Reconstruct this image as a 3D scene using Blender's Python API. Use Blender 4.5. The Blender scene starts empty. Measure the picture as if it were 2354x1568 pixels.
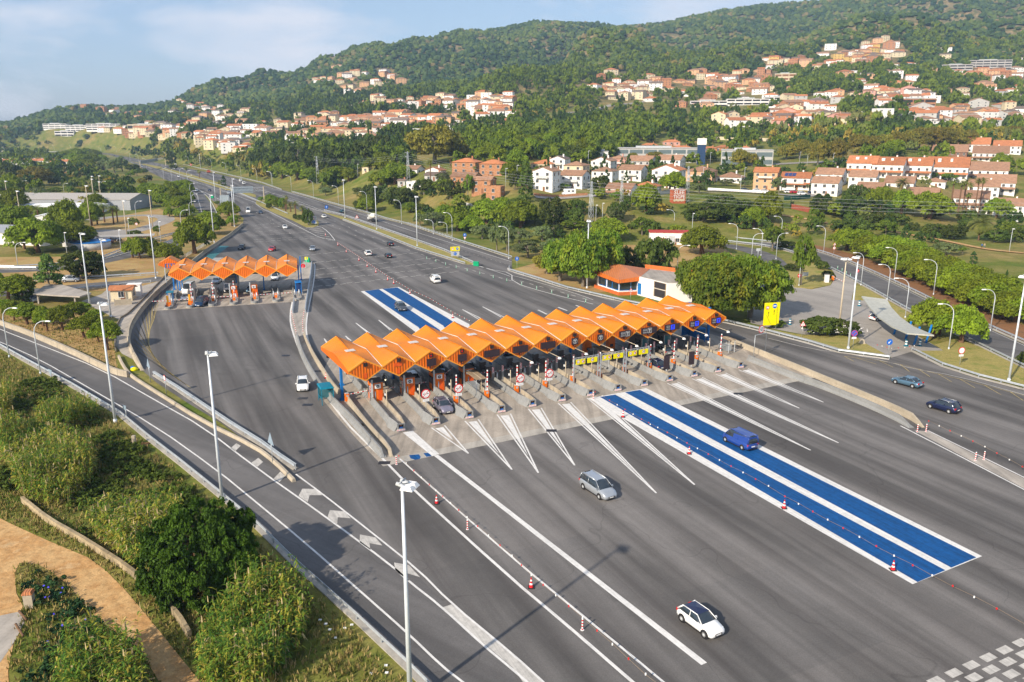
import bpy, bmesh, math, random
import numpy as np
from mathutils import Vector, Matrix
from mathutils.geometry import tessellate_polygon
random.seed(7); rng=np.random.default_rng(7)
R=math.radians
sc=bpy.context.scene
col=sc.collection
# ---------- camera model (used both for the camera and to read ground positions off the survey of the photo)
FP=1850.;CH=39.;TH=math.atan(490/1850.);CT=math.cos(TH);ST=math.sin(TH)
OFF={'D':(0,0,1),'R1':(0,0,3),'R2':(588.3,0,3),'R3':(1176.5,0,3),'R4':(1764.8,0,3),'R5':(0,459.6,3),'R6':(588.3,459.6,3),'R7':(1176.5,459.6,3),'R8':(1764.8,459.6,3),
'L1':(0,982.4,2.679),'L2':(588.3,982.4,2.679),'L3':(1176.5,982.4,2.679),'L4':(1764.8,982.4,2.679),
'Z1':(718.1,660.7,5.46),'Z2':(1034.1,660.7,5.46),'Z3':(1321.3,660.7,5.458),
'C0':(344.7,563,5.807),'C2':(718.1,861.7,5.807),'C3':(1091.5,746.8,5.807),'C4':(1436.2,689.4,5.807),
'V1':(344.7,287.2,7.377),'V2':(0,287.2,6.824)}
def px(r,x,y):
    o=OFF[r];return o[0]+x/o[2],o[1]+y/o[2]
def ray(r,x,y):
    x,y=px(r,x,y);u=x-1176.5;v=y-784
    return u,FP*CT-v*ST,-(FP*ST+v*CT)
def G(r,x,y,z=0.0):
    u,f,w=ray(r,x,y);t=(CH-z)/-w
    return Vector((u*t,f*t,z))
def AT(r,x,y,Y):
    u,f,w=ray(r,x,y);t=Y/f
    return Vector((u*t,Y,CH+w*t))
def pxof(p):
    h=CH-p[2];fz=p[1]*CT+h*ST;dv=h*CT-p[1]*ST
    return (1176.5+FP*p[0]/fz,784+FP*dv/fz) if fz>1 else (-9e3,-9e3)
AX=R(28.7)
def W(a,b,z=0,ax=AX,o=(0,0)):
    return Vector((o[0]+a*math.sin(ax)+b*math.cos(ax),o[1]-a*math.cos(ax)+b*math.sin(ax),z))
def rect_grp(r,*pts): return [G(r,*p) for p in pts]
def GP(*segs):
    out=[]
    for s in segs:
        r=s[0]
        for p in s[1:]: out.append(G(r,*p))
    return out
def inpoly(x,y,P):
    c=False;n=len(P);j=n-1
    for i in range(n):
        xi,yi=P[i][0],P[i][1];xj,yj=P[j][0],P[j][1]
        if (yi>y)!=(yj>y) and x<(xj-xi)*(y-yi)/(yj-yi+1e-12)+xi:c=not c
        j=i
    return c
# ---------- materials
MATS={}
def nt(name):
    m=bpy.data.materials.new(name);m.use_nodes=True
    n=m.node_tree;n.nodes.clear()
    return m,n
def node(n,t,**k):
    x=n.nodes.new(t)
    for a,b in k.items():
        if a in x.inputs: x.inputs[a].default_value=b
        else: setattr(x,a,b)
    return x
def ramp(n,fac,stops):
    r=n.nodes.new('ShaderNodeValToRGB');e=r.color_ramp.elements
    while len(e)<len(stops): e.new(0.5)
    for i,(p,c) in enumerate(stops):
        e[i].position=p;e[i].color=(c[0],c[1],c[2],1) if hasattr(c,'__len__') else (c,c,c,1)
    n.links.new(fac,r.inputs[0]);return r.outputs[0]
def mixc(n,f,a,b,mode='MIX'):
    m=n.nodes.new('ShaderNodeMix');m.data_type='RGBA';m.blend_type=mode
    for s,v in ((0,f),(6,a),(7,b)):
        if hasattr(v,'is_linked') or isinstance(v,bpy.types.NodeSocket): n.links.new(v,m.inputs[s])
        elif s==0: m.inputs[0].default_value=v
        else: m.inputs[s].default_value=(v[0],v[1],v[2],1)
    return m.outputs[2]
def noise(n,scale,detail=4,rough=.55,vec=None,dist=0):
    t=node(n,'ShaderNodeTexNoise');t.inputs['Scale'].default_value=scale;t.inputs['Detail'].default_value=detail
    t.inputs['Roughness'].default_value=rough;t.inputs['Distortion'].default_value=dist
    if vec is not None:n.links.new(vec,t.inputs['Vector'])
    return t.outputs['Fac']
def coords(n,kind='Object',rot=None,scale=None):
    c=n.nodes.new('ShaderNodeTexCoord').outputs[kind]
    if rot or scale:
        m=n.nodes.new('ShaderNodeMapping');n.links.new(c,m.inputs[0])
        if rot:m.inputs['Rotation'].default_value=rot
        if scale:m.inputs['Scale'].default_value=scale
        c=m.outputs[0]
    return c
def finish(m,n,colr,rough=.8,metal=0,bump=None,bs=.3,bd=.05,spec=.3,emit=None,trans=0,coat=0):
    b=n.nodes.new('ShaderNodeBsdfPrincipled');o=n.nodes.new('ShaderNodeOutputMaterial')
    if isinstance(colr,bpy.types.NodeSocket):n.links.new(colr,b.inputs['Base Color'])
    else:b.inputs['Base Color'].default_value=(colr[0],colr[1],colr[2],1)
    if isinstance(rough,bpy.types.NodeSocket):n.links.new(rough,b.inputs['Roughness'])
    else:b.inputs['Roughness'].default_value=rough
    b.inputs['Metallic'].default_value=metal;b.inputs['Specular IOR Level'].default_value=spec
    b.inputs['Coat Weight'].default_value=coat
    if bump is not None:
        bn=n.nodes.new('ShaderNodeBump');bn.inputs['Strength'].default_value=bs;bn.inputs['Distance'].default_value=bd
        n.links.new(bump,bn.inputs['Height']);n.links.new(bn.outputs[0],b.inputs['Normal'])
    if emit:
        b.inputs['Emission Color'].default_value=(*emit[:3],1);b.inputs['Emission Strength'].default_value=emit[3]
    if trans:
        t=n.nodes.new('ShaderNodeBsdfTranslucent');mx=n.nodes.new('ShaderNodeMixShader');mx.inputs[0].default_value=trans
        if isinstance(colr,bpy.types.NodeSocket):n.links.new(colr,t.inputs[0])
        else:t.inputs[0].default_value=(*colr[:3],1)
        n.links.new(b.outputs[0],mx.inputs[1]);n.links.new(t.outputs[0],mx.inputs[2]);n.links.new(mx.outputs[0],o.inputs[0])
    else:n.links.new(b.outputs[0],o.inputs[0])
    return m
def mat(name,c,rough=.7,metal=0,var=.12,scale=1.5,spec=.3,coat=0,emit=None,bs=0):
    """plain-ish surface with slight procedural dirt"""
    if name in MATS:return MATS[name]
    m,n=nt(name);v=coords(n)
    f=noise(n,scale,5,.6,v)
    lo=[x*(1-var) for x in c];hi=[min(1,x*(1+var*.7)) for x in c]
    cc=ramp(n,f,[(.35,lo),(.65,hi)])
    finish(m,n,cc,rough,metal,spec=spec,coat=coat,emit=emit,bump=(f if bs else None),bs=bs)
    MATS[name]=m;return m
# ---------- tagging / objects
def tag(o,label=None,cat=None,group=None,kind=None):
    if label:o['label']=label
    if cat:o['category']=cat
    if group:o['group']=group
    if kind:o['kind']=kind
    return o
def empty(name,loc=(0,0,0),rz=0.0,label=None,cat=None,group=None,scale=1.0):
    o=bpy.data.objects.new(name,None);col.objects.link(o);o.location=loc;o.rotation_euler=(0,0,rz);o.empty_display_size=.5
    if scale!=1.0:o.scale=(scale,)*3
    return tag(o,label,cat,group)
def link(name,me,parent=None,loc=None,rz=None,scale=None):
    o=bpy.data.objects.new(name,me);col.objects.link(o)
    if parent:o.parent=parent
    if loc is not None:o.location=loc
    if rz is not None:o.rotation_euler=(0,0,rz)
    if scale is not None:o.scale=scale if hasattr(scale,'__len__') else (scale,)*3
    return o
KIDS={}
def copy_tree(o,parent=None):
    c=o.copy();col.objects.link(c)
    if parent:c.parent=parent
    for ch in [x for x in KIDS.get(o.name) or o.children]:copy_tree(ch,c)
    return c
def np_mesh(name,V,Fq,m,smooth=False):
    me=bpy.data.meshes.new(name);V=np.asarray(V,dtype=np.float32);Fq=np.asarray(Fq,dtype=np.int32);k=Fq.shape[1]
    me.vertices.add(len(V));me.vertices.foreach_set('co',V.ravel())
    me.loops.add(Fq.size);me.loops.foreach_set('vertex_index',Fq.ravel())
    me.polygons.add(len(Fq));me.polygons.foreach_set('loop_start',np.arange(0,Fq.size,k,dtype=np.int32))
    me.polygons.foreach_set('use_smooth',np.full(len(Fq),smooth))
    me.materials.append(m);me.update(calc_edges=True);return me
class MB:
    def __init__(s):s.v=[];s.f=[];s.mi=[];s.mats=[];s.M=None;s.sm=[]
    def m(s,mt):
        if mt not in s.mats:s.mats.append(mt)
        return s.mats.index(mt)
    def add(s,vs,fs,mt,smooth=False):
        k=len(s.v);i=s.m(mt)
        for v in vs:
            v=Vector(v)
            s.v.append(s.M@v if s.M is not None else v)
        for f in fs:s.f.append([k+x for x in f]);s.mi.append(i);s.sm.append(smooth)
        return s
    def box(s,x0,x1,y0,y1,z0,z1,mt):
        return s.add([(x0,y0,z0),(x1,y0,z0),(x1,y1,z0),(x0,y1,z0),(x0,y0,z1),(x1,y0,z1),(x1,y1,z1),(x0,y1,z1)],
        [(0,3,2,1),(4,5,6,7),(0,1,5,4),(1,2,6,5),(2,3,7,6),(3,0,4,7)],mt)
    def frus(s,a,b,mt):
        """frustum from rect a=(x0,x1,y0,y1,z) to b"""
        q=[]
        for r in(a,b):q+=[(r[0],r[2],r[4]),(r[1],r[2],r[4]),(r[1],r[3],r[4]),(r[0],r[3],r[4])]
        return s.add(q,[(0,3,2,1),(4,5,6,7),(0,1,5,4),(1,2,6,5),(2,3,7,6),(3,0,4,7)],mt)
    def prism(s,poly,z0,z1,mt):
        n=len(poly);vs=[(p[0],p[1],z0) for p in poly]+[(p[0],p[1],z1) for p in poly]
        tri=tessellate_polygon([[Vector((p[0],p[1],0)) for p in poly]])
        fs=[tuple(t) for t in tri]+[tuple(x+n for x in t) for t in tri]+[(i,(i+1)%n,n+(i+1)%n,n+i) for i in range(n)]
        return s.add(vs,fs,mt)
    def extr(s,prof,x0,x1,mt,axis='x'):
        """profile (y,z) extruded along x"""
        n=len(prof);vs=[(x0,p[0],p[1]) for p in prof]+[(x1,p[0],p[1]) for p in prof]
        if axis=='y':vs=[(v[1],v[0],v[2]) for v in vs]
        tri=tessellate_polygon([[Vector((p[0],p[1],0)) for p in prof]])
        fs=[tuple(t) for t in tri]+[tuple(x+n for x in t) for t in tri]+[(i,(i+1)%n,n+(i+1)%n,n+i) for i in range(n)]
        return s.add(vs,fs,mt)
    def tube(s,pts,r,mt,n=8,cap=True):
        pts=[Vector(p) for p in pts];rr=r if hasattr(r,'__len__') else [r]*len(pts);vs=[];fs=[]
        up=None
        for i,p in enumerate(pts):
            d=(pts[min(i+1,len(pts)-1)]-pts[max(i-1,0)]).normalized()
            if up is None:up=Vector((1,0,0)) if abs(d.z)>.7 else Vector((0,0,1))
            a=d.cross(up).normalized();b=d.cross(a).normalized();up=b.cross(d)*1.0 if False else up
            for k in range(n):
                t=2*math.pi*k/n;vs.append(p+(a*math.cos(t)+b*math.sin(t))*rr[i])
        for i in range(len(pts)-1):
            for k in range(n):fs.append((i*n+k,i*n+(k+1)%n,(i+1)*n+(k+1)%n,(i+1)*n+k))
        if cap:fs.append(tuple(range(n))[::-1]);fs.append(tuple((len(pts)-1)*n+k for k in range(n)))
        return s.add(vs,fs,mt,True)
    def disc(s,c,nrm,r,mt,n=20,r0=0,t=0):
        """flat disc / ring facing nrm"""
        c=Vector(c);d=Vector(nrm).normalized();up=Vector((0,0,1)) if abs(d.z)<.9 else Vector((0,1,0))
        a=up.cross(d).normalized();b=d.cross(a)
        if r0==0:
            vs=[c+(a*math.cos(2*math.pi*k/n)+b*math.sin(2*math.pi*k/n))*r for k in range(n)]
            if t:
                vs+=[v-d*t for v in vs];return s.add(vs,[tuple(range(n)),tuple(range(2*n-1,n-1,-1))]+[(k,n+k,n+(k+1)%n,(k+1)%n) for k in range(n)],mt)
            return s.add(vs,[tuple(range(n))],mt)
        vs=[];[vs.extend([c+(a*math.cos(2*math.pi*k/n)+b*math.sin(2*math.pi*k/n))*q for q in(r0,r)]) for k in range(n)]
        return s.add(vs,[(2*k,2*k+1,(2*k+3)%(2*n),(2*k+2)%(2*n)) for k in range(n)],mt)
    def mesh(s,name='m'):
        me=bpy.data.meshes.new(name);me.from_pydata([tuple(v) for v in s.v],[],s.f)
        for m in s.mats:me.materials.append(m)
        me.polygons.foreach_set('material_index',s.mi);me.polygons.foreach_set('use_smooth',s.sm)
        me.update();return me
    def build(s,name,parent=None,loc=None,rz=None,scale=None):
        return link(name,s.mesh(name),parent,loc,rz,scale)
def fixn(o):
    bm=bmesh.new();bm.from_mesh(o.data);bmesh.ops.recalc_face_normals(bm,faces=bm.faces);bm.to_mesh(o.data);bm.free();return o
ORD=['leftmost','second from left','third from left','fourth from left','fifth from left','sixth from left','seventh from left','eighth from left','ninth from left','tenth from left']
def ordn(i,n):
    if i==n-1 and n>1:return 'rightmost'
    if i<10:return ORD[i]
    k=i+1;return '%d%s from left'%(k,'th' if 10<k%100<14 else {1:'st',2:'nd',3:'rd'}.get(k%10,'th'))
PEND=[]
def later(o,look,where,cat,group=None):
    """label is completed at the end: things with the same look and place are told apart by their order across the photo"""
    o['category']=cat
    if group:o['group']=group
    PEND.append((o,look,where));return o
def settle():
    by={}
    for o,l,w in PEND:by.setdefault((l,w),[]).append(o)
    for (l,w),os in by.items():
        os.sort(key=lambda o:pxof(o.location)[0])
        for i,o in enumerate(os):
            o['label']=(l+' '+w) if len(os)==1 else '%s %s, %s'%(l,w,ordn(i,len(os)))
# ---------- ground materials
def m_asphalt(name,base,streak=.35,ang=25,warm=(1,.97,.92)):
    m,n=nt(name);c=coords(n,'Object',rot=(0,0,R(-ang)))
    mp=n.nodes.new('ShaderNodeMapping');mp.inputs['Scale'].default_value=(1/3.4,1/45.,1);n.links.new(c,mp.inputs[0])
    s1=noise(n,1.0,3,.5,mp.outputs[0],.3)
    mp2=n.nodes.new('ShaderNodeMapping');mp2.inputs['Scale'].default_value=(1/.9,1/60.,1);n.links.new(c,mp2.inputs[0])
    s2=noise(n,1.0,3,.6,mp2.outputs[0],.2)
    big=noise(n,.035,4,.55,c);fine=noise(n,9.,3,.75,c);mid=noise(n,.6,4,.6,c)
    a=ramp(n,s1,[(.34,1-streak),(.6,1.0+streak*.25)]);b=ramp(n,s2,[(.35,1-streak*.35),(.6,1.03)])
    d=ramp(n,big,[(.3,.86),(.7,1.12)]);e=ramp(n,fine,[(.25,.8),(.75,1.2)]);g=ramp(n,mid,[(.3,.94),(.7,1.05)])
    x=mixc(n,1,a,b,'MULTIPLY');x=mixc(n,1,x,d,'MULTIPLY');x=mixc(n,1,x,e,'MULTIPLY');x=mixc(n,1,x,g,'MULTIPLY')
    x=mixc(n,1,x,[base*w for w in warm],'MULTIPLY')
    if name=='asphalt_plaza':   # oil and rubber worn into the middle of each toll lane
        sp=n.nodes.new('ShaderNodeSeparateXYZ');n.links.new(c,sp.inputs[0])
        def mth(op,a,b=0):
            q=n.nodes.new('ShaderNodeMath');q.operation=op
            for i,v in enumerate((a,b)):
                if isinstance(v,bpy.types.NodeSocket):n.links.new(v,q.inputs[i])
                else:q.inputs[i].default_value=v
            return q.outputs[0]
        ph=mth('ADD',mth('MULTIPLY',mth('SUBTRACT',sp.outputs[0],31.5),2*math.pi/5.02),mth('MULTIPLY',mth('SUBTRACT',s1,.5),4.))
        band=mth('MULTIPLY',mth('ADD',mth('COSINE',ph),1),.5);msk=ramp(n,s2,[(.35,.15),(.6,1)])
        k_=mth('MULTIPLY',mth('MULTIPLY',band,band),msk)
        x=mixc(n,mth('MULTIPLY',k_,.5),x,(.035,.03,.028))
        # resurfaced rectangular patches
        br=node(n,'ShaderNodeTexBrick');br.inputs['Scale'].default_value=.02;br.inputs['Mortar Size'].default_value=0;br.inputs['Color1'].default_value=(.88,.88,.88,1);br.inputs['Color2'].default_value=(1.08,1.06,1.04,1);n.links.new(c,br.inputs['Vector']);x=mixc(n,.6,x,mixc(n,1,x,br.outputs['Color'],'MULTIPLY'))
    # sparse cracks sealed with tar
    vo=node(n,'ShaderNodeTexVoronoi',feature='DISTANCE_TO_EDGE');vo.inputs['Scale'].default_value=.045
    wob=n.nodes.new('ShaderNodeMixRGB');wob.blend_type='ADD';wob.inputs[0].default_value=1
    ns=node(n,'ShaderNodeTexNoise');ns.inputs['Scale'].default_value=.15;n.links.new(c,ns.inputs['Vector'])
    sc_=n.nodes.new('ShaderNodeVectorMath');sc_.operation='SCALE';sc_.inputs[3].default_value=8;n.links.new(ns.outputs['Color'],sc_.inputs[0])
    n.links.new(c,wob.inputs[1]);n.links.new(sc_.outputs[0],wob.inputs[2]);n.links.new(wob.outputs[0],vo.inputs['Vector'])
    cr=ramp(n,vo.outputs['Distance'],[(.001,.8),(.003,1.0)])
    x=mixc(n,1,x,cr,'MULTIPLY')
    finish(m,n,x,.82,bump=fine,bs=.25,bd=.01,spec=.25);MATS[name]=m;return m
ASPH=m_asphalt('asphalt_plaza',.155,.42,25,(1.06,.99,.93))
ASPH2=m_asphalt('asphalt_ramp',.125,.28,52,(1.05,.99,.95))
ASPHY=m_asphalt('asphalt_yard',.29,.12,25,(1.1,1,.88))
def m_conc(name,c,joints=None,st=.18):
    m,n=nt(name);v=coords(n);big=noise(n,.25,5,.6,v);f=noise(n,3.,4,.7,v);st_=noise(n,.9,3,.6,coords(n,'Object',rot=(0,0,R(-25)),scale=(1,.06,1)))
    x=mixc(n,1,ramp(n,big,[(.3,1-st),(.7,1+st*.5)]),ramp(n,f,[(.3,.88),(.7,1.08)]),'MULTIPLY')
    x=mixc(n,1,x,ramp(n,st_,[(.35,1-st*1.3),(.6,1.0)]),'MULTIPLY')
    x=mixc(n,1,x,c,'MULTIPLY')
    finish(m,n,x,.85,bump=f,bs=.2,bd=.02);MATS[name]=m;return m
CSLAB=m_conc('concrete_slab',(.4,.345,.28),st=.24)
CWALL=m_conc('concrete_beige',(.44,.375,.28),st=.12)
CJERS=m_conc('concrete_grey',(.26,.262,.255),st=.1)
KERB=m_conc('kerb_concrete',(.42,.385,.33))
PAVE=m_conc('pavement_stone',(.42,.375,.32),st=.2)
def m_paint(name,c,wear=.25,under=.2):
    m,n=nt(name);v=coords(n,'Object',rot=(0,0,R(-25)));f=noise(n,1.6,6,.75,v)
    mp=n.nodes.new('ShaderNodeMapping');mp.inputs['Scale'].default_value=(3,.12,1);n.links.new(v,mp.inputs[0]);s=noise(n,1.,5,.7,mp.outputs[0])
    a=ramp(n,f,[(.3,1-wear),(.55,1)]);b=ramp(n,s,[(.35,1-wear),(.6,1)])
    x=mixc(n,1,mixc(n,1,a,b,'MULTIPLY'),c,'MULTIPLY')
    finish(m,n,x,.7);MATS[name]=m;return m
WHITE=m_paint('white_road_paint',(.72,.70,.66),.2)
WHITE2=m_paint('worn_white_road_paint',(.56,.53,.48),.3)
BLUEP=m_paint('blue_road_paint',(.002,.082,.27),.34)
TEALP=m_paint('faded_teal_paint',(.05,.2,.22),.3)
YELP=m_paint('faded_yellow_paint',(.5,.38,.14),.4)
def m_grass(name,cols,scale=.12,fine=4.):
    m,n=nt(name);v=coords(n);a=noise(n,scale,6,.65,v,.3);b=noise(n,fine,4,.8,v);k=len(cols)
    x=ramp(n,a,[(.3+.4*i/(k-1),c) for i,c in enumerate(cols)])
    x=mixc(n,1,x,ramp(n,b,[(.25,.62),(.75,1.35)]),'MULTIPLY')
    finish(m,n,x,.95,bump=b,bs=.6,bd=.15,spec=.1);MATS[name]=m;return m
GDRY=m_grass('dry_grass',[(.16,.15,.035),(.27,.21,.07),(.33,.22,.09),(.2,.17,.05)],.09)
GMED=m_grass('median_grass',[(.17,.2,.04),(.33,.27,.09),(.2,.2,.045)],.25)
EARTH=m_grass('red_earth',[(.2,.1,.045),(.26,.13,.06),(.17,.1,.05)],.3,6)
DIRT=m_grass('dirt_track',[(.42,.22,.085),(.52,.33,.15),(.45,.25,.1),(.58,.41,.22)],.22,1.4)
def m_terrain():
    m,n=nt('terrain_ground');v=coords(n);g=n.nodes.new('ShaderNodeNewGeometry');sp=n.nodes.new('ShaderNodeSeparateXYZ');n.links.new(g.outputs['Position'],sp.inputs[0])
    a=noise(n,.018,6,.6,v,.5);b=noise(n,.1,5,.65,v,.3);c=noise(n,2.2,4,.8,v);c2=noise(n,.5,4,.7,v)
    near=ramp(n,a,[(.36,(.085,.15,.012)),(.5,(.16,.185,.025)),(.6,(.3,.22,.075)),(.72,(.2,.19,.045))])
    patch=ramp(n,b,[(.35,(.08,.12,.02)),(.5,(.19,.165,.05)),(.66,(.33,.24,.1))])
    x=mixc(n,.5,near,patch)
    hill=ramp(n,b,[(.35,(.07,.09,.025)),(.52,(.19,.15,.07)),(.66,(.34,.24,.13))])
    mr=n.nodes.new('ShaderNodeMapRange');mr.inputs[1].default_value=40;mr.inputs[2].default_value=110;n.links.new(sp.outputs[2],mr.inputs[0])
    x=mixc(n,mr.outputs[0],x,hill)
    x=mixc(n,1,x,ramp(n,c,[(.25,.6),(.75,1.35)]),'MULTIPLY');x=mixc(n,1,x,ramp(n,c2,[(.3,.8),(.7,1.15)]),'MULTIPLY')
    return finish(m,n,x,.95,bump=c,bs=.5,bd=.15,spec=.1)
TERR=m_terrain()
# ---------- shared object materials
GALV=mat('galvanised_steel',(.5,.53,.55),.45,.55,.1)
MAST=mat('mast_paint',(.62,.66,.7),.4,.1,.06)
POLEY=mat('weathered_pole',(.56,.47,.34),.7)
ORANGE=mat('orange_enamel',(.80,.17,.008),.45,0,.08,.8)
BLUEM=mat('blue_steel',(.01,.16,.46),.4,0,.1)
WHT=mat('white_enamel',(.8,.8,.78),.4,0,.04)
RED=mat('red_enamel',(.6,.015,.02),.4,0,.06)
YEL=mat('yellow_enamel',(.8,.72,.0),.4,0,.05)
BLK=mat('black_plastic',(.02,.018,.02),.4)
DRK=mat('dark_interior',(.035,.03,.032),.8)
GLASS=mat('dark_glass',(.025,.035,.045),.06,0,.3,.4,spec=.9)
RUB=mat('tyre_rubber',(.02,.02,.02),.85)
ALU=mat('alloy_rim',(.5,.5,.5),.35,.7)
LAMPR=mat('red_lamp_lens',(.55,.01,.01),.25)
LAMPW=mat('clear_lamp_lens',(.75,.75,.75),.15)
BLUES=mat('blue_sign_face',(.01,.12,.5),.4,0,.04)
GREENP=mat('green_plastic',(.0,.3,.13),.4)
BARK=mat('pine_bark',(.16,.09,.05),.95,bs=.4,scale=5)
BARKG=mat('grey_bark',(.2,.17,.13),.95,scale=5)
# ---------- terrain: profiles (distance -> ground height) along azimuths a = X/Y
SKY=[(-700,300),(-200,292),(0,287),(60,268),(110,256),(170,243),(210,244),(270,252),(340,247),(390,240),(430,225),(500,210),(560,204),(600,187),(650,187),(708,172),(755,157),(805,145),(841,137),(921,124),(1001,102),(1055,82),(1121,72),(1176,60),(1233,50),(1310,52),(1376,54),(1423,62),(1510,57),(1593,37),(1676,22),(1726,15),(1764,11),(1815,6),(1871,0),(2000,-25),(2353,-45),(3100,-60)]
def zpy(Y,py):
    v=py-784;return CH-Y*(FP*ST+v*CT)/(FP*CT-v*ST)
def ax_of(p,py=300):
    v=py-784;return (p-1176.5)/(FP*CT-v*ST)
PROF=[(-700,[(1300,0),(1700,5),(2600,5)]),
(0,[(1250,0),(1500,('p',308)),(1850,'s'),(2600,0)]),
(170,[(1150,0),(1400,('p',298)),(1850,'s'),(2600,0)]),
(300,[(950,0),(1200,('p',305)),(1500,('p',280)),(1950,'s'),(2700,0)]),
(450,[(720,0),(900,('p',330)),(1200,('p',298)),(1500,('p',260)),(2050,'s'),(2800,50)]),
(600,[(500,0),(620,('p',372)),(850,('p',338)),(1100,('p',300)),(1400,('p',258)),(2100,'s'),(2900,60)]),
(750,[(400,0),(450,('p',420)),(600,('p',365)),(880,('p',315)),(1150,('p',270)),(1450,('p',225)),(2150,'s'),(2900,60)]),
(900,[(345,0),(415,('p',418)),(600,('p',350)),(900,('p',300)),(1200,('p',240)),(1600,('p',195)),(2200,'s'),(3000,100)]),
(1050,[(305,0),(370,('p',430)),(560,('p',350)),(850,('p',295)),(1150,('p',240)),(1400,('p',205)),(2300,'s'),(3000,150)]),
(1176,[(290,0),(345,('p',440)),(520,('p',345)),(800,('p',290)),(1000,('p',238)),(1180,('p',172)),(1450,('p',172)),(2400,'s'),(3100,200)]),
(1300,[(285,0),(360,('p',440)),(500,('p',360)),(720,('p',300)),(950,('p',250)),(1180,('p',175)),(1450,('p',165)),(2400,'s'),(3100,200)]),
(1450,[(285,0),(335,('p',462)),(400,('p',428)),(520,('p',380)),(660,('p',330)),(900,('p',270)),(1100,('p',220)),(1350,('p',162)),(2500,'s'),(3200,250)]),
(1600,[(285,0),(350,('p',455)),(430,('p',425)),(520,('p',385)),(660,('p',335)),(900,('p',262)),(1150,('p',210)),(1400,('p',150)),(2550,'s'),(3200,280)]),
(1750,[(290,0),(350,('p',452)),(430,('p',432)),(520,('p',385)),(680,('p',325)),(880,('p',262)),(1150,('p',200)),(1450,('p',145)),(1850,('p',95)),(2600,'s'),(3200,330)]),
(2050,[(310,0),(350,('p',480)),(400,('p',430)),(500,('p',375)),(640,('p',322)),(850,('p',245)),(1100,('p',180)),(1500,('p',120)),(2500,'s'),(3200,360)]),
(2353,[(330,1),(390,('p',500)),(430,('p',455)),(520,('p',392)),(680,('p',325)),(880,('p',262)),(1150,('p',200)),(1500,('p',130)),(2400,'s'),(3200,350)]),
(3100,[(330,1),(450,('p',450)),(600,('p',350)),(1150,('p',200)),(1500,('p',130)),(2400,'s'),(3200,350)])]
def skyline(a):
    p=a*(FP*CT+ (784-150)*ST)+1176.5
    for i in range(len(SKY)-1):
        if SKY[i][0]<=p<=SKY[i+1][0]:
            t=(p-SKY[i][0])/(SKY[i+1][0]-SKY[i][0]);return SKY[i][1]*(1-t)+SKY[i+1][1]*t
    return SKY[0][1] if p<0 else SKY[-1][1]
GY=np.concatenate([np.linspace(0,250,6),np.geomspace(270,3600,150)])
def prof_arr(a,L):
    ys=[0];zs=[0.]
    for Y,s in L:
        if s=='s':z=zpy(Y,skyline(a))
        elif isinstance(s,tuple):z=zpy(Y,s[1])
        else:z=s
        ys.append(Y);zs.append(z)
    ys.append(4500);zs.append(zs[-1])
    # monotone smooth interpolation in Y
    z=np.interp(GY,ys,zs)
    k=np.array([1,2,3,2,1.])/9;zz=np.convolve(np.pad(z,2,mode='edge'),k,'valid')
    zz[GY<L[0][0]*.97]=0
    return zz
AZ=np.linspace(ax_of(-650),ax_of(3050),460)
PA=np.array([ax_of(p) for p,_ in PROF])
HGT=np.zeros((len(AZ),len(GY)))
for i,a in enumerate(AZ):
    j=int(np.clip(np.searchsorted(PA,a)-1,0,len(PA)-2));t=float(np.clip((a-PA[j])/(PA[j+1]-PA[j]),0,1));t=t*t*(3-2*t)
    HGT[i]=prof_arr(a,PROF[j][1])*(1-t)+prof_arr(a,PROF[j+1][1])*t
# relief on the mountain: gullies and spurs, none at the skyline
def vn(x,y,s,seed):
    r=np.random.default_rng(seed).random((64,64));x=x/s;y=y/s
    xi=np.floor(x).astype(int);yi=np.floor(y).astype(int);fx=x-xi;fy=y-yi;fx=fx*fx*(3-2*fx);fy=fy*fy*(3-2*fy)
    g=lambda a,b:r[a%64,b%64]
    return g(xi,yi)*(1-fx)*(1-fy)+g(xi+1,yi)*fx*(1-fy)+g(xi,yi+1)*(1-fx)*fy+g(xi+1,yi+1)*fx*fy-.5
XX=AZ[:,None]*GY[None,:];YY=np.repeat(GY[None,:],len(AZ),0)
rel=vn(XX,YY*.45,170,3)*105+vn(XX,YY*.6,62,5)*40
_va=ax_of(1440,62)-(2400-YY)*1.05e-4;rel=rel-60*np.exp(-((AZ[:,None]-_va)/.035)**2)*np.clip((YY-1300)/500,0,1)
wt=np.clip((YY-1250)/300,0,1)*np.clip((2350-YY)/350,0,1)*np.clip((HGT-80)/80,0,1)
small=vn(XX,YY,55,8)*6*np.clip((HGT-16)/25,0,1)
HGT=HGT+rel*wt+small
# motorway corridor stays level
MWR=GP(('R1',(-600,1050),(0,1044),(430,1044),(740,1052),(890,1078),(1060,1112),(1300,1156),(1500,1192)),('R2',(0,1255),(250,1322),(560,1410),(760,1468),(900,1510)),('R6',(1340,268),(1500,318),(1764,402)))
def corr(X,Y):
    best=np.full(X.shape,1e9)
    for p,q in zip(MWR[:-1],MWR[1:]):
        dx,dy=q.x-p.x,q.y-p.y;L=dx*dx+dy*dy
        t=np.clip(((X-p.x)*dx+(Y-p.y)*dy)/L,0,1)
        d=np.hypot(X-p.x-t*dx,Y-p.y-t*dy)
        s=np.sign((X-p.x)*dy-(Y-p.y)*dx)   # + on the hill side?
        best=np.where(d<np.abs(best),d*np.where(s==0,1,s),best)
    return best
CD=corr(XX,YY)
def sst(x,a,b):
    t=np.clip((x-a)/(b-a),0,1);return t*t*(3-2*t)
MASK=np.where(CD<0,sst(-CD,5,48),sst(CD,75,190))
HGT=HGT*MASK
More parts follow.
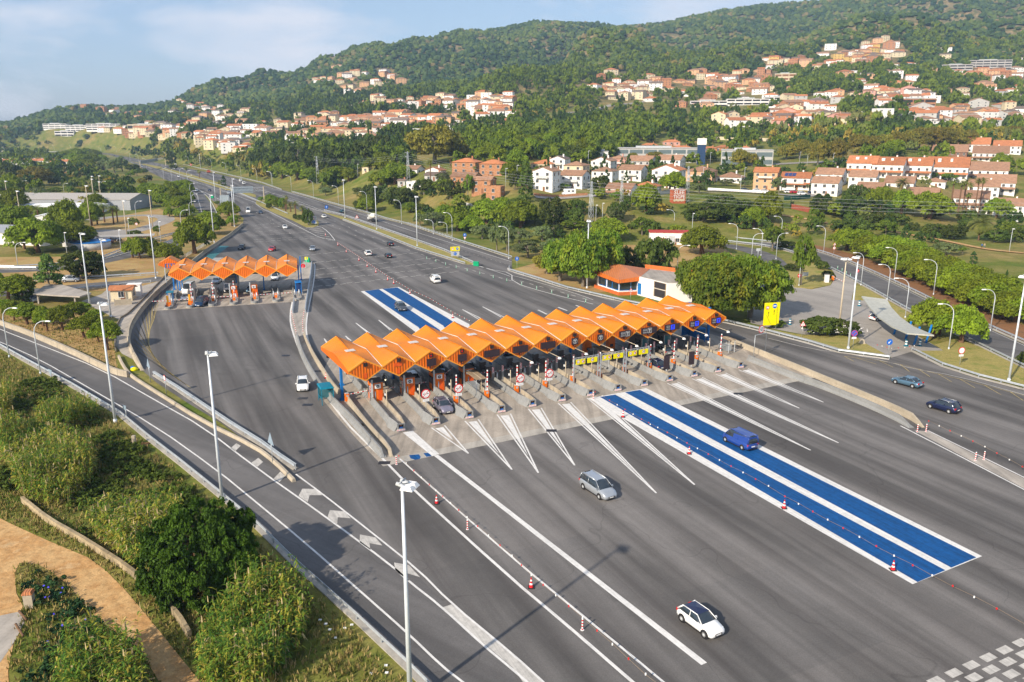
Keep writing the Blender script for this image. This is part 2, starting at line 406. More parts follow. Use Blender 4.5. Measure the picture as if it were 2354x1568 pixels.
def TZ(x,y):
    a=x/max(y,1);i=float(np.interp(a,AZ,np.arange(len(AZ))));j=float(np.interp(y,GY,np.arange(len(GY))))
    i0=min(int(i),len(AZ)-2);j0=min(int(j),len(GY)-2);fi=i-i0;fj=j-j0
    return float(HGT[i0,j0]*(1-fi)*(1-fj)+HGT[i0+1,j0]*fi*(1-fj)+HGT[i0,j0+1]*(1-fi)*fj+HGT[i0+1,j0+1]*fi*fj)
def TZv(x,y):
    a=x/np.maximum(y,1);i=np.interp(a,AZ,np.arange(len(AZ)));j=np.interp(y,GY,np.arange(len(GY)))
    i0=np.minimum(i.astype(int),len(AZ)-2);j0=np.minimum(j.astype(int),len(GY)-2);fi=i-i0;fj=j-j0
    return HGT[i0,j0]*(1-fi)*(1-fj)+HGT[i0+1,j0]*fi*(1-fj)+HGT[i0,j0+1]*(1-fi)*fj+HGT[i0+1,j0+1]*fi*fj
def T(r,x,y):
    """photo position -> point on the terrain (first hit along the sight line)"""
    u,f,w=ray(r,x,y)
    prev=20
    Y=20.
    while Y<3500:
        X=Y*u/f;Z=CH+Y*w/f
        if Z<=TZ(X,Y):
            lo,hi=prev,Y
            for _ in range(14):
                m=(lo+hi)/2
                if CH+m*w/f<=TZ(m*u/f,m):hi=m
                else:lo=m
            return Vector((hi*u/f,hi,TZ(hi*u/f,hi)))
        prev=Y;Y*=1.012
    return None
nA,nY=len(AZ),len(GY)
V=np.stack([XX,YY-60*0,HGT-.02],-1)
V[:,0,:]=np.stack([AZ*200,np.full(nA,-60.),np.full(nA,-.02)],-1)
for k in range(1,6):
    V[:,k,0]=AZ*(200+(GY[6]-200)*k/6);V[:,k,1]=-60+(GY[6]+60)*k/6
ii,jj=np.meshgrid(np.arange(nA-1),np.arange(nY-1),indexing='ij');q=(ii*nY+jj).ravel()
ter=link('terrain',np_mesh('terrain',V.reshape(-1,3),np.stack([q,q+nY,q+nY+1,q+1],-1),TERR,True));tag(ter,kind='structure')
ter['label']='grassy ground rising to hills behind the toll plaza';
bp=MB();bp.add([(-9000,-300,-1.2),(9000,-300,-1.2),(9000,12000,-1.2),(-9000,12000,-1.2)],[(0,1,2,3)],TERR)
tag(bp.build('ground'),kind='structure')
# ---------- roads, drawn as thin sheets one above the other
def sheet(name,polys,mt,z,kind='structure'):
    mb=MB()
    for P in polys:
        tri=tessellate_polygon([[Vector((p[0],p[1],0)) for p in P]])
        mb.add([(p[0],p[1],z) for p in P],[tuple(t) for t in tri],mt)
    o=mb.build(name);fixup(o);return tag(o,kind=kind)
def fixup(o):
    bm=bmesh.new();bm.from_mesh(o.data)
    for f in bm.faces:
        if f.normal.z<0:f.normal_flip()
    bm.to_mesh(o.data);bm.free()
def resample(pts,step):
    out=[Vector(pts[0])];
    for a,b in zip(pts[:-1],pts[1:]):
        L=(Vector(b)-Vector(a)).length;n=max(1,int(round(L/step)))
        for i in range(1,n+1):out.append(Vector(a).lerp(Vector(b),i/n))
    return out
def smooth(pts,it=2):
    pts=[Vector(p) for p in pts]
    for _ in range(it):
        q=[pts[0]]
        for a,b in zip(pts[:-1],pts[1:]):q+=[a.lerp(b,.25),a.lerp(b,.75)]
        q.append(pts[-1]);pts=q
    return pts
def offs(pts,d):
    out=[]
    for i,p in enumerate(pts):
        a=pts[max(i-1,0)];b=pts[min(i+1,len(pts)-1)];t=(b-a);t.z=0;t.normalize();out.append(p+Vector((t.y,-t.x,0))*d)
    return out
def strip(mb,pts,w,z,mt,off=0,terrain=False):
    c=offs(pts,off) if off else pts;l=offs(c,-w/2);r=offs(c,w/2)
    f=(lambda p:TZ(p.x,p.y)+z) if terrain else (lambda p:z)
    vs=[];[vs.extend([(a.x,a.y,f(a)),(b.x,b.y,f(b))]) for a,b in zip(l,r)]
    mb.add(vs,[(2*i,2*i+1,2*i+3,2*i+2) for i in range(len(pts)-1)],mt)
def dashes(mb,pts,w,z,mt,on,offl,off=0):
    pts=resample(offs(pts,off) if off else pts,1.0);L=[0]
    for a,b in zip(pts[:-1],pts[1:]):L.append(L[-1]+(b-a).length)
    s=0
    while s+on<L[-1]:
        seg=[]
        for d in (s,s+on):
            i=next(k for k in range(1,len(L)) if L[k]>=d-1e-9) if d>0 else 1;t=(d-L[i-1])/max(1e-9,L[i]-L[i-1]);seg.append(pts[i-1].lerp(pts[i],t))
        strip(mb,seg,w,z,mt);s+=on+offl
LEFTB=GP(('R5',(1680,130),(1672,180),(1600,245),(1490,315),(1380,395),(1190,562),(1080,655),(1010,730),(950,805),(905,880),(888,940),(890,990),(905,1045),(935,1110),(985,1180),(1080,1262),(1300,1405),(1530,1545)),('L2',(120,215),(245,335)))
RAMPU=GP(('R5',(-600,640),(-300,740),(0,862),(200,932),(500,1062),(700,1162),(800,1205),(884,1222),(960,1252),(1100,1342),(1400,1532)),('L2',(0,122),(120,215)))
RAMPL=GP(('R5',(-600,790),(-300,900),(0,1015),(200,1128),(500,1290),(830,1488)),('L1',(900,62),(1100,217),(1340,412)),('L2',(0,608),(230,838),(620,1188),(940,1490),(1050,1600),(1200,1760)))
RG=GP(('R8',(840,1092),(500,1047),(300,985),(0,908)),('R7',(1450,833),(1200,782),(800,705),(400,612),(200,548),(0,488)),('R6',(1764,470)))
MAIN=GP(('R1',(735,1062),(890,1115),(1010,1175),(1130,1235),(1290,1300),(1350,1318),(1420,1350),(1480,1395),(1560,1440),(1640,1465)))+LEFTB[:-1]+GP(('L2',(245,335)))+GP(('L2',(200,800)))+RAMPL[-4:]+[Vector((60,15,0)),Vector((150,25,0)),Vector((150,95,0))]+GP(('R8',(1764,1312),(1450,1232),(1200,1152),(990,1047)))+RG+GP(('R6',(1764,408),(1500,322),(1340,272),(1040,172)),('R2',(900,1516),(760,1472),(560,1418),(250,1330),(0,1262)),('R1',(1500,1200),(1300,1165),(1060,1120),(890,1086),(742,1059)))
RAMP=RAMPU[:-1]+GP(('L2',(120,212),(245,335),(500,420),(1576,1500),(1700,1760)))+RAMPL[::-1]
sheet('plaza_road',[MAIN],ASPH,.03);sheet('ramp_road',[RAMP],ASPH2,.034)
# far motorway leaving to the left
mw=MB();strip(mw,smooth(GP(('V2',(-900,432),(0,432),(1000,432),(1560,450),(1680,462)))),22,.035,ASPH)
fixup(tag(mw.build('far_motorway'),kind='structure'))
ex=MB()
exitc=smooth(GP(('V1',(735,1110),(800,1200),(880,1330),(960,1480)),('R5',(1440,60),(1425,150),(1330,235),(1200,300),(1000,350),(700,425),(400,470),(0,490),(-400,500))))
strip(ex,exitc,8.5,.02,ASPH2);fixup(tag(ex.build('exit_road'),kind='structure'))
low=MB();lowc=smooth(GP(('R5',(1130,540),(900,570),(600,590),(350,620),(100,640),(-300,680))));strip(low,lowc,7,.024,ASPH2)
loopl=smooth(GP(('R5',(620,140),(760,118),(900,110),(1040,105),(1130,118),(1155,135),(1100,165),(950,210),(800,250))));strip(low,loopl,7,.028,ASPHY)
tag(low.build('side_road'),kind='structure');fixup(bpy.data.objects['side_road'])
# service yard and paths
sheet('service_yard',[GP(('R5',(560,700),(700,650),(760,600),(960,600),(1100,560),(1180,505),(1190,560),(1080,655),(950,805),(888,940),(890,990),(935,1110),(840,1060),(790,1000),(800,900),(830,830),(700,770)))],PAVE,.018)
sheet('car_park',[GP(('R5',(420,240),(700,205),(900,205),(960,215),(860,260),(700,300),(420,300)))],ASPHY,.021)
YARD=GP(('R8',(-200,560),(40,520),(110,460),(140,500),(180,600),(300,618),(430,590),(470,530),(440,480),(380,430),(430,430),(560,525),(600,575),(575,690),(700,697),(850,800),(1000,920),(1140,1000),(1210,1040),(990,1047),(1195,1150),(1450,1232),(1200,1250),(850,1095),(640,970),(600,930),(250,930),(60,895),(-120,850)))
sheet('station_yard',[YARD],ASPHY,.026)
LOOP=smooth(GP(('D',(1285,539),(1340,537),(1440,537),(1560,541),(1680,553),(1800,566),(1880,588),(1960,624),(2050,668),(2130,712),(2250,768),(2400,838),(2600,930))))
LOOP2=smooth(GP(('D',(1655,562),(1720,574),(1765,590),(1788,615),(1790,650))))
lp=MB();strip(lp,LOOP,8.6,.034,ASPH2);strip(lp,LOOP2,7,.038,ASPH2);fixup(tag(lp.build('loop_road'),kind='structure'))
DIRTP=GP(('L1',(-300,380),(0,560),(60,590),(300,700),(540,800),(650,880),(760,990),(880,1130),(1010,1290),(1130,1440),(1230,1560),(1300,1700),(1060,1700),(940,1500),(860,1370),(740,1280),(620,1200),(520,1090),(430,980),(330,900),(230,840),(120,835),(90,900),(100,1020),(140,1100),(110,1200),(80,1350),(50,1500),(60,1700),(-400,1700)))
sheet('dirt_track',[DIRTP],DIRT,.012)
# toll slabs
sheet('toll_slab',[[W(-134,37),W(-134,107),W(-106,107.5),W(-85.3,102.5),W(-85.3,29.2),W(-95,29.2),W(-104,29.4),W(-112,29.7),W(-122,31.5)]],CSLAB,.036)
ISL=GP(('R6',(300,455),(330,425),(370,425),(400,450),(392,520),(385,600),(368,700),(355,800),(350,880),(352,940),(370,1000),(400,1060),(440,1130),(520,1250)),('C2',(720,640),(900,880),(1080,1100),(1200,1150),(985,1200),(860,1030),(600,740),(380,470),(180,190),(60,20)),('R6',(330,1125),(290,1020),(262,940),(243,850),(242,760),(258,700),(272,640),(285,560)))
sheet('slab_edge',[[W(-85.3,29.2),W(-85.3,102.5),W(-87.1,102.7),W(-87.1,29.2)]],KERB,.0395)
sheet('divider_island',[ISL],PAVE,.044)
LF=[GP(('C0',(20,885),(1900,765),(2000,560),(1990,330),(700,330),(330,560),(180,700)))]
sheet('west_toll_slab',LF,CSLAB,.04)
# medians (real kerbs)
def median(name,poly,mt,h=.15):
    mb=MB();mb.prism(poly,.0,h,KERB);o=fixn(mb.build(name))
    c=sum(poly,Vector())/len(poly);inn=[p+(c-p).normalized()*min(.35,(c-p).length*.3) for p in poly]
    return o
def grassmed(name,poly,h=.15,mt=None):
    mb=MB();mb.prism(poly,0,h,mt or GMED);return tag(fixn(mb.build(name)),kind='structure')
M1=GP(('R2',(455,1462),),('R6',(600,117),(840,197),(1120,292),(1300,357),(1505,446),(1450,446),(1100,332),(840,227),(600,137)))
TAN=m_grass('tan_lawn',[(.3,.25,.07),(.42,.29,.12),(.36,.22,.09),(.27,.25,.06)],.12)
sheet('loop_lawn',[GP(('R7',(350,262),(800,264),(1200,276),(1440,320),(1560,400),(1500,520),(1200,560),(1000,600),(600,640),(420,600),(200,540),(0,480),(150,440),(250,360)))],TAN,.008)
sheet('pine_slope_ground',[GP(('R5',(-200,790),(0,858),(200,920),(500,1050),(700,1150),(810,1185),(795,1080),(780,1000),(700,790),(400,770),(0,740),(-200,700)))],TAN,.006)
sheet('service_lawn',[GP(('R5',(-100,395),(600,390),(620,150),(1100,60),(1250,130),(1180,480),(1100,600),(500,640),(200,600),(-100,600)))],TAN,.004)
es=MB();strip(es,offs(LOOP[6:],-9.2),7.5,.02,EARTH);fixup(tag(es.build('earth_bank'),kind='structure'))
grassmed('grass_median',M1)
M2=GP(('R2',(0,1385),(60,1350),(200,1400),(370,1490)),('R6',(430,150),(432,176),(400,190),(345,190),(250,142),(120,88),(0,28)))
grassmed('palm_median',M2)
M3=GP(('R1',(900,1113),(1100,1150),(1300,1200),(1500,1258),(1560,1285),(1764,1345),(1764,1362),(1550,1308),(1200,1196),(1000,1140)))
grassmed('far_median',M3)
M4=GP(('V1',(1060,1300),(1120,1340),(1210,1450),(1480,1460),(1530,1530)),('R5',(1665,180),(1600,243),(1490,313),(1380,392),(1200,540),(1130,510),(1240,330),(1330,250),(1450,150),(1500,80)))
grassmed('pine_verge',M4,.05,GDRY)
grassmed('yard_island',GP(('R8',(110,470),(240,400),(300,370),(380,430),(450,540),(430,590),(310,612),(180,605),(140,510))),.14)
grassmed('yard_verge',GP(('R8',(600,590),(660,600),(1000,800),(1000,900),(850,790),(700,692),(580,688))),.1)
grassmed('road_verge',GP(('R8',(-60,880),(140,920),(250,935),(600,935),(640,975),(850,1090),(500,1043),(300,982),(0,905))),.1)
grassmed('corner_verge',GP(('R8',(1000,1045),(1210,1042),(1150,1000),(1300,960),(1764,1120),(1764,1300),(1450,1224),(1200,1145))),.1)
# ---------- markings
mk=MB();ZM=.048
def gs(r,a,b,w,mt=WHITE,z=ZM):strip(mk,[G(r,*a),G(r,*b)],w,z,mt)
def pl(pts,w,mt=WHITE,z=ZM):strip(mk,smooth(pts,1),w,z,mt)
def poly(pts,mt=WHITE,z=ZM):
    tri=tessellate_polygon([[Vector((p[0],p[1],0)) for p in pts]]);mk.add([(p[0],p[1],z) for p in pts],[tuple(t) for t in tri],mt)
BL=MB()
def bpoly(pts,z):
    tri=tessellate_polygon([[Vector((p[0],p[1],0)) for p in pts]]);BL.add([(p[0],p[1],z) for p in pts],[tuple(t) for t in tri],BLUEP)
# blue lanes beyond the canopy and in front
poly(GP(('R6',(722,632),(985,602),(1470,858),(1500,1000),(1200,1000),(1090,905))),WHITE,.042)
bpoly(GP(('R6',(748,630),(848,618),(1265,897),(1300,960),(1160,935),(1120,880))),.047)
bpoly(GP(('R6',(872,615),(975,605),(1350,835),(1400,890),(1310,895),(1290,868))),.047)
A,B,C_,D_=G('R7',525,1370),G('L4',890,968),G('L4',1318,795),G('R7',925,1300)
poly([A,B,C_,D_],WHITE,.042)
bpoly([G('R7',605,1360),G('L4',920,955),G('L4',1092,882),G('C3',1870,935)],.047)
bpoly([G('C3',2000,903),G('L4',1128,866),G('L4',1282,803),G('C3',2200,872)],.047)
fixup(tag(BL.build('blue_lane_paint'),kind='structure'))
# gore wedges in front of each island nose: (apex in photo)
AP=[None,('L2',1308,163),('L2',1575,262) ,('L3',162,282),('L3',386,236),('L3',888,407),('L3',1124,355),None,None,('L4',262,143),('L4',433,97),('R8',215,1438),('R8',382,1397)]
NA=[(-95.1,35.2)]+[(-94.9,35.2+5.04*k) for k in range(1,13)]
for k in range(1,13):
    if AP[k] is None:continue
    ap=G(*AP[k]);nb=W(NA[k][0]+.6,NA[k][1]);d=(ap-nb).normalized();s=Vector((d.y,-d.x,0));
    if (W(0,1)-W(0,0)).dot(s)<0:s=-s
    a0=nb-s*.95;a1=nb+s*.95
    strip(mk,[a0,ap],.2,ZM,WHITE);strip(mk,[a1,ap],.2,ZM+.004,WHITE)
    i0=nb-s*.58+d*.5;i1=nb+s*.58+d*.5;poly([i0,i1,ap-d*5],WHITE,ZM-.003)
# wide line from first nose
poly([G('C2',1205,775),G('C2',1340,750),G('C2',1690,1060),G('C2',1600,1090)],WHITE,ZM);strip(mk,[G('C2',1648,1078),G('L3',1183,1459)],.58,ZM,WHITE)
# rear gores behind the canopy
for r,a,l,rr in [('R6',(688,850),(790,925),(770,918)),('R6',(846,830),(945,905),(925,900)),('R6',(1423,757),(1625,855),(1560,840)),('R6',(1562,738),(1720,815),(1690,810)),('R6',(470,958),(500,995),(488,990)),('R6',(617,940),(655,972),(640,965))]:
    strip(mk,[G(r,*a),G(r,*l)],.22,ZM,WHITE);strip(mk,[G(r,*a),G(r,*rr)],.22,ZM+.004,WHITE)
for a,l in [((180,760),(240,790)),((318,742),(380,765)),((440,728),(520,760))]:
    gs('R7',a,l,.4)
# long lines in the foreground
pl(GP(('L2',(885,195),(1576,805)),('L3',(450,1174),(930,1568),(1150,1760))),.22)
pl(GP(('L2',(800,215),(925,345),(1576,937)),('L3',(300,1187),(740,1568),(960,1760))),.3)
pl(GP(('R5',(-300,870),(0,978),(280,1105),(600,1290)),('L1',(965,0),(1340,268),(1576,462)),('L2',(300,710),(640,1010),(940,1275),(1150,1568-90),(1270,1568),(1450,1710))),.2)
pl(GP(('R5',(-300,760),(0,895),(300,1010),(700,1170),(1100,1400),(1400,1568)),('L2',(0,250),(440,560),(850,865),(940,950),(1140,1105),(1400,1345),(1576,1490),(1760,1650))),.22)
pl(GP(('L2',(245,290),(420,420),(700,640),(1000,880),(1200,1085),(1576,1395),(1800,1600))),.2,WHITE,ZM+.004)
poly(GP(('L2',(1150,1110),(1205,1092),(1400,1255),(1576,1400),(1800,1590),(1700,1650),(1576,1478),(1350,1290))),WHITE2,ZM-.003)
for q in [((285,380),(375,382),(410,420),(330,420),(318,463),(262,425)),((455,512),(545,520),(583,562),(503,556),(500,602),(440,556)),((640,662),(735,680),(778,730),(698,715),(705,758),(638,710)),((850,835),(940,850),(1010,925),(918,897),(945,950),(858,885))]:
    poly(GP(('L2',*q)),WHITE2,ZM)
for q in [((1455,100),(1482,115),(1448,150),(1420,130)),((1590,190),(1620,215),(1585,245),(1545,222))]:poly(GP(('L1',*q)),WHITE2,ZM)
poly(GP(('L2',(150,275),(180,300),(145,338),(108,318))),WHITE2,ZM)
# dashes bottom right (rumble blocks)
o0=G('L4',1033,1565);e1=G('L4',1555,1328)-o0;du=e1/5.;dv=(G('L4',1475,1440)-G('L4',1347,1418))
for i in range(-2,9):
    for j in range(0,4):
        c=o0+du*i+ (G('L4',1365,1490)-G('L4',1243,1463))*j
        u=du.normalized();v=Vector((.43,-.9,0))
        poly([c-u*.62-v*.35,c+u*.62-v*.35,c+u*.62+v*.35,c-u*.62+v*.35],WHITE2,ZM)
# rumble dash rows across the plaza north of the canopies
for a,b in [((310,385),(1005,322)),((410,432),(1130,363)),((412,480),(1240,400)),((408,520),(1235,434)),((395,560),(1330,463)),((390,602),(1425,490)),((0,175),(215,150)),((0,198),(290,172)),((0,222),(345,196)),((0,247),(390,222)),((0,275),(440,250)),((0,290),(450,262))]:
    P,Q=G('R6',*a),G('R6',*b);L=(Q-P).length;u=(Q-P)/L;n=Vector((-u.y,u.x,0));s=0;k=0
    while s<L:
        c=P+u*s+n*(.35 if k%2 else -.35);strip(mk,[c-u*.75,c+u*.75],.32,ZM,WHITE2);s+=2.0;k+=1
for a,b in [(('R5',1240,0+195),('R5',1764,150))]:pass
# motorway edges and lane dashes
pl(GP(('R1',(740,1072),(1000,1150),(1300,1240),(1764,1395)),('R2',(0,1412),(110,1480)),('R6',(0,35),(350,215),(440,262),(540,280))),.25)
pl(GP(('R1',(900,1098),(1300,1172),(1764,1272)),('R2',(300,1350),(560,1432),(740,1482)),('R6',(900,160),(1350,300),(1764,428))),.22)
pl(GP(('R2',(0,1300),(250,1372),(460,1455)),('R6',(470,80),(700,178),(1000,285),(1300,392),(1600,478),(1764,505)),('R7',(0,570),(250,645),(560,720))),.25)
pl(GP(('R2',(40,1388),(300,1520)),('R6',(360,190),(440,180),(500,222),(545,280))),.25)
pl(GP(('R6',(1520,450),(1700,510),(1764,533)),('R7',(0,540-20),(200,575),(420,640),(560,690))),.2)
pl([p for p in offs(RG[:11],-1.2)],.2)
pl(GP(('R8',(0,955),(300,1030),(550,1062),(840,1120),(990,1165),(1300,1215),(1764,1345))),.18,WHITE2)
for t0,t1 in [((540,135),(1100,390)),((440,110),(900,330))]:
    pass
dl=[GP(('R2',(0,1465),(150,1530)),('R6',(80,140),(250,240))),GP(('R2',(0,1340),(250,1430)),('R6',(560,150),(760,245),(1000,330),(1300,430))),GP(('R6',(480,155),(700,255),(900,330))),GP(('R1',(960,1145),(1300,1255),(1764,1430))),GP(('R1',(960,1158),(1250,1265),(1600,1400),(1764,1475))),GP(('R1',(950,1100),(1300,1188),(1764,1300)),('R2',(300,1372)))]
for d in dl:dashes(mk,smooth(d,1),.2,ZM,WHITE2,2.8,9)
dashes(mk,smooth(GP(('R6',(840,175),(1100,250),(1400,345),(1764,455)),),1),.15,ZM,WHITE2,1,2)
dashes(mk,GP(('R6',(1180,405),(1764,560)),('R7',(0,545),(530,690))),.3,ZM,WHITE2,1.8,2.6)
for i in range(9):
    t=i/8.;a=G('R6',345+150*t,195+85*t);b=G('R6',432+100*t,185+90*t);strip(mk,[a,b],.55,ZM,WHITE2)
for i in range(10):
    t=i/9.;a=G('R2',60+330*t,1330+115*t);b=G('R2',85+375*t,1322+138*t);strip(mk,[a,b],.7,ZM,WHITE2)
for i in range(9):
    t=i/8.;a=G('V1',820+230*t,1100+190*t);b=G('V1',830+370*t,1095+190*t);strip(mk,[a,b],.9,ZM,WHITE2)
pl(GP(('V1',(720,1050),(1210,1280))),.35);pl(GP(('V1',(820,1095),(960,1200),(1050,1320),(1160,1560))),.3);pl(GP(('V1',(735,1140),(810,1200),(815,1270),(870,1440),(880,1560))),.2)
# road edge lines of the ramp, yard, loop
strip(mk,offs(LOOP,3.7),.16,ZM,WHITE2);strip(mk,offs(LOOP,-3.7),.16,ZM,WHITE2)
pl(GP(('R6',(400,440),(408,455),(400,560),(372,700),(352,800),(345,880),(352,950),(382,1035))),.3,WHITE,.052)
pl(GP(('R6',(250,705),(236,780),(238,860),(270,965),(330,1115),(420,1270),(560,1460),(650,1568)),('L2',(580,0),(800,215))),.3,WHITE,.052)
pl(GP(('L4',(815,-8),(1240,210),(1576,385),(1800,500))),.22)
pl(GP(('L4',(980,20),(1330,190),(1576,310),(1800,420))),.2)
poly(GP(('L4',(900,20),(985,26),(1325,195),(1576,316),(1576,378),(1245,205))),PAVE,.041)
# faded yellow hatching
yl=smooth(GP(('R5',(1060,830),(1030,900),(1022,1000),(1060,1090),(1160,1190),(1318,1300))),2);strip(mk,yl,.12,ZM,YELP)
li=resample(offs(LEFTB[6:16],-.8),2.4);yy=resample(yl,2.2)
for i in range(0,min(len(li),len(yy))-1,1):
    strip(mk,[yy[i],li[min(i+ (i%2),len(li)-1)]],.1,ZM+.004,YELP)
ya=smooth(GP(('R8',(525,1080),(850,1120),(1100,1185),(1400,1255),(1764,1350),(2000,1410))),1);strip(mk,ya,.12,ZM,YELP)
yb=offs(ya,2.6)
yr=resample(ya,3.3);yb=resample(yb,3.3)
for i in range(min(len(yr),len(yb))-1):strip(mk,[yr[i],yb[i+1]],.12,ZM+.004,YELP)
fixup(tag(mk.build('road_markings'),kind='structure'))
sheet('teal_lane_paint',[GP(('C0',(930,15),(1055,18),(880,150),(760,330),(480,470),(420,500),(620,240)))],TEALP,.042)
sheet('blue_paint_stain',[GP(('C2',(1290,1075),(1420,1065),(1445,1100),(1430,1125),(1370,1138),(1310,1120))),GP(('C2',(1480,1050),(1550,1043),(1590,1090),(1520,1098)))],BLUEP,.0425)
dr=MB()
for r,a in [('L2',(790,220)),('R6',(205,1075)),('R6',(322,1370)),('R6',(355,1415)),('C3',(1020,1416)),('C4',(1510,1255)),('C2',(650,670)),('R6',(430,1183))]:
    c=G(r,*a);dr.box(c.x-.7,c.x+.7,c.y-.45,c.y+.45,.04,.062,BLK)
tag(dr.build('drain_grates'),kind='structure')
EXPO=0.42;HAZE=1.3e-4
# ---------- corrugated orange sheet
def m_corr(name,c,axis,pitch,var=.1,rough=.42):
    m,n=nt(name);v=coords(n);sp=n.nodes.new('ShaderNodeSeparateXYZ');n.links.new(v,sp.inputs[0])
    w_=n.nodes.new('ShaderNodeMath');w_.operation='MULTIPLY';w_.inputs[1].default_value=2*math.pi/pitch;n.links.new(sp.outputs[axis],w_.inputs[0])
    s_=n.nodes.new('ShaderNodeMath');s_.operation='SINE';n.links.new(w_.outputs[0],s_.inputs[0])
    f=noise(n,.5,5,.6,v);f2=noise(n,2.5,4,.7,v)
    x=ramp(n,f,[(.3,[k*(1-var*1.6) for k in c]),(.7,c)]);x=mixc(n,1,x,ramp(n,f2,[(.3,.9),(.65,1.05)]),'MULTIPLY')
    finish(m,n,x,rough,bump=s_.outputs[0],bs=.6,bd=.05,spec=.4);return m
ROOFO=m_corr('orange_corrugated_roof',(.80,.235,.003),0,.34)
PANO=m_corr('orange_corrugated_panel',(.72,.145,.004),1,.42)
PATCH=mat('repainted_orange',(.72,.10,.01),.5)
SKYL=mat('skylight_plastic',(.62,.56,.5),.35)
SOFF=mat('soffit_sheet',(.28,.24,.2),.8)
TRIMO=mat('orange_trim',(.8,.3,.03),.45,0,.05)
SCRN=mat('unlit_matrix_screen',(.035,.022,.028),.5)
SCRW=mat('matrix_pixels_white',(.55,.56,.55),.6)
LEDB=mat('matrix_pixels_blue',(.03,.06,.75),.5,emit=(.02,.05,.9,.35))
GREYP=mat('grey_door_paint',(.45,.47,.48),.5)
DGREY=mat('dark_grey_case',(.13,.11,.105),.5)
AMBER=mat('amber_lamp',(.35,.08,.01),.3)
TEALM=mat('teal_steel',(.0,.17,.26),.45)
TEALG=mat('teal_glass',(.03,.14,.17),.12,spec=.8)
BRN=mat('brown_sheet_roof',(.3,.22,.14),.7)
# 5x7 dot letters used for small display writing
def add_text(name,txt,size,mt,M,parent,extr=.01):
    cu=bpy.data.curves.new('t','FONT');cu.body=txt;cu.size=size;cu.align_x='CENTER';cu.align_y='CENTER';cu.extrude=extr;cu.resolution_u=2
    ob=bpy.data.objects.new('t',cu);me=bpy.data.meshes.new_from_object(ob);bpy.data.objects.remove(ob);bpy.data.curves.remove(cu)
    me.transform(M);me.materials.clear();me.materials.append(mt);return link(name,me,parent)
# local frame for things facing +x (towards the camera): text plane -> y right, z up
FACE=Matrix(((0,0,1,0),(1,0,0,0),(0,1,0,0),(0,0,0,1)))   # text x->y, y->z, normal->x
def canopy(root,n,pitch,depth,zf,skew=0.0,sgn=None):
    """n modules along +y, front at x=0, back at x=-depth. zf: (tip, eave, peak, mid, rear eave, rear peak)"""
    tip,ev,pk,mid,rev,rpk=zf;hp=pitch/2
    for k in range(n):
        y=k*pitch
        mb=MB()
        # roof: front and rear halves, each with two slopes, folded along the middle
        xm=-depth*.5
        for sy in(-1,1):
            for x0,pp,ee in((.35,pk,ev),(-depth-.2,rpk,rev)):
                for dz,mt_ in((0,ROOFO),(-.14,SOFF)):
                    n_=8;vs=[]
                    for i in range(n_+1):
                        t_=i/n_;e_=t_*t_*(1.25-.25*t_) if 0 else t_
                        x_=x0+(xm-x0)*t_;zr=pp+(mid-pp)*(t_**.85);ze=ee+(mid-.02-ee)*(t_**1.1)
                        for j in range(5):vs.append((x_,y+sy*hp*j/4,zr+(ze-zr)*j/4+dz))
                    mb.add(vs,[(i*5+j,i*5+j+1,i*5+j+6,i*5+j+5) for i in range(n_) for j in range(4)],mt_,True)
        mb.build('roof_bay',root)
        t=MB()
        for sy in(-1,1):
            for (x,p,e) in((.36,pk,ev),(-depth-.21,rpk,rev)):
                t.add([(x,y,p+.03),(x,y+sy*hp,e+.03),(x,y+sy*hp,e-.2),(x,y,p-.2),(x-.16,y,p+.04),(x-.16,y+sy*hp,e+.04)],[(0,1,2,3),(0,1,5,4)],TRIMO)
            t.add([(.34,y,tip),(.34,y+sy*hp,ev-.12),(.34,y+sy*hp,ev-.34),(.34,y,tip-.2)],[(0,1,2,3)],TRIMO)
            t.tube([(.3,y,pk+.03),(xm,y,mid+.03)],.07,TRIMO,6);t.tube([(-depth-.2,y,rpk+.03),(xm,y,mid+.03)],.07,TRIMO,6)
        for x_,e_ in((.35,ev),(-depth-.2,rev)):
            if k<n-1:t.tube([(x_,y+hp,e_+.05),((x_+xm)/2,y+hp,(e_+mid)/2+.03),(xm,y+hp,mid+.02)],.055,SKYL,5)
        t.build('roof_trim',root)
        for x0,x1,p,e,tp in((.16,.3,pk,ev,tip),(-depth-.14,-depth,rpk,rev,tip+.6)):
            g=MB();g.extr([(y,p-.03),(y-hp+.01,e-.06),(y-hp+.01,e-.3),(y,tp),(y+hp-.01,e-.3),(y+hp-.01,e-.06)],x0,x1,PANO)
            g.build('gable_panel',root)
        if k<n: 
            s=MB();s.box(xm-.55,xm+.55,y-.7,y+.7,mid+.06,mid+.14,SKYL);s.build('skylight',root)
    for y,sy in((-hp,-1),((n-1)*pitch+hp,1)):
        f=MB();f.add([(.35,y+sy*.03,ev+.04),(-depth*.5,y+sy*.03,mid+.02),(-depth-.2,y+sy*.03,rev+.04),(-depth-.2,y+sy*.03,rev-.45),(.35,y+sy*.03,ev-.45)],[(0,1,2,3,4)],PANO)
        f.add([(.35,y+sy*.035,ev-.4),(-depth-.2,y+sy*.035,rev-.4),(-depth-.2,y-sy*.9,rev-.75),(.35,y-sy*1.6,tip+.6)],[(0,1,2,3)],PANO);f.build('side_fascia',root)
    b=MB()
    b.box(-depth+1,-depth+1.3,-hp+.4,(n-1)*pitch+hp-.4,5.0,5.35,DRK);b.box(-2.2,-1.9,-hp+.4,(n-1)*pitch+hp-.4,5.0,5.35,DRK)
    b.build('roof_beam',root)
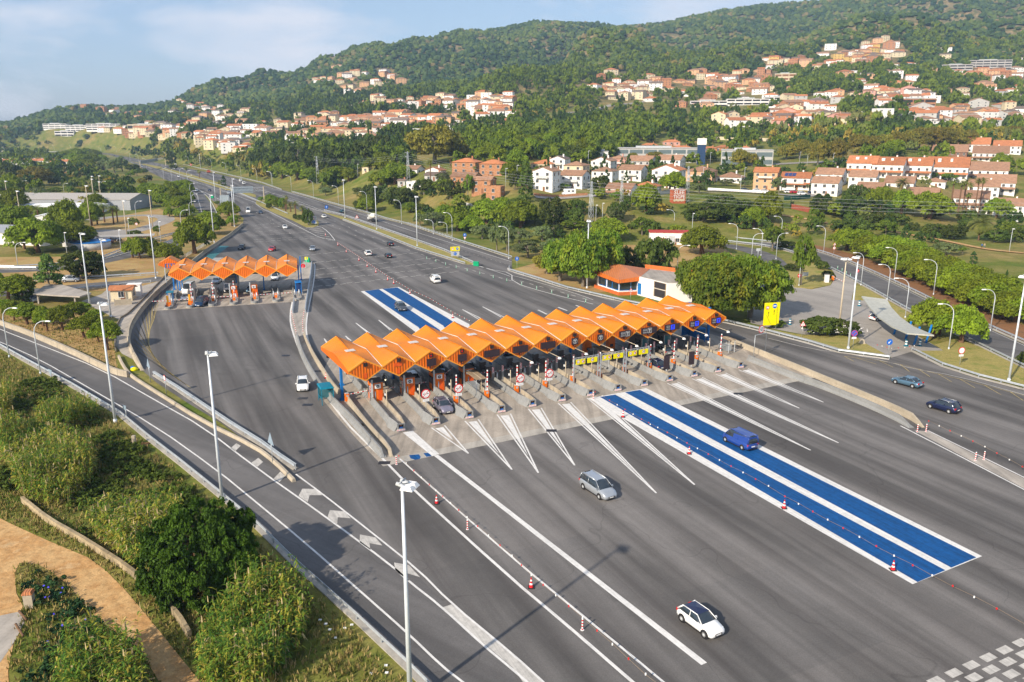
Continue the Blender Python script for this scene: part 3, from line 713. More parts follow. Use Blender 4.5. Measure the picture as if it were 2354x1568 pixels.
def col_post(root,x,y,h,mt=BLUEM,w=.2):
    m=MB();m.box(x-w,x+w,y-w*.8,y+w*.8,.04,h,mt);m.box(x-w*1.7,x+w*1.7,y-w*1.7,y+w*1.7,.04,.3,mt);m.build('column',root)
DC=AX-math.pi/2   # local x axis (towards the camera along the lanes), y along the row
base=W(-105.6,34.05)
CAN=empty('toll_canopy',base,DC,'long zigzag orange metal canopy over the thirteen toll lanes with blue columns','canopy')
canopy(CAN,14,5.0,12.9,(4.5,6.1,7.5,7.1,6.45,7.85))
for x,y in((-5.6,-1.8),(-17.4+.3,.2),(-6.4,8.3),(-7.8,24),(-7.7,39.5),(-6.7,54.2),(-6.3,69.6),(-11.5,8.5),(-12,24.3),(-12,39.8),(-11.5,54.4),(-11.6,69.3)):
    col_post(CAN,x if x>-13 else -12.4,y,6.4)
# what hangs on each gable: small signal, display, lower signal, floodlight arm
DISP={2:'s',3:'s',4:'w',5:'w',6:'w',7:'c',8:'c',9:'d',10:'D',11:'DB',12:'dB',13:'dB'}
for k in range(14):
    y=k*5.0
    m=MB();m.box(.36,.6,y-.28,y+.28,6.55,7.05,BLK);m.disc((.62,y-.05,6.8),(1,0,0),.14,LAMPR if k in(2,3) else DRK,10);m.build('signal_head',CAN)
    k2=DISP.get(k)
    if k in(0,1):
        m=MB();m.box(.34,.37,y-.22,y+.2,4.75,5.5,PATCH)
        if k==1:m.box(.34,.372,y-.75,y+.5,5.85,6.35,PATCH)
        m.build('repainted_patch',CAN)
    if k2:
        wdt={'s':.72,'w':1.3,'c':.6,'d':1.12,'D':1.6,'DB':1.6,'dB':1.05}[k2];off=0.05
        s=MB();s.box(.42,.62,y-wdt,y+wdt,5.25,6.3,SCRN);dp=s.build('display_board',CAN)
        if k2=='c':
            q=MB();q.disc((.64,y,5.78),(1,0,0),.42,SCRW,24,.36);q.box(.63,.65,y-.24,y+.24,5.9,6.0,SCRW);q.box(.63,.65,y-.06,y+.06,5.5,5.9,SCRW);q.build('t_symbol',dp)
        if k2[0] in'dD':
            cx=y+(.45 if k2[0]=='d' else 0.05);bm_=LEDB if 'B' in k2 else SCRW
            q=MB()
            if 'B' in k2:q.box(.63,.645,cx-.42,cx+.42,5.35,6.2,LEDB);tm=SCRN
            else:
                tm=SCRW
                for a,b,c,e in((-.42,.42,6.14,6.2),(-.42,.42,5.35,5.41),(-.42,-.36,5.35,6.2),(.36,.42,5.35,6.2)):q.box(.63,.645,cx+a,cx+b,c,e,SCRW)
            q.box(.646,.66,cx-.24,cx+.24,5.92,6.03,tm);q.box(.646,.66,cx-.07,cx+.07,5.5,5.92,tm);q.build('t_symbol',dp)
            q=MB();lx=cx-1.0
            for a,b,c,e in((-.35,.35,6.08,6.12),(-.35,.35,5.78,5.82),(-.35,-.31,5.78,6.12),(.31,.35,5.78,6.12),(-.3,.3,5.9,5.95)):q.box(.63,.645,lx+a,lx+b,c,e,GREYP)
            for i in range(3):q.disc((.64,lx-.28+i*.27,5.5),(1,0,0),.12,GREYP,12,.07)
            q.build('card_and_coin_symbol',dp)
    if k>1:
        m=MB();m.box(.36,.58,y-.2,y+.2,4.85,5.2,BLK);m.disc((.6,y,5.05),(1,0,0),.13,AMBER,10);m.build('signal_head',CAN)
    if k>=5:
        m=MB();m.tube([(.4,y+.1,4.6),(3.1,y+.5,4.35)],.045,POLEY,6);m.frus((2.9,3.35,y+.3,y+.75,4.1),(3.0,3.25,y+.4,y+.65,4.38),WHT);m.build('floodlight',CAN)
# west canopy
axw=R(13.0)
cw=G('C0',400,470,4.6);dv=(G('C0',1830,410,4.6)-cw);dvn=dv.normalized();rw=math.atan2(dvn.y,dvn.x)
cw.z=0
WC=empty('toll_canopy',cw,rw-math.pi/2,'shorter zigzag orange canopy over the six western toll lanes, seen from the front','canopy')
pw=dv.length/5
canopy(WC,6,pw,12.6,(4.6,6.2,7.5,7.1,6.5,7.9))
RWI=rw-math.pi/2
inv=Matrix.Rotation(-RWI,4,'Z')
for r,x,y in[('C0',325,600),('C0',405,610),('C0',1165,640),('C0',1995,600),('C0',2020,470),('C0',1525,600)]:
    q=inv@(G(r,x,y)-cw);col_post(WC,q.x,q.y,6.3,BLUEM if x!=1525 else BLUEM,.17)
g0=G('C0',265,335,4.6);g0.z=0
SC=empty('toll_canopy',g0,RWI,'single small orange gable canopy at the far left of the western toll lanes','canopy')
m=MB();hp=2.6
m.extr([(0,7.6),(-hp,6.2),(-hp,5.9),(0,4.7),(hp,5.9),(hp,6.2)],-.1,.05,PANO);m.build('gable_panel',SC)
m=MB()
for sy in(-1,1):m.add([(.1,0,7.65),(.1,sy*hp,6.25),(-4,sy*hp,6.25),(-4,0,7.65)],[(0,1,2,3)],ROOFO)
m.build('roof',SC)
m=MB();
for a in range(4):m.box(.06,.12,-1+a*.7,-.85+a*.7,5.1,6.2,BLUEM)
m.box(.06,.12,-1,1.3,6.1,6.2,BLUEM);m.box(.06,.12,-1,1.3,5.1,5.2,BLUEM);m.build('sign_frame',SC)
m=MB();m.box(-2,-1.8,-1.6,-1.4,0,6.2,GREYP);m.box(-2,-1.8,1.4,1.6,0,6.2,GREYP);m.build('column',SC)
# ---------- toll islands
IA=R(24)-math.pi/2
def chev(m,x,y0,y1,z0,z1):
    m.box(x,x+.03,y0,y1,z0,z1,WHT)
    n=6;w_=(y1-y0)/n;zc=(z0+z1)/2
    for i in range(n):
        a=y0+i*w_;s=1 if i>=n/2 else -1
        c=a+w_/2
        m.add([(x+.034,c-s*w_*.35,z0+.02),(x+.034,c+s*w_*.05,z0+.02),(x+.034,c+s*w_*.4,zc),(x+.034,c+s*w_*.05,z1-.02),(x+.034,c-s*w_*.35,z1-.02),(x+.034,c,zc)],[(0,1,2,5),(5,2,3,4)],RED)
def jersey(m,x0,x1,y,mt,h=.95,side=1,wt=.14,wb=.42):
    """precast barrier segments from x0 to x1, joints every 3 m, sloped foot on one side"""
    L=x1-x0;n=max(1,int(round(L/3.0)));s=L/n
    for i in range(n):
        m.extr([(y-side*wt*.5,h),(y+side*wt*.5,h),(y+side*(wt*.5+.1),.4),(y+side*wb,.22),(y+side*wb,.04),(y-side*wt*.8,.04)],x0+i*s+.03,x0+(i+1)*s-.03,mt)
def make_island(L=30,nose=True):
    t=empty('toll_island')
    m=MB();m.prism([(-L,-.95),(-L,1.3),(-3.4,1.3),(-.1,.75),(-.1,-.75),(-1.2,-.95)],.036,.2,KERB);m.build('kerb_base',t)
    m=MB();jersey(m,-13.0,-3.9,-.55,CJERS,1.0,-1);m.build('left_barrier',t)
    m=MB();jersey(m,-12.8,-3.6,1.05,CWALL,.8,1,.16,.16);m.build('right_barrier',t)
    m=MB();jersey(m,-24,-19,-.6,CJERS,.95,-1);jersey(m,-17.8,-15,-.6,CJERS,.95,-1);jersey(m,-24,-15,.65,CJERS,.85,1);m.build('inner_barrier',t)
    if nose:
        n=MB()
        # faceted crash nose: left flank slopes out, open box at the tip
        n.add([(-3.8,-.62,1.0),(-3.8,-1.05,.05),(-2.2,-1.25,.05),(-.2,-.85,.05),(-.25,-.32,1.12),(-1.4,-.38,1.12)],[(0,1,2,5),(2,3,4,5)],CJERS)
        n.add([(-3.8,-.5,.95),(-1.4,-.28,1.06),(-.25,-.22,1.08),(-.25,-.32,1.12),(-1.4,-.38,1.12),(-3.8,-.62,1.0)],[(0,1,4,5),(1,2,3,4)],CJERS)
        n.box(-.3,-.02,-.5,-.3,.04,1.1,CJERS);n.box(-.3,-.02,.42,.56,.04,1.1,CJERS);n.add([(-3.6,1.0,.04),(-3.6,1.12,.04),(-.2,.62,.04),(-.2,.5,.04),(-3.6,1.0,.8),(-3.6,1.12,.8),(-.2,.62,1.05),(-.2,.5,1.05)],[(0,3,2,1),(4,5,6,7),(0,1,5,4),(1,2,6,5),(2,3,7,6),(3,0,4,7)],CWALL)
        n.box(-.5,-.04,-.3,.42,.04,.5,CJERS);n.box(-.3,-.06,-.3,.42,1.0,1.08,CJERS)
        n.build('crash_nose',t)
        q=MB();chev(q,0.0,-.62,.56,.16,.4);q.build('chevron_plate',t)
        q=MB();q.box(-.45,-.3,-.28,.4,.5,1.0,DRK);q.disc((-.28,.06,.86),(1,0,0),.15,AMBER,14);q.build('warning_lamp',t)
        q=MB();q.add([(-.2,-.2,.46),(-.2,.3,.46),(-.35,.25,.7),(-.35,.0,.74)],[(0,1,2,3)],BLUEM);q.add([(-.04,-.25,.5),(-.04,.32,.5),(-.04,.2,.62),(-.04,-.05,.66)],[(0,1,2,3)],BLUES);q.build('blue_plate',t)
    for y,h in((-.62,2.5),(1.05,2.6)):
        q=MB();q.box(-13.6,-13.3,y-.16,y+.16,.04,h,CJERS)
        for i in range(4):
            z=h-.95+i*.23
            q.add([(-13.29,y-.17,z),(-13.29,y+.17,z+.16),(-13.29,y+.17,z+.28),(-13.29,y-.17,z+.12)],[(0,1,2,3)],RED)
        q.box(-13.31,-13.295,y-.17,y+.17,h-1.0,h,WHT);q.build('height_post',t)
    q=MB();q.tube([(-13.0,-.05,0),(-13.0,-.05,1.7)],.11,GALV,8);q.tube([(-14.6,.1,0),(-14.6,.1,1.4)],.09,GALV,8);q.build('bollard',t)
    q=MB();q.tube([(-9.6,.75,0),(-9.6,.75,2.9)],.06,POLEY,6);q.box(-9.85,-9.6,.5,.65,2.0,2.3,WHT);q.build('reader_pole',t)
    q=MB();q.box(-12.9,-12.3,-.3,.3,.2,.22,YEL);
    for i in range(4):q.box(-12.9,-12.3,-.25+i*.14,-.19+i*.14,.221,.224,BLK)
    q.build('step_plate',t)
    return t
proto=make_island()
KIDS[proto.name]=list(proto.children)
ILBL={0:'empty lane island nearest the left end of the main toll row, booth behind it'}
isl=[]
for k in range(13):
    o=proto if k==0 else copy_tree(proto)
    p=W(-94.9,35.2+5.04*k);
    o.location=p;o.rotation_euler=(0,0,IA);isl.append(o)
    later(o,'concrete toll island with crash nose','in the main toll row','toll island','toll islands of the main row')
def ipt(k,x,y,z=0):
    p=W(-94.9,35.2+5.04*k);return Vector((p.x+math.cos(IA)*x-math.sin(IA)*y,p.y+math.sin(IA)*x+math.cos(IA)*y,z))
# ---------- lane equipment
def striped_arm(m,p,q,w=.07,h=.14,n=13,off=0):
    p=Vector(p);q=Vector(q)
    for i in range(n):
        a=p.lerp(q,i/n);b=p.lerp(q,(i+1)/n);m.tube([a,b],w,RED if (i+off)%3==2 else WHT,4,True)
def gate(loc,rz,up,label,L=3.6,ang=0.06,yside=1,grp='lane barrier gates'):
    t=empty('barrier_gate',loc,rz)
    m=MB();m.box(-.25,.25,-.28,.28,.2,1.35,ORANGE);m.box(-.22,.22,-.25,.25,1.35,1.42,GREYP);m.box(.25,.26,-.15,.15,.9,1.2,GREYP);m.build('cabinet',t)
    a=MB()
    if up:striped_arm(a,(.0,yside*.1,1.3),(.05,yside*.12,1.3+L),.11)
    else:striped_arm(a,(.0,yside*.3,1.15),(.0,yside*(.3+L*math.cos(ang)),1.15+L*math.sin(ang)),.065)
    a.build('arm',t)
    return later(t,label[0],label[1],'barrier gate',grp)
for k in range(2,13):
    gate(ipt(k,-6.6 if k<12 else -6.2,.4),IA,True,('orange gate with striped arm upright','before the main canopy'),3.2)
for k,a in((0,.05),(1,.06),(2,.6),(3,.08),(4,.06),(5,.08),(6,.3)):
    gate(ipt(k,-15.0,.0),IA,False,('orange gate with lowered striped arm','at the canopy edge'),3.3,a)
gate(W(-110.0,32.6),DC,False,('orange gate with lowered arm','beside the teal glass shelter and blue column'),3.4,.05)
for k in(7,8,9,10):
    gate(ipt(k,-26,.0),IA,False,('far shaded gate with lowered arm','behind the main booths'),3.3,.05)
# booths
def booth(kind):
    t=empty('toll_booth')
    if kind=='o':
        m=MB();m.box(-1.1,1.1,-.85,.85,.2,3.0,ORANGE);m.box(-1.2,1.2,-.95,.95,3.0,3.12,DGREY);m.build('cabin',t)
        m=MB();m.box(1.1,1.38,-.4,.45,2.2,2.85,WHT);m.disc((1.4,0,2.52),(1,0,0),.24,DRK,16);m.disc((1.41,0,2.52),(1,0,0),.12,GREYP,12);m.build('air_conditioner',t)
        m=MB();m.box(-.9,.2,-.92,-.85,1.2,2.3,GLASS);m.box(-.9,.9,.85,.9,1.2,2.3,GLASS);m.box(.4,.9,-.9,-.86,.5,2.4,DRK);m.build('window',t)
        m=MB();m.box(1.1,1.13,.1,.7,.3,1.9,PATCH);m.build('door',t)
        m=MB();m.box(1.15,1.35,-.95,-.7,.2,3.6,GREYP);m.build('cable_duct',t)
    elif kind=='g':
        m=MB();m.box(-2.2,1.6,-.8,.8,.2,3.1,DGREY);m.build('cabin',t)
        m=MB();m.box(-2.4,1.7,-.95,.95,3.1,3.25,DGREY);m.frus((-1.2,.2,-.5,.5,3.25),(-1,.0,-.35,.35,3.55),GREYP);m.build('roof_unit',t)
        m=MB();m.box(1.6,1.64,-.6,.6,1.3,2.8,TEALG);m.box(1.6,1.66,-.7,-.6,1.2,2.9,GREYP);m.box(1.6,1.66,.6,.7,1.2,2.9,GREYP);m.box(-.2,.5,-.84,-.8,1.5,2.6,GLASS);m.box(.8,1.4,-.84,-.8,1.5,2.6,GLASS);m.build('window',t)
    elif kind=='d':
        m=MB();m.box(-2.4,.6,-.75,.75,.2,3.7,GREYP);m.build('cabin',t)
        m=MB();m.box(.6,1.4,-.7,.7,.2,3.3,ORANGE);m.box(1.4,1.43,-.3,.3,1.2,1.7,DRK);m.build('side_cabinet',t)
        m=MB();m.box(-.9,.0,-.8,-.75,.4,3.2,WHT);m.box(-.5,-.4,-.83,-.8,1.8,2.1,BLK);m.box(.6,.62,-.35,-.05,2.1,2.3,YEL);m.build('door',t)
    elif kind=='m':
        m=MB();m.box(-.35,.35,-.45,.45,.2,1.75,DGREY);m.build('case',t)
        m=MB();m.add([(-.42,-.5,1.75),(.42,-.5,1.75),(.42,.5,1.85),(-.42,.5,1.85),(-.42,-.5,1.8),(.42,-.5,1.8),(.42,.5,1.9),(-.42,.5,1.9)],[(4,5,6,7),(0,1,5,4),(1,2,6,5),(2,3,7,6),(3,0,4,7)],GREYP);m.build('lid',t)
    return t
BLAB={'o':('orange booth with air conditioner','under the main canopy'),'g':('dark grey glazed toll booth','under the main canopy'),'d':('light grey equipment cabin','under the main canopy'),'m':('dark payment machine with pale lid','under the main canopy')}
def place_booth(kind,p,rz,cache={}):
    if kind not in cache:cache[kind]=booth(kind);o=cache[kind];KIDS[o.name]=list(o.children)
    else:o=copy_tree(cache[kind])
    o.location=p;o.rotation_euler=(0,0,rz)
    return later(o,BLAB[kind][0],BLAB[kind][1],'toll booth' if kind!='m' else 'payment machine','toll booths' if kind!='m' else 'payment machines')
for y in(3.0,8.0,12.8,17.8):
    p=W(-108.9-0.0,34.05+y-.4);place_booth('o',p,IA)
for k in range(4,9):
    place_booth('m',ipt(k,-16.5,-.1),IA);place_booth('m',ipt(k,-19.2,.0),IA)
for k in(8,9,10):place_booth('d',ipt(k-.0,-19.8,.2),IA)
for k in(10,11):place_booth('g',ipt(k,-16.6,.2),IA)
for k in(8,):place_booth('m',ipt(k,-17,.0),IA)
# glass shelter left, blue shelter right
def shelter(loc,rz,label,fm,gm,lx=2.6,ly=1.7,h=2.5):
    t=empty('shelter',loc,rz,label,'shelter')
    m=MB()
    for x in(-lx/2,lx/2):
        for y in(-ly/2,ly/2):m.box(x-.05,x+.05,y-.05,y+.05,.04,h,fm)
    m.box(-lx/2,lx/2,-ly/2-.03,-ly/2+.03,.9,1.0,fm);m.build('frame',t)
    m=MB();m.frus((-lx/2-.15,lx/2+.15,-ly/2-.15,ly/2+.15,h),(-lx/2,lx/2,-ly/2,ly/2,h+.18),fm);m.build('roof',t)
    m=MB();m.box(-lx/2,lx/2,ly/2-.02,ly/2+.02,.3,h-.1,gm);m.box(-lx/2-.02,-lx/2+.02,-ly/2,ly/2,.3,h-.1,gm);m.build('glass_pane',t)
shelter(W(-111.4,29.9)+Vector((0,0,0)),IA,'teal framed glass shelter beside the blue column left of the main toll lanes',TEALM,TEALG)
shelter(W(-113.6,101.5),IA,'blue framed staff shelter in the shade at the right end of the main canopy',BLUEM,BLUEM,5,1.6,2.6)
def flat_roof(loc,rz,label,L=5.4,w=1.7,h=2.7,ladder=True):
    t=empty('stair_shelter',loc,rz,label,'stair shelter')
    m=MB();m.box(-L/2,L/2,-w/2,w/2,h,h+.1,BRN);m.box(-L/2,L/2,-.04,.04,h+.1,h+.13,POLEY);m.build('roof',t)
    m=MB()
    for x in(-L/2+.2,L/2-.2):
        for y in(-w/2+.1,w/2-.1):m.box(x-.05,x+.05,y-.05,y+.05,.1,h,GREYP)
    m.build('post',t)
    m=MB()
    for i in range(7):m.box(-1.8+i*.35,-1.75+i*.35,-.6,.6,.2,1.15,GALV)
    m.box(-1.8,.4,-.62,-.58,1.1,1.18,GALV);m.box(-1.8,.4,.58,.62,1.1,1.18,GALV);m.build('railing',t)
flat_roof(ipt(3,-10.6,.1),IA,'brown flat roof over the tunnel stairs on the fourth toll island from left')
flat_roof(ipt(8,-12.4,.1),IA,'brown flat roof over the tunnel stairs behind the yellow sign gantry',5.6)
flat_roof(W(-104,101.2),IA,'small grey stair roof with railings at the right end of the toll row',2.6,1.5,2.4)
# round prohibition signs and the yellow gantry
BLF=('bno','bup','bdown')
def disc_sign(loc,rz,h,r,label,face,plate=False,cat='sign',post=GALV,two=False):
    t=empty('road_sign',loc,rz,label,'sign')
    m=MB();m.tube([(0,0,0),(0,0,h+r*.6)],.045,post,6);m.build('post',t)
    m=MB();m.disc((.05,0,h),(1,0,0),r,RED if face not in BLF else BLUES,28,0,.03);m.disc((.054,0,h),(1,0,0),r*(.8 if face not in BLF else .94),WHT if face not in BLF else BLUES,28)
    x=.06
    if face=='cross':
        for s in(-1,1):m.add([(x,-s*r*.6-.035,h-r*.55),(x,-s*r*.6+.035,h-r*.62),(x,s*r*.6+.035,h+r*.55),(x,s*r*.6-.035,h+r*.62)],[(0,1,2,3)],RED)
        m.box(x,x+.005,-r*.6,-r*.25,h-.04,h+.06,BLK);m.box(x,x+.005,r*.25,r*.6,h-.04,h+.06,BLK);m.box(x,x+.005,-r*.2,r*.2,h-r*.6,h-r*.52,GREYP)
    elif face=='bar':
        m.disc((.055,0,h),(1,0,0),r*.93,RED,28);m.box(x,x+.01,-r*.65,r*.65,h-r*.15,h+r*.15,WHT)
    elif face=='toll':
        m.box(x,x+.01,-r*.6,r*.6,h-.04,h+.04,BLK)
    elif face=='bno':
        m.disc((.056,0,h),(1,0,0),r*.93,RED,28);m.disc((.058,0,h),(1,0,0),r*.78,BLUES,28)
        for s in(-1,1):m.add([(x,-s*r*.55-.05,h-r*.5),(x,-s*r*.55+.05,h-r*.6),(x,s*r*.55+.05,h+r*.5),(x,s*r*.55-.05,h+r*.6)],[(0,1,2,3)],RED)
    elif face in('bup','bdown'):
        a=0 if face=='bup' else R(135)
        pts=[(-.07,-.5),(.07,-.5),(.07,.1),(.3,.1),(0,.6),(-.3,.1),(-.07,.1)]
        v=[(x,r*(p[0]*math.cos(a)-p[1]*math.sin(a))*1.1,h+r*(p[0]*math.sin(a)+p[1]*math.cos(a))*1.1) for p in pts]
        m.add(v,[(0,1,2,6),(3,4,5)],WHT)
    f=m.build('sign_face',t)
    if face=='toll':
        add_text('lettering','PEATGE',r*.3,BLK,Matrix.Translation((.075,0,h+r*.33))@FACE,f,.005);add_text('lettering','PEAJE',r*.3,BLK,Matrix.Translation((.075,0,h-r*.33))@FACE,f,.005)
    if face in('30','60','40'):add_text('lettering',face,r*.85,BLK,Matrix.Translation((.075,0,h))@FACE,f,.005)
    if plate:
        m=MB();m.box(.05,.08,-r*.7,r*.7,h-r*1.65,h-r*1.1,WHT);m.box(.08,.085,-r*.5,r*.5,h-r*1.3,h-r*1.22,GREYP);m.box(.08,.085,-r*.5,r*.5,h-r*1.5,h-r*1.42,GREYP);m.build('plate',t)
    return t
for k,(r,x,y,ft) in enumerate([('C2',1612,520,0),('C2',2033,450,0),('C3',672,945,0),('C3',1052,895,0)]):
    kk=[1,2,4,5][k];p=ipt(kk,-4.3,.0)
    t=disc_sign(p,IA+R(4),3.2,.68,'','cross',True)
    later(t,'round sign with red cross','on the main toll islands','sign','prohibition signs on the islands')
t=disc_sign(Vector((G('C4',1790,750).x,G('C4',1790,750).y,0)),IA+R(10),4.9,.72,'','toll');tag(t,'round red ringed toll sign on a frame right of the toll row','sign')
m=MB();m.tube([(0,-1.5,0),(0,-1.5,4),(0,1.5,4),(0,1.5,0)],.06,GALV,6);m.build('frame',t)
bpy.data.objects.remove([c for c in t.children if c.name.startswith('post')][0])
# yellow height gantry: three portals spanning four islands
gp=[ipt(6,-6.2,.15),ipt(7,-6.2,.15),ipt(8,-6.2,.15),ipt(9,-6.2,.15)]
for i in range(3):
    a=gp[i]+(gp[i+1]-gp[i]).normalized()*.25;b=gp[i+1]-(gp[i+1]-gp[i]).normalized()*.25;dd=(b-a);rz=math.atan2(dd.y,dd.x)-math.pi/2
    t=empty('sign_portal',a,rz);L=dd.length
    m=MB();m.box(-.08,.08,-.08,.08,.1,4.4,GALV);m.box(-.08,.08,L-.08,L+.08,.1,4.4,GALV);m.box(-.05,.05,0,L,4.25,4.33,GALV);m.box(-.05,.05,0,L,4.0,4.06,GALV)
    for j in range(7):m.tube([(0,L*j/7,4.03),(0,L*(j+1)/7,4.3)],.025,GALV,4)
    m.build('portal_frame',t)
    for j,(y0,y1) in enumerate(((.2,L/2-.15),(L/2+.05,L-.15))):
        m=MB();m.box(.1,.16,y0+.1,y1-.1,3.2,4.0,YEL);cy=(y0+y1)/2
        cs=[(cy,.32)] if j else [(cy-.45,.28),(cy+.45,.28)]
        for c,r in cs:m.disc((.165,c,3.65),(1,0,0),r,RED,20);m.disc((.17,c,3.65),(1,0,0),r*.8,WHT,20)
        pn=m.build('sign_panel',t)
        if j:add_text('lettering','30',.42,BLK,Matrix.Translation((.18,cy,3.65))@FACE,pn,.004)
        else:
            add_text('lettering','2 m',.2,BLK,Matrix.Translation((.18,cy-.5,3.65))@FACE,pn,.004)
            m=MB();m.add([(.18,cy+.28,3.85),(.18,cy+.34,3.9),(.18,cy+.72,3.45),(.18,cy+.66,3.4)],[(0,1,2,3)],RED);m.box(.175,.178,cy+.35,cy+.65,3.6,3.7,BLK);m.build('symbol',pn)
    later(t,'portal with two yellow panels reading 30','over the toll lanes','sign portal','yellow sign portals')
for k in(10,11):
    p=ipt(k-.45 if k==10 else k-.4,-4.9,-.2) if False else ipt(k-1+ (0 if k==10 else 0),0,0)
for r,x,y,l in(('C4',548,990,'left'),('C4',880,930,'right')):
    p=G(r,x,y);t=empty('matrix_sign',p,IA);m=MB();m.box(-.12,.12,-.5,.5,.9,3.1,SCRN);m.build('screen',t);m=MB();m.tube([(0,0,0),(0,0,.95)],.07,GALV,6);m.build('post',t)
    tag(t,'tall black matrix screen standing on a toll island, %s one of the pair'%l,'matrix sign','black matrix screens')
# ---------- vehicles: x forward, y left, wheels on z=0
def paint(name,c,metal=.25):
    k='paint_'+name
    if k in MATS:return MATS[k]
    m,n=nt(k);v=coords(n);f=noise(n,1.2,4,.6,v);x=ramp(n,f,[(.3,[q*.9 for q in c]),(.7,c)])
    dirt=noise(n,5,4,.7,v)
    finish(m,n,x,.28,metal,spec=.5,coat=.6);MATS[k]=m;return m
PC={'white':(.82,.82,.8),'silver':(.42,.45,.48),'grey':(.09,.1,.115),'black':(.012,.013,.018),'navy':(.01,.016,.06),'blue':(.012,.05,.26),'steelblue':(.1,.19,.27),'red':(.5,.012,.02),'mauve':(.26,.24,.3),'darkblue':(.01,.04,.1),'orange':(.62,.09,.01),'teal':(.01,.09,.13),'tan':(.3,.28,.25)}
def loft(m,st,mt,prof):
    """st: list of (x, halfwidth, z0, z1); prof(w,z0,z1)->points of half section bottom to top centre"""
    rows=[]
    for x,w,z0,z1 in st:
        h=prof(w,z0,z1);rows.append([(x,-y,z) for y,z in h]+[(x,y,z) for y,z in h[::-1]])
    k=len(rows[0]);vs=[v for r in rows for v in r];fs=[]
    for i in range(len(rows)-1):
        for j in range(k-1):fs.append((i*k+j,i*k+j+1,(i+1)*k+j+1,(i+1)*k+j))
        fs.append((i*k+k-1,i*k,(i+1)*k,(i+1)*k+k-1))
    fs.append(tuple(range(k))[::-1]);fs.append(tuple((len(rows)-1)*k+j for j in range(k)))
    m.add(vs,fs,mt,True)
def bodyp(w,z0,z1):
    return [(w*.86,z0),(w*.985,z0+.12),(w,z0+(z1-z0)*.45),(w*.975,z1-.1),(w*.9,z1-.01),(w*.45,z1+.035)]
def cabp(w,z0,z1):
    return [(w,z0),(w*.985,z0+.06),(w*.88,z1-.1),(w*.78,z1-.015),(w*.4,z1+.02)]
KIND={ # L, W, H, belt, hood, front axle, rear axle, cabin: windscreen base x, roof front x, roof rear x, rear base x
'hatch':(4.05,1.74,1.45,.93,.9,1.3,-1.25,.95,.25,-1.35,-1.85),
'sedan':(4.55,1.78,1.43,.93,.88,1.4,-1.35,1.0,.3,-1.0,-1.75),
'suv':(4.4,1.85,1.62,1.02,1.0,1.4,-1.3,1.05,.4,-1.6,-2.05),
'mpv':(5.0,1.9,1.78,1.05,1.0,1.5,-1.5,1.45,.55,-2.1,-2.42),
'van':(4.9,1.92,1.98,1.1,1.12,1.55,-1.5,1.75,1.0,-2.35,-2.42),
'tvan':(5.4,2.0,2.5,1.15,1.25,1.75,-1.7,2.1,1.25,-2.62,-2.68)}
CARM={}
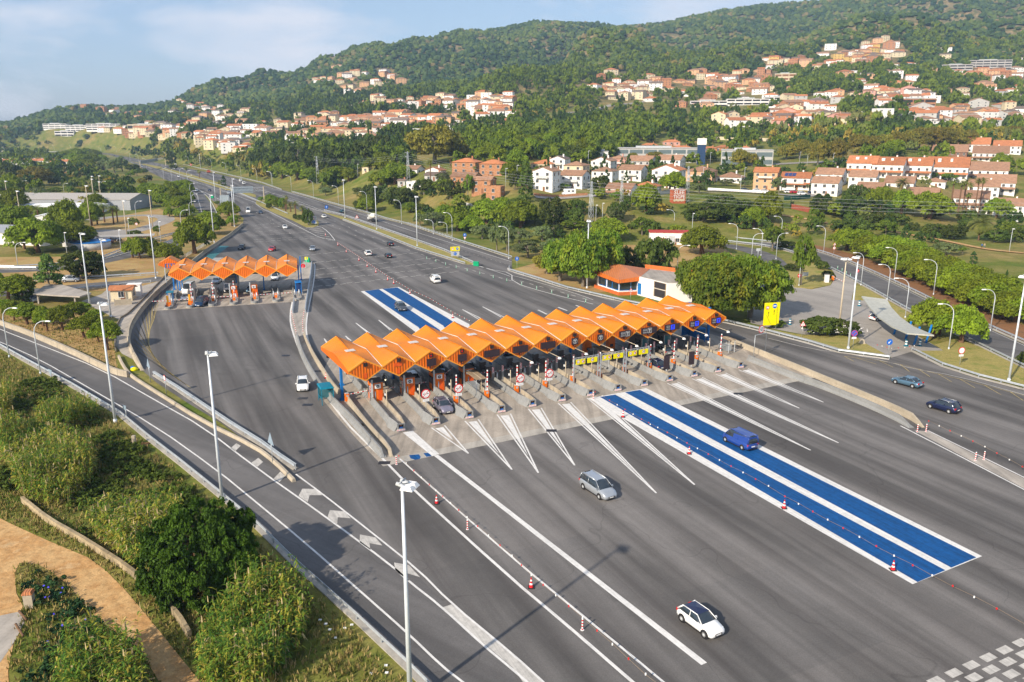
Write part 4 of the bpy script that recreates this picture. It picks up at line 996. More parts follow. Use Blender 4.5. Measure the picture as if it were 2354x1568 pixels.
def car_meshes(kind,roofm=None):
    key=(kind,)
    if key in CARM:return CARM[key]
    L,Wd,H,belt,hood,fa,ra,wb,rf,rr,rb=KIND[kind];f=L/2;b=-L/2;w=Wd/2
    BODY=paint('slot',(.5,.5,.5))
    m=MB()
    st=[(f,w*.72,.32,.58),(f-.12,w*.88,.24,.7),(f-.45,w*.97,.2,hood-.1),(wb+.1,w,.2,hood+.03),(wb-.4,w,.2,belt),(0,w,.2,belt+.01),(rb+.35 if kind!='sedan' else -1.5,w,.2,belt+.03),(b+.32,w*.97,.22,belt+(.0 if kind!='sedan' else -.02)),(b+.08,w*.9,.28,belt-.12),(b,w*.8,.36,belt-.25)]
    loft(m,st,BODY,bodyp)
    # roof panel and pillars over the glass
    z=H;wt=w*.72
    m.add([(rf,-wt,z-.03),(rr,-wt,z-.04),(rr,wt,z-.04),(rf,wt,z-.03),((rf+rr)/2,0,z+.03)],[(0,1,4),(1,2,4),(2,3,4),(3,0,4)],BODY,False)
    for s in(-1,1):
        for x0,x1,zt in((wb,rf,z-.03),):
            m.tube([(x0,s*w*.92,belt+.02),(x1,s*wt,zt)],.045,BODY,4)
        m.tube([(rb,s*w*.88,belt+.02),(rr,s*wt,z-.04)],.07,BODY,4);m.tube([(rf,s*wt,z-.03),(rr,s*wt,z-.04)],.05,BODY,4)
        mx=(rf+rr)/2+.1;m.tube([(mx,s*w*.96,belt),(mx-.05,s*wt,z-.05)],.045,BODY,4)
        if kind in('van','tvan'):
            m.add([(rf-.75,s*w*.975,belt-.1),(rr,s*w*.975,belt-.1),(rr,s*wt*1.09,z-.1),(rf-.75,s*wt*1.09,z-.1)],[(0,1,2,3)],BODY)
    if kind in('van','tvan'):m.add([(rb-.02,-w*.9,belt-.1),(rb-.02,w*.9,belt-.1),(rr-.03,wt*1.05,z-.1),(rr-.03,-wt*1.05,z-.1)],[(0,1,2,3)],BODY)
    # wheel arches, sills, grille, plate
    for x in(fa,ra):
        for s in(-1,1):m.disc((x,s*(w+.004),.34),(0,s,0),.4,BLK,16,0,.12)
    m.box(f-.05,f+.012,-w*.42,w*.42,.34,.56,BLK);m.box(f-.02,f+.02,-.26,.26,.4,.5,WHT);m.box(b-.02,b+.03,-.26,.26,.55,.67,WHT);m.box(b+.0,b+.16,-w*.78,w*.78,.26,.4,BLK);m.box(ra+.42,fa-.42,-w*.99,w*.99,.17,.24,BLK)
    if kind in('suv','mpv'):
        for s in(-1,1):m.tube([(rf-.15,s*wt*.95,z+.04),(rr+.2,s*wt*.95,z+.035)],.03,GALV,4)
    body=m.mesh('car_body')
    g=MB();wc=w*.93
    loft(g,[(wb+.02,wc*.97,belt-.06,belt+.0),(rf+.02,wc,belt-.06,H-.045),(rr-.02,wc*.97,belt-.06,H-.05),(rb-.02,wc*.95,belt-.06,belt+.02)],GLASS,cabp)
    glass=g.mesh('car_glass')
    q=MB();q.tube([(0,-.11,0),(0,.11,0)],.325,RUB,18);tyre=q.mesh('tyre')
    q=MB();q.disc((0,.115,0),(0,1,0),.2,ALU,14,.12);q.disc((0,-.115,0),(0,-1,0),.2,ALU,14,.12);q.disc((0,.112,0),(0,1,0),.12,GREYP,8);q.disc((0,-.112,0),(0,-1,0),.12,GREYP,8);rim=q.mesh('rim')
    q=MB();q.frus((-.12,.1,-.17,.17,-.07),(-.2,.02,-.15,.15,.08),LAMPW);hl=q.mesh('headlight')
    q=MB();q.box(-.03,.08,-.16,.16,-.1,.12,LAMPR);tl=q.mesh('tail_light')
    q=MB();q.frus((-.08,.08,-.1,.1,-.07),(-.06,.05,-.09,.09,.07),BODY);mi=q.mesh('mirror')
    CARM[key]=dict(body=body,glass=glass,tyre=tyre,rim=rim,hl=hl,tl=tl,mi=mi);return CARM[key]
def setslot(o,src,mt):
    for i,s in enumerate(o.data.materials):
        if s and s.name==src:
            o.material_slots[i].link='OBJECT';o.material_slots[i].material=mt
def car(kind,colr,loc,h,label,cat='car',roof=None,small=False,group=None):
    L,Wd,H,belt,hood,fa,ra,wb,rf,rr,rb=KIND[kind];M_=car_meshes(kind);f=L/2;w=Wd/2
    if colr not in PC:PC[colr]=(.3,.3,.3)
    pm=paint(colr,PC[colr],.0 if colr in('white','red','blue','orange') else .45)
    o=empty('parked_car' if 'parked' in label else kind_name(kind),loc,h-math.pi/2,None,cat,group)
    o['label']=label
    bd=link('body',M_['body'],o);setslot(bd,'paint_slot',pm);link('windows',M_['glass'],o)
    for x in(fa,ra):
        for s in(-1,1):
            wh=link('wheel',M_['tyre'],o,(x,s*(w-.08),.33))
            if not small:link('rim',M_['rim'],wh)
    if not small:
        for s in(-1,1):
            link('headlight',M_['hl'],o,(f-.3,s*w*.68,.68));link('tail_light',M_['tl'],o,(-f+.07,s*w*.74,.82))
            a=link('mirror',M_['mi'],o,(wb-.25,s*(w+.08),belt+.05));setslot(a,'paint_slot',pm)
    if roof:
        q=MB();wt=w*.73;q.add([(rf+.02,-wt,H-.02),(rr,-wt,H-.03),(rr,wt,H-.03),(rf+.02,wt,H-.02),((rf+rr)/2,0,H+.04)],[(0,1,4),(1,2,4),(2,3,4),(3,0,4)],paint(roof,PC[roof]));q.build('roof',o)
    return o
def kind_name(k):return {'hatch':'hatchback_car','sedan':'sedan_car','suv':'suv_car','mpv':'people_carrier','van':'van','tvan':'delivery_van'}[k]
TOW=R(24)   # towards the camera along the lanes
def hd(x):return R(x)
CARS=[ # kind,colour,(region,x,y),heading deg (0 = towards camera, + to its right),label
('mpv','silver',('L3',528,402),30,'silver people carrier driving toward the camera on open asphalt before the toll row','car'),
('hatch','white',('L3',1158,1228),31,'white hatchback with dark blue roof in the lower right foreground','car'),
('van','blue',('L3',1398,108),207,'bright blue van with blank sides driving on the painted blue lane','van'),
('suv','navy',('R8',1205,1450),213,'dark navy estate with roof rails, nearer of two cars on the right road','car'),
('sedan','steelblue',('R8',955,1278),216,'pale blue saloon car ahead of the navy estate on the right road','car'),
('suv','white',('R6',325,1300),14,'white sports utility car with black sunroof left of the divider barrier','car'),
('suv','grey',('R6',1000,758),24,'grey crossover driving on the blue painted lane beyond the canopy','car'),
('van','white',('R6',1236,568),200,'small white van seen from behind on the open plaza beyond the canopy','van'),
('suv','mauve',('C2',1745,475),24,'mauve grey crossover leaving a toll lane beside the round cross sign','car'),
('suv','white',('R6',1085,1262),24,'white sports utility car waiting under the canopy behind an angled striped arm','car'),
('hatch','darkblue',('R6',1252,1190),24,'dark blue car half hidden in the shade of the fourth toll lane','car'),
('suv','black',('R6',1462,1188),24,'black car in the shade beside the fourth orange booth','car'),
('hatch','darkblue',('R6',1715,1065),204,'dark car in shade far under the middle of the main canopy','car'),
('suv','tan',('R7',1035,1060),204,'brown grey car with red tail lights between two grey booths','car'),
('suv','navy',('R7',985,1160),204,'dark blue car partly hidden behind the right yellow sign panel','car'),
('hatch','red',('R6',112,352),2,'bright red hatchback approaching the western toll canopy','car'),
('sedan','silver',('R6',392,348),10,'silver saloon on the plaza right of the red hatchback','car'),
('sedan','white',('R6',200,198),18,'white saloon beside the tip of the palm tree median','car'),
('suv','white',('R6',772,382),200,'white car seen from behind, left of two black cars on the plaza','car'),
('hatch','black',('R6',925,316),202,'black hatchback, upper of the pair near the white rumble rows','car'),
('hatch','black',('R6',912,398),202,'black hatchback, lower of the pair near the white rumble rows','car'),
('hatch','white',('R6',467,124),206,'white hatchback right of the blue keep right sign on the palm median','car'),
('hatch','teal',('R6',593,86),206,'teal green car behind the cement lorry on the outer road','car'),
('sedan','darkblue',('R6',32,94),20,'dark saloon just right of the white delivery van on the motorway','car'),
('hatch','black',('R5',1667,340),6,'black hatchback left of the red car before the western canopy','car'),
('tvan','white',('R5',1714,88),14,'tall white delivery van on the motorway by the pines','van'),
('hatch','red',('R5',1425,104),8,'red car on the exit road between pines and gore','car'),
('tvan','white',('C0',522,640),4,'white high roof van in the second western toll lane','van'),
('hatch','white',('C0',488,735),4,'white car leaving the second western toll lane','car'),
('van','darkblue',('C0',692,810),2,'dark blue van with roof bars leaving the western toll row','van'),
('sedan','silver',('C0',893,510),6,'silver saloon waiting under the western canopy left of the grey lorry','car'),
('sedan','steelblue',('C0',1352,625),6,'blue grey saloon under the western canopy beside an orange booth','car'),
('mpv','white',('C0',1678,462),8,'white people carrier under the right half of the western canopy','car'),
('suv','silver',('R5',492,565),100,'silver sports utility car on the side road behind the tall bushy tree','car'),
('hatch','silver',('R5',1055,345),100,'silver car on the exit road beside the round pine','car'),
('hatch','white',('V1',793,1130),14,'white hatchback entering the exit road beside the long pine belt','car'),
('hatch','navy',('V1',1012,1125),18,'navy car on the motorway beside the green gore barrel','car'),
('van','silver',('V1',1342,1170),18,'silver van directly under the overhead sign gantry','van'),
('suv','black',('V1',1348,1230),18,'black car just past the overhead sign gantry','car'),
('van','white',('V1',1535,962),205,'white van climbing away on the far carriageway','van'),
('van','white',('V1',1590,1008),205,'white van following close behind another white van','van'),
('hatch','white',('V1',485,888),24,'white car on the far motorway beside the median palms','car'),
('hatch','navy',('V1',580,742),210,'dark blue car on the far carriageway behind the median tree','car'),
('hatch','navy',('V2',2110,518),215,'tiny dark blue car on the distant motorway bend','car'),
('hatch','black',('V2',1797,492),215,'tiny black car on the distant motorway bend','car'),
('tvan','white',('V1',435,690),208,'white box van beside the dark median tree far up the motorway','van'),
('van','silver',('V2',2225,665),30,'silver van far up the motorway behind dark bushes','van'),
('hatch','white',('R8',762,830),110,'white hatchback parked under the curved grey shelter roof','car'),
]
for k,c,p,h,l,cat in CARS:
    g=G(*p);d=g.y
    car(k,c,(g.x,g.y,.04),hd(h),l,cat,roof=('navy' if 'dark blue roof' in l else None),small=d>330)
PARK=[('hatch','white',('R5',560,240),80,'white car parked at the shelter in the left car park','car'),('hatch','navy',('R5',622,238),60,'navy car parked by the round pine in the left car park','car'),('hatch','red',('R5',745,295),70,'red car parked under the grey car port','car'),('hatch','black',('R5',800,282),70,'black car parked under the grey car port','car'),
('hatch','silver',('R5',240,700),40,'grey car parked beside the low flat concrete roof','car')]
for k,c,p,h,l,cat in PARK:
    g=G(*p);car(k,c,(g.x,g.y,.04),hd(h),l,cat,small=False)
PARK2=[('hatch','grey',('R3',1605,1316),95,'grey car parked at the kerb below the salmon houses'),('sedan','white',('R3',1690,1322),95,'long white car parked at the wall below the salmon house'),('hatch','white',('R3',1745,1328),95,'white car parked second along the wall below the salmon house'),
('hatch','white',('R4',140,1332),100,'white hatchback parked by the grey olive tree'),('hatch','red',('R4',178,1334),100,'red car parked between two white cars below the row houses'),('suv','white',('R4',234,1345),100,'big white car parked at the green fence'),('hatch','navy',('R4',302,1338),100,'navy car parked right of the big white car'),
('hatch','white',('R4',527,1116),95,'white car on the road behind the row houses'),('hatch','red',('R4',592,1114),95,'red car on the road behind the row houses'),('hatch','white',('R3',1450,1166),95,'white car parked outside the glass school building'),('van','navy',('R8',672,180),150,'dark blue van standing below the garden hedge'),('hatch','white',('V2',1268,735),95,'white car parked beside the brick barn'),('hatch','white',('R4',1700,1535),95,'white car by the hedge at the right edge')]
for k,c,p,h,l in PARK2:
    g=T(*p);car(k,c,(g.x,g.y,g.z+.03),hd(h),l,'van' if k=='van' else 'car',small=True)
# lorries
def lorry(name,loc,h,label,cabc,boxm,L=7,Hb=3.2,kind='box'):
    o=empty(name,loc,h-math.pi/2,label,'lorry');pm=paint(cabc,PC[cabc],0)
    m=MB();m.frus((L/2-1.7,L/2,-1.1,1.1,.5),(L/2-1.7,L/2-.02,-1.12,1.12,1.4),pm);m.frus((L/2-1.7,L/2-.05,-1.1,1.1,1.4),(L/2-1.6,L/2-.35,-1.0,1.0,2.55),pm);m.box(L/2,L/2+.06,-.8,.8,.55,1.0,BLK);m.build('cab',o)
    m=MB();m.add([(L/2+.01-.02,-.95,1.45),(L/2-.01,.95,1.45),(L/2-.28,.88,2.35),(L/2-.28,-.88,2.35)],[(0,1,2,3)],GLASS)
    for s in(-1,1):m.add([(L/2-.35,s*1.125,1.45),(L/2-1.3,s*1.125,1.45),(L/2-1.3,s*1.05,2.3),(L/2-.5,s*1.05,2.3)],[(0,1,2,3)],GLASS)
    m.build('windscreen',o)
    m=MB();m.box(-L/2,L/2-1.7,-.95,.95,.6,.85,BLK);m.build('chassis',o)
    for x in(L/2-1.0,-L/2+1.2,-L/2+2.5):
        for s in(-1,1):
            w=MB();w.tube([(0,-.15,0),(0,.15,0)],.48,RUB,14);w.build('wheel',o,(x,s*.98,.48))
    if kind=='box':
        m=MB();m.box(-L/2-.05,L/2-1.85,-1.2,1.2,.95,Hb,boxm);m.box(-L/2-.07,L/2-1.83,-1.22,1.22,Hb,Hb+.05,boxm);m.build('cargo_box',o)
    elif kind=='skip':
        m=MB();m.frus((-L/2,L/2-2.0,-1.05,1.05,.95),(-L/2-.3,L/2-1.8,-1.25,1.25,Hb-.5),boxm);m.box(-L/2-.2,L/2-2,-1.15,1.15,Hb-.5,Hb-.42,DRK);m.build('skip',o)
        m=MB();m.tube([(L/2-2,0,.9),(L/2-2.2,0,3.0),(-L/2+1,0,3.1)],.14,boxm,6);m.build('crane',o)
    else:
        m=MB();m.tube([(L/2-2.2,0,1.9),(L/2-2.8,0,2.05),(0-.2,0,2.35),(-L/2+1.4,0,2.6),(-L/2+.6,0,2.8)],[.5,.95,1.25,1.0,.4],boxm,14);m.build('drum',o)
        m=MB();m.frus((-L/2,-L/2+.7,-.35,.35,2.6),(-L/2-.3,-L/2+.9,-.6,.6,3.3),GREYP);m.tube([(-L/2,0,2.6),(-L/2-.9,0,1.2)],.16,GREYP,6);m.build('hopper',o)
    return o
CREAM=mat('cream_drum',(.7,.66,.56),.5)
CBOX=mat('lorry_box_grey',(.36,.33,.3),.6)
g=G('R6',805,148);lorry('cement_lorry',(g.x,g.y,.04),hd(207),'white cement mixer lorry with cream drum on the outer road','white',CREAM,8.4,3.4,'mix')
g=G('V1',995,820);lorry('skip_lorry',(g.x,g.y,.04),hd(206),'orange skip lorry far away on the right carriageway','orange',paint('orange',PC['orange'],0),7.5,3,'skip')
g=G('C0',1068,640);lorry('box_lorry',(g.x-.2,g.y+2,.05),hd(6),'grey box lorry waiting in the middle lane of the western toll','white',CBOX,6.6,3.5)
g=G('C0',872,215,3.2);lorry('box_lorry',(g.x,g.y+1,.05),hd(6),'grey lorry behind the western canopy with only its box top showing','silver',CBOX,6.2,3.4)
# camper
g=T('R3',390,1348);o=empty('camper_van',g,hd(275)-math.pi/2,'white camper van parked by the cream house wall','camper')
m=MB();m.box(-3,1.2,-1.1,1.1,.5,2.8,WHT);m.frus((1.2,3,-1.05,1.05,.5),(1.2,2.7,-1,1,1.3),WHT);m.frus((1.2,2.6,-1,1,1.3),(1.2,1.9,-.9,.9,2.0),WHT);m.frus((1.2,2.3,-1.05,1.05,2.05),(1.2,1.9,-1,1,2.8),WHT);m.build('body',o)
m=MB();m.box(-2.2,-1.2,-1.13,1.13,1.6,2.2,GLASS);m.box(-.4,.5,-1.13,1.13,1.6,2.2,GLASS);m.add([(2.62,-.8,1.34),(2.62,.8,1.34),(1.95,.75,1.98),(1.95,-.75,1.98)],[(0,1,2,3)],GLASS);m.build('window',o)
for x in(-1.8,2.1):
    for s in(-1,1):
        w=MB();w.tube([(0,-.12,0),(0,.12,0)],.35,RUB,12);w.build('wheel',o,(x,s*.95,.35))
# motorcycle with rider
g=G('R6',885,1272);o=empty('motorcycle',(g.x,g.y,.04),IA,'dark motorcycle with lit headlight in the second main toll lane','motorcycle')
m=MB();m.tube([(-.75,0,.75),(-.3,0,.8),(.1,0,.95),(.45,0,.9),(.6,0,.75)],[.1,.17,.2,.2,.12],BLK,8);m.tube([(-.3,0,.45),(.35,0,.45)],.2,DGREY,8);m.tube([(.6,0,1.05),(.78,0,.33)],.05,GALV,6);m.tube([(.5,-.35,1.1),(.55,0,1.08),(.5,.35,1.1)],.025,BLK,5);m.build('body',o)
for x in(-.75,.8):
    w=MB();w.tube([(0,-.06,0),(0,.06,0)],.32,RUB,16);w.build('wheel',o,(x,0,.32))
w=MB();w.disc((.74,0,.92),(1,0,0),.11,mat('lit_headlight',(.9,.8,.5),.3,emit=(1,.85,.5,2.5)),12);w.build('headlight',o)
SKIN=mat('skin',(.5,.3,.2),.6)
def person(loc,rz,label,joints,edges,rads,clothes,head,hair,helmet=False,name='person'):
    o=empty(name,loc,rz,label,'person')
    me=bpy.data.meshes.new('body');me.from_pydata(joints,edges,[]);b=bpy.data.objects.new('body',me);col.objects.link(b)
    sm=b.modifiers.new('s','SKIN');b.modifiers.new('u','SUBSURF').render_levels=1
    for i,r in enumerate(rads):b.data.skin_vertices[0].data[i].radius=(r,r*.85)
    b.data.skin_vertices[0].data[0].use_root=True
    dg=bpy.context.evaluated_depsgraph_get();nm=bpy.data.meshes.new_from_object(b.evaluated_get(dg));bpy.data.objects.remove(b)
    nm.materials.clear()
    for c in clothes:nm.materials.append(c[2])
    for p in nm.polygons:
        z=p.center.z;p.use_smooth=True
        for i,c in enumerate(clothes):
            if c[0]<=z<c[1]:p.material_index=i
    link('body',nm,o)
    h=MB();hx,hy,hz=head;R_=.115
    ring=[]
    for i,(dz,rx,ry) in enumerate([(-.13,.045,.04),(-.1,.075,.06),(-.03,.098,.078),(.04,.1,.08),(.09,.08,.07),(.125,.04,.035)]):ring.append((dz,rx,ry))
    vs=[(hx+rx*math.cos(t*math.pi/5),hy+ry*math.sin(t*math.pi/5),hz+dz) for dz,rx,ry in ring for t in range(10)]
    fs=[(i*10+t,i*10+(t+1)%10,(i+1)*10+(t+1)%10,(i+1)*10+t) for i in range(5) for t in range(10)]+[tuple(range(10))[::-1],tuple(range(50,60))]
    h.add(vs,fs,SKIN,True);h.frus((hx+.09,hx+.125,hy-.015,hy+.015,hz-.03),(hx+.09,hx+.1,hy-.01,hy+.01,hz+.03),SKIN)
    for s in(-1,1):h.box(hx+.085,hx+.1,hy+s*.035-.012,hy+s*.035+.012,hz+.02,hz+.04,BLK);h.box(hx-.01,hx+.02,hy+s*.085-.01,hy+s*.085+.01,hz-.03,hz+.03,SKIN)
    h.box(hx+.08,hx+.093,hy-.025,hy+.025,hz-.075,hz-.065,RED);hd_=h.build('head',o)
    c=MB();k=1.22 if helmet else 1.12
    vs=[(hx-.012+rx*k*math.cos(t*math.pi/5)*(1 if math.cos(t*math.pi/5)<.5 or helmet else .85),hy+ry*k*math.sin(t*math.pi/5),hz+dz*(1.1)) for dz,rx,ry in ring[(1 if helmet else 2):] for t in range(10)]
    nr=len(ring)-(1 if helmet else 2)
    c.add(vs,[(i*10+t,i*10+(t+1)%10,(i+1)*10+(t+1)%10,(i+1)*10+t) for i in range(nr-1) for t in range(10) if helmet or not(t in(0,9) and i==0)]+[tuple(range((nr-1)*10,nr*10))],hair,True)
    c.build('helmet' if helmet else 'hair',hd_)
    return o
def walker(loc,rz,label,top,legs,hair,step=.28):
    J=[(0,0,.95),(0,0,1.2),(0,0,1.42),(0,0,1.52),(0,.1,.9),(step*.5,.1,.5),(step*.4,.1,.08),(step*.4+.16,.1,.04),(0,-.1,.9),(-step*.2,-.1,.5),(-step,-.1,.1),(-step+.14,-.1,.05),(0,.2,1.4),(-.08,.26,1.12),(.08,.27,.88),(.12,.27,.78),(0,-.2,1.4),(.1,-.26,1.12),(.26,-.25,.92),(.31,-.25,.84)]
    E=[(0,1),(1,2),(2,3),(0,4),(4,5),(5,6),(6,7),(0,8),(8,9),(9,10),(10,11),(2,12),(12,13),(13,14),(14,15),(2,16),(16,17),(17,18),(18,19)]
    Rr=[.15,.14,.13,.055,.1,.07,.05,.045,.1,.07,.05,.045,.06,.045,.035,.03,.06,.045,.035,.03]
    return person(loc,rz,label,J,E,Rr,[(-1,.12,BLK),(.12,.92,legs),(.92,1.47,top),(1.47,9,SKIN)],(.01,0,1.66),hair)
HB=mat('brown_hair',(.06,.03,.015),.7)
g=G('R6',885,1272)
J=[(-.25,0,.95),(-.15,0,1.2),(-.02,0,1.42),(.02,0,1.5),(-.2,.15,.92),(.15,.22,.82),(.0,.22,.42),(.14,.22,.36),(-.2,-.15,.92),(.15,-.22,.82),(.0,-.22,.42),(.14,-.22,.36),(-.02,.2,1.38),(.2,.3,1.2),(.45,.32,1.12),(-.02,-.2,1.38),(.2,-.3,1.2),(.45,-.32,1.12)]
E_=[(0,1),(1,2),(2,3),(0,4),(4,5),(5,6),(6,7),(0,8),(8,9),(9,10),(10,11),(2,12),(12,13),(13,14),(2,15),(15,16),(16,17)]
person((g.x,g.y,.04),IA,'person in black riding gear and helmet seated on the motorcycle',J,E_,[.15,.14,.14,.06,.11,.075,.055,.05,.11,.075,.055,.05,.07,.05,.04,.07,.05,.04],[(-1,9,DRK)],(.04,0,1.64),BLK,True)
g=T('R8',1472,335);walker(g,R(200),'person in a blue top walking on the grass path by the palm bush',mat('blue_cloth',(.05,.12,.4),.9),mat('dark_trousers',(.03,.03,.05),.9),HB)
g=T('R8',1490,334);walker(g,R(195),'person in a pale tan top walking beside the one in blue',mat('tan_cloth',(.5,.38,.25),.9),mat('denim',(.08,.12,.22),.9),HB,.2)
# ---------- light masts, street lamps, guardrails, walls
def mesh_once(d,k,f):
    if k not in d:d[k]=f()
    return d[k]
LM={}
def mast(loc,h,rz,label=None,where=None,mt=None,double=False):
    t=empty('light_mast',loc,rz);mt=mt or MAST
    m=MB();m.tube([(0,0,0),(0,0,h*.5),(0,0,h)],[.2,.15,.1],mt,10);m.tube([(0,0,0),(0,0,.5)],.26,mt,10);m.build('pole',t)
    def f():
        m=MB();m.tube([(0,-.05,.0),(.45,.0,.12)],.09,GREYP,6);m.tube([(.0,-.45,.1),(.0,.45,.1)],.05,GREYP,6)
        for y in(-.45,.15):
            m.tube([(-.25,y+.15,.02),(.35,y+.15,-.12)],.13,GREYP,8)
            m.frus((.1,1.0,y-.12,y+.42,-.28),(.25,.8,y-.02,y+.32,-.02),WHT)
            m.box(.1,.95,y-.1,y+.4,-.3,-.28,GLASS)
        return m.mesh('floodlight')
    link('floodlight',mesh_once(LM,'fl',f),t,(0,0,h))
    if double:link('floodlight',LM['fl'],t,(0,0,h),math.pi)
    return later(t,label or 'tall grey light mast with floodlight head',where or 'over the plaza','light mast','tall floodlight masts')
MASTS=[('D',265.4,971.5,16.7,20),('D',255.1,729.7,16.6,20),('D',207.3,706.3,16.6,20),('D',358.5,641,16.6,60),('D',511.4,1154,16.7,20),('D',793,501.3,16.8,-60),('D',865.7,528,16.8,-60),('D',959,566.3,16.8,-60),('D',1348.8,663,17,-90),('D',1948.8,803,17,200),('D',2317.7,877,17,150),('R5',1478,296,16.6,20),('R5',1617,186,16.6,20),('V1',1115,1312,16,20),('V1',858,745,14,-60),('V1',1445,1535,16.6,20)]
for r,x,y,h,rz in MASTS:
    g=G(r,x,y);mast(g,h,R(rz))
g=G('L2',0,0);# base of the foreground mast lies below the frame
mast(Vector((-.1736*CH-.35,1.232*CH,0)),16.8,R(-20),'tall grey light mast with twin floodlights','nearest the camera, rising from the lower edge')
g=G('R8',492,856);o=mast(g,13.6,R(10),'ochre pole with flat twin lamp head','in the station yard',POLEY,True)
for r,x,y,h in [('V2',1255+20,0+1568,0)][:0]:pass
OLDM=[('R5',628,200,17),('R5',878,275,14),('R5',1055,195,15),('R5',150,175,14),('R5',65,70,14),('R5',10,70,14),('R5',650,0-0,13),('R5',700,-5,13),('V2',1480,1240,13),('V2',1585,1215,11)]
for r,x,y,h in OLDM:
    g=G(r,x,y);t=mast(g,h,R(0),'weathered ochre pole with flat lamp head','in the left service area',POLEY)
def lampfn(h,arm):
    def f():
        m=MB();pts=[(0,0,0),(0,0,h*.78)]+[(arm*(1-math.cos(a))*.9,0,h*.78+(h*.22)*math.sin(a)) for a in(R(25),R(50),R(75),R(90))]+[(arm*1.1,0,h+.05)]
        m.tube(pts,[.11,.08,.07,.065,.06,.05,.045],POLEY if False else MAST,8);m.tube([(0,0,0),(0,0,.4)],.15,MAST,8);return m.mesh('pole')
    def g():
        m=MB();m.frus((0,.85,-.14,.14,-.1),(.05,.75,-.1,.1,.07),WHT);m.box(.1,.75,-.1,.1,-.13,-.1,GLASS);return m.mesh('lamp_head')
    return mesh_once(LM,('p',h,arm),f),mesh_once(LM,'lh',g)
def lamp(p,h,rz,where='along the road',look='street lamp with curved arm',arm=2.2,grp='curved street lamps'):
    t=empty('street_lamp',p,R(rz));a,b=lampfn(h,arm);link('pole',a,t);link('lamp_head',b,t,(arm*1.05,0,h+.03));return later(t,look,where,'street lamp',grp)
# direction: 180 = arm to the left of the picture, 0 = to the right
LMP=[('along the motorway embankment',180,10,[('R2',110,1286),('R2',245,1322),('R2',398,1367),('R2',570,1417),('R2',766,1468),('R6',1004,168),('R6',1353,284),('R6',1742,408),('V1',262,590),('V1',658,695),('V1',1048,760),('V1',1296,840),('V1',1545,900),('V1',1818,972),('V1',2080,1045)]),
('beside the slip road at the trees',180,5.5,[('R6',1222,237),('R6',1318,257),('R6',1702,172)]),
('along the curving loop road',180,8.5,[('R8',383,361),('R8',88,277),('R8',640,590),('R8',1140,655),('R8',1530,906),('R8',870,550),('R7',1547,342),('R7',1716,385),('R7',1115,221)]),
('around the station yard',180,8.5,[('R8',820,692),('R8',945,815),('R8',1245,1032)]),
('around the yard entrance',0,8,[('R8',55,410),('R8',212,595),('R7',1650,412),('R7',1137,512)]),
('along the lower left ramp',0,9,[('R5',65,1087),('R5',280,1202)]),
('by the pine belt and exit road',0,9,[('R5',1255,235),('R5',1313,158),('V1',690,1265),('V1',725,1500),('V1',635,985),('V1',657,1090),('V1',515,945),('V1',370,945),('V1',235,925),('R5',1323,62),('V2',2145,1530),('V2',1600,1135)]),
('in the left service area',0,7,[('R5',125,460),('V2',1010,1105),('V2',360,1055)]),
('above the far motorway bend',180,10,[('V2',75,455),('V2',255,410),('V2',340,440),('V2',580,430),('V2',855,415),('V2',1120,420),('V2',1355,410),('V2',1592,470),('V2',1825,440),('V2',2040,560),('V2',2235,500),('V2',2175,600),('V2',2300,690),('V2',1800,410),('V2',680,430)])]
for wh,dr,h,L in LMP:
    for p in L:
        g=G(*p);lamp(g,h,dr+random.uniform(-12,12),wh)
for r,x,y in [('R5',465,391),('R5',837,368),('R7',577,175),('R7',622,161),('R7',1240,236),('R8',1662,360),('R5',1110,300),('R5',897,270)]:
    g=T(r,x,y);t=empty('street_lamp',g);m=MB();m.tube([(0,0,0),(0,0,7.5)],[.09,.05],MAST,8);m.build('pole',t);m=MB();m.frus((-.1,.7,-.14,.14,7.4),(0,.6,-.1,.1,7.6),WHT);m.build('lamp_head',t)
    later(t,'straight lamp post with short head','away from the main roads','street lamp','straight lamp posts')
for i,(r,x,y) in enumerate([('R3',35,1265),('R3',525,1140),('R3',1600,1260),('R3',1365,1140),('R3',1415,1110),('R3',1572,1335),('R4',215,1138),('R4',268,1150),('R4',445,1150),('R3',1315,1260),('R2',703,1225),('R2',1722,1290)]):
    g=T(r,x,y);t=empty('street_lamp',g);m=MB();m.tube([(0,0,0),(0,0,8)],[.1,.06],MAST,6);m.build('pole',t);m=MB();m.box(-.1,.9,-.15,.15,7.9,8.05,WHT);m.build('lamp_head',t)
    later(t,'slim grey lamp post','among the houses','street lamp','lamp posts among the houses')
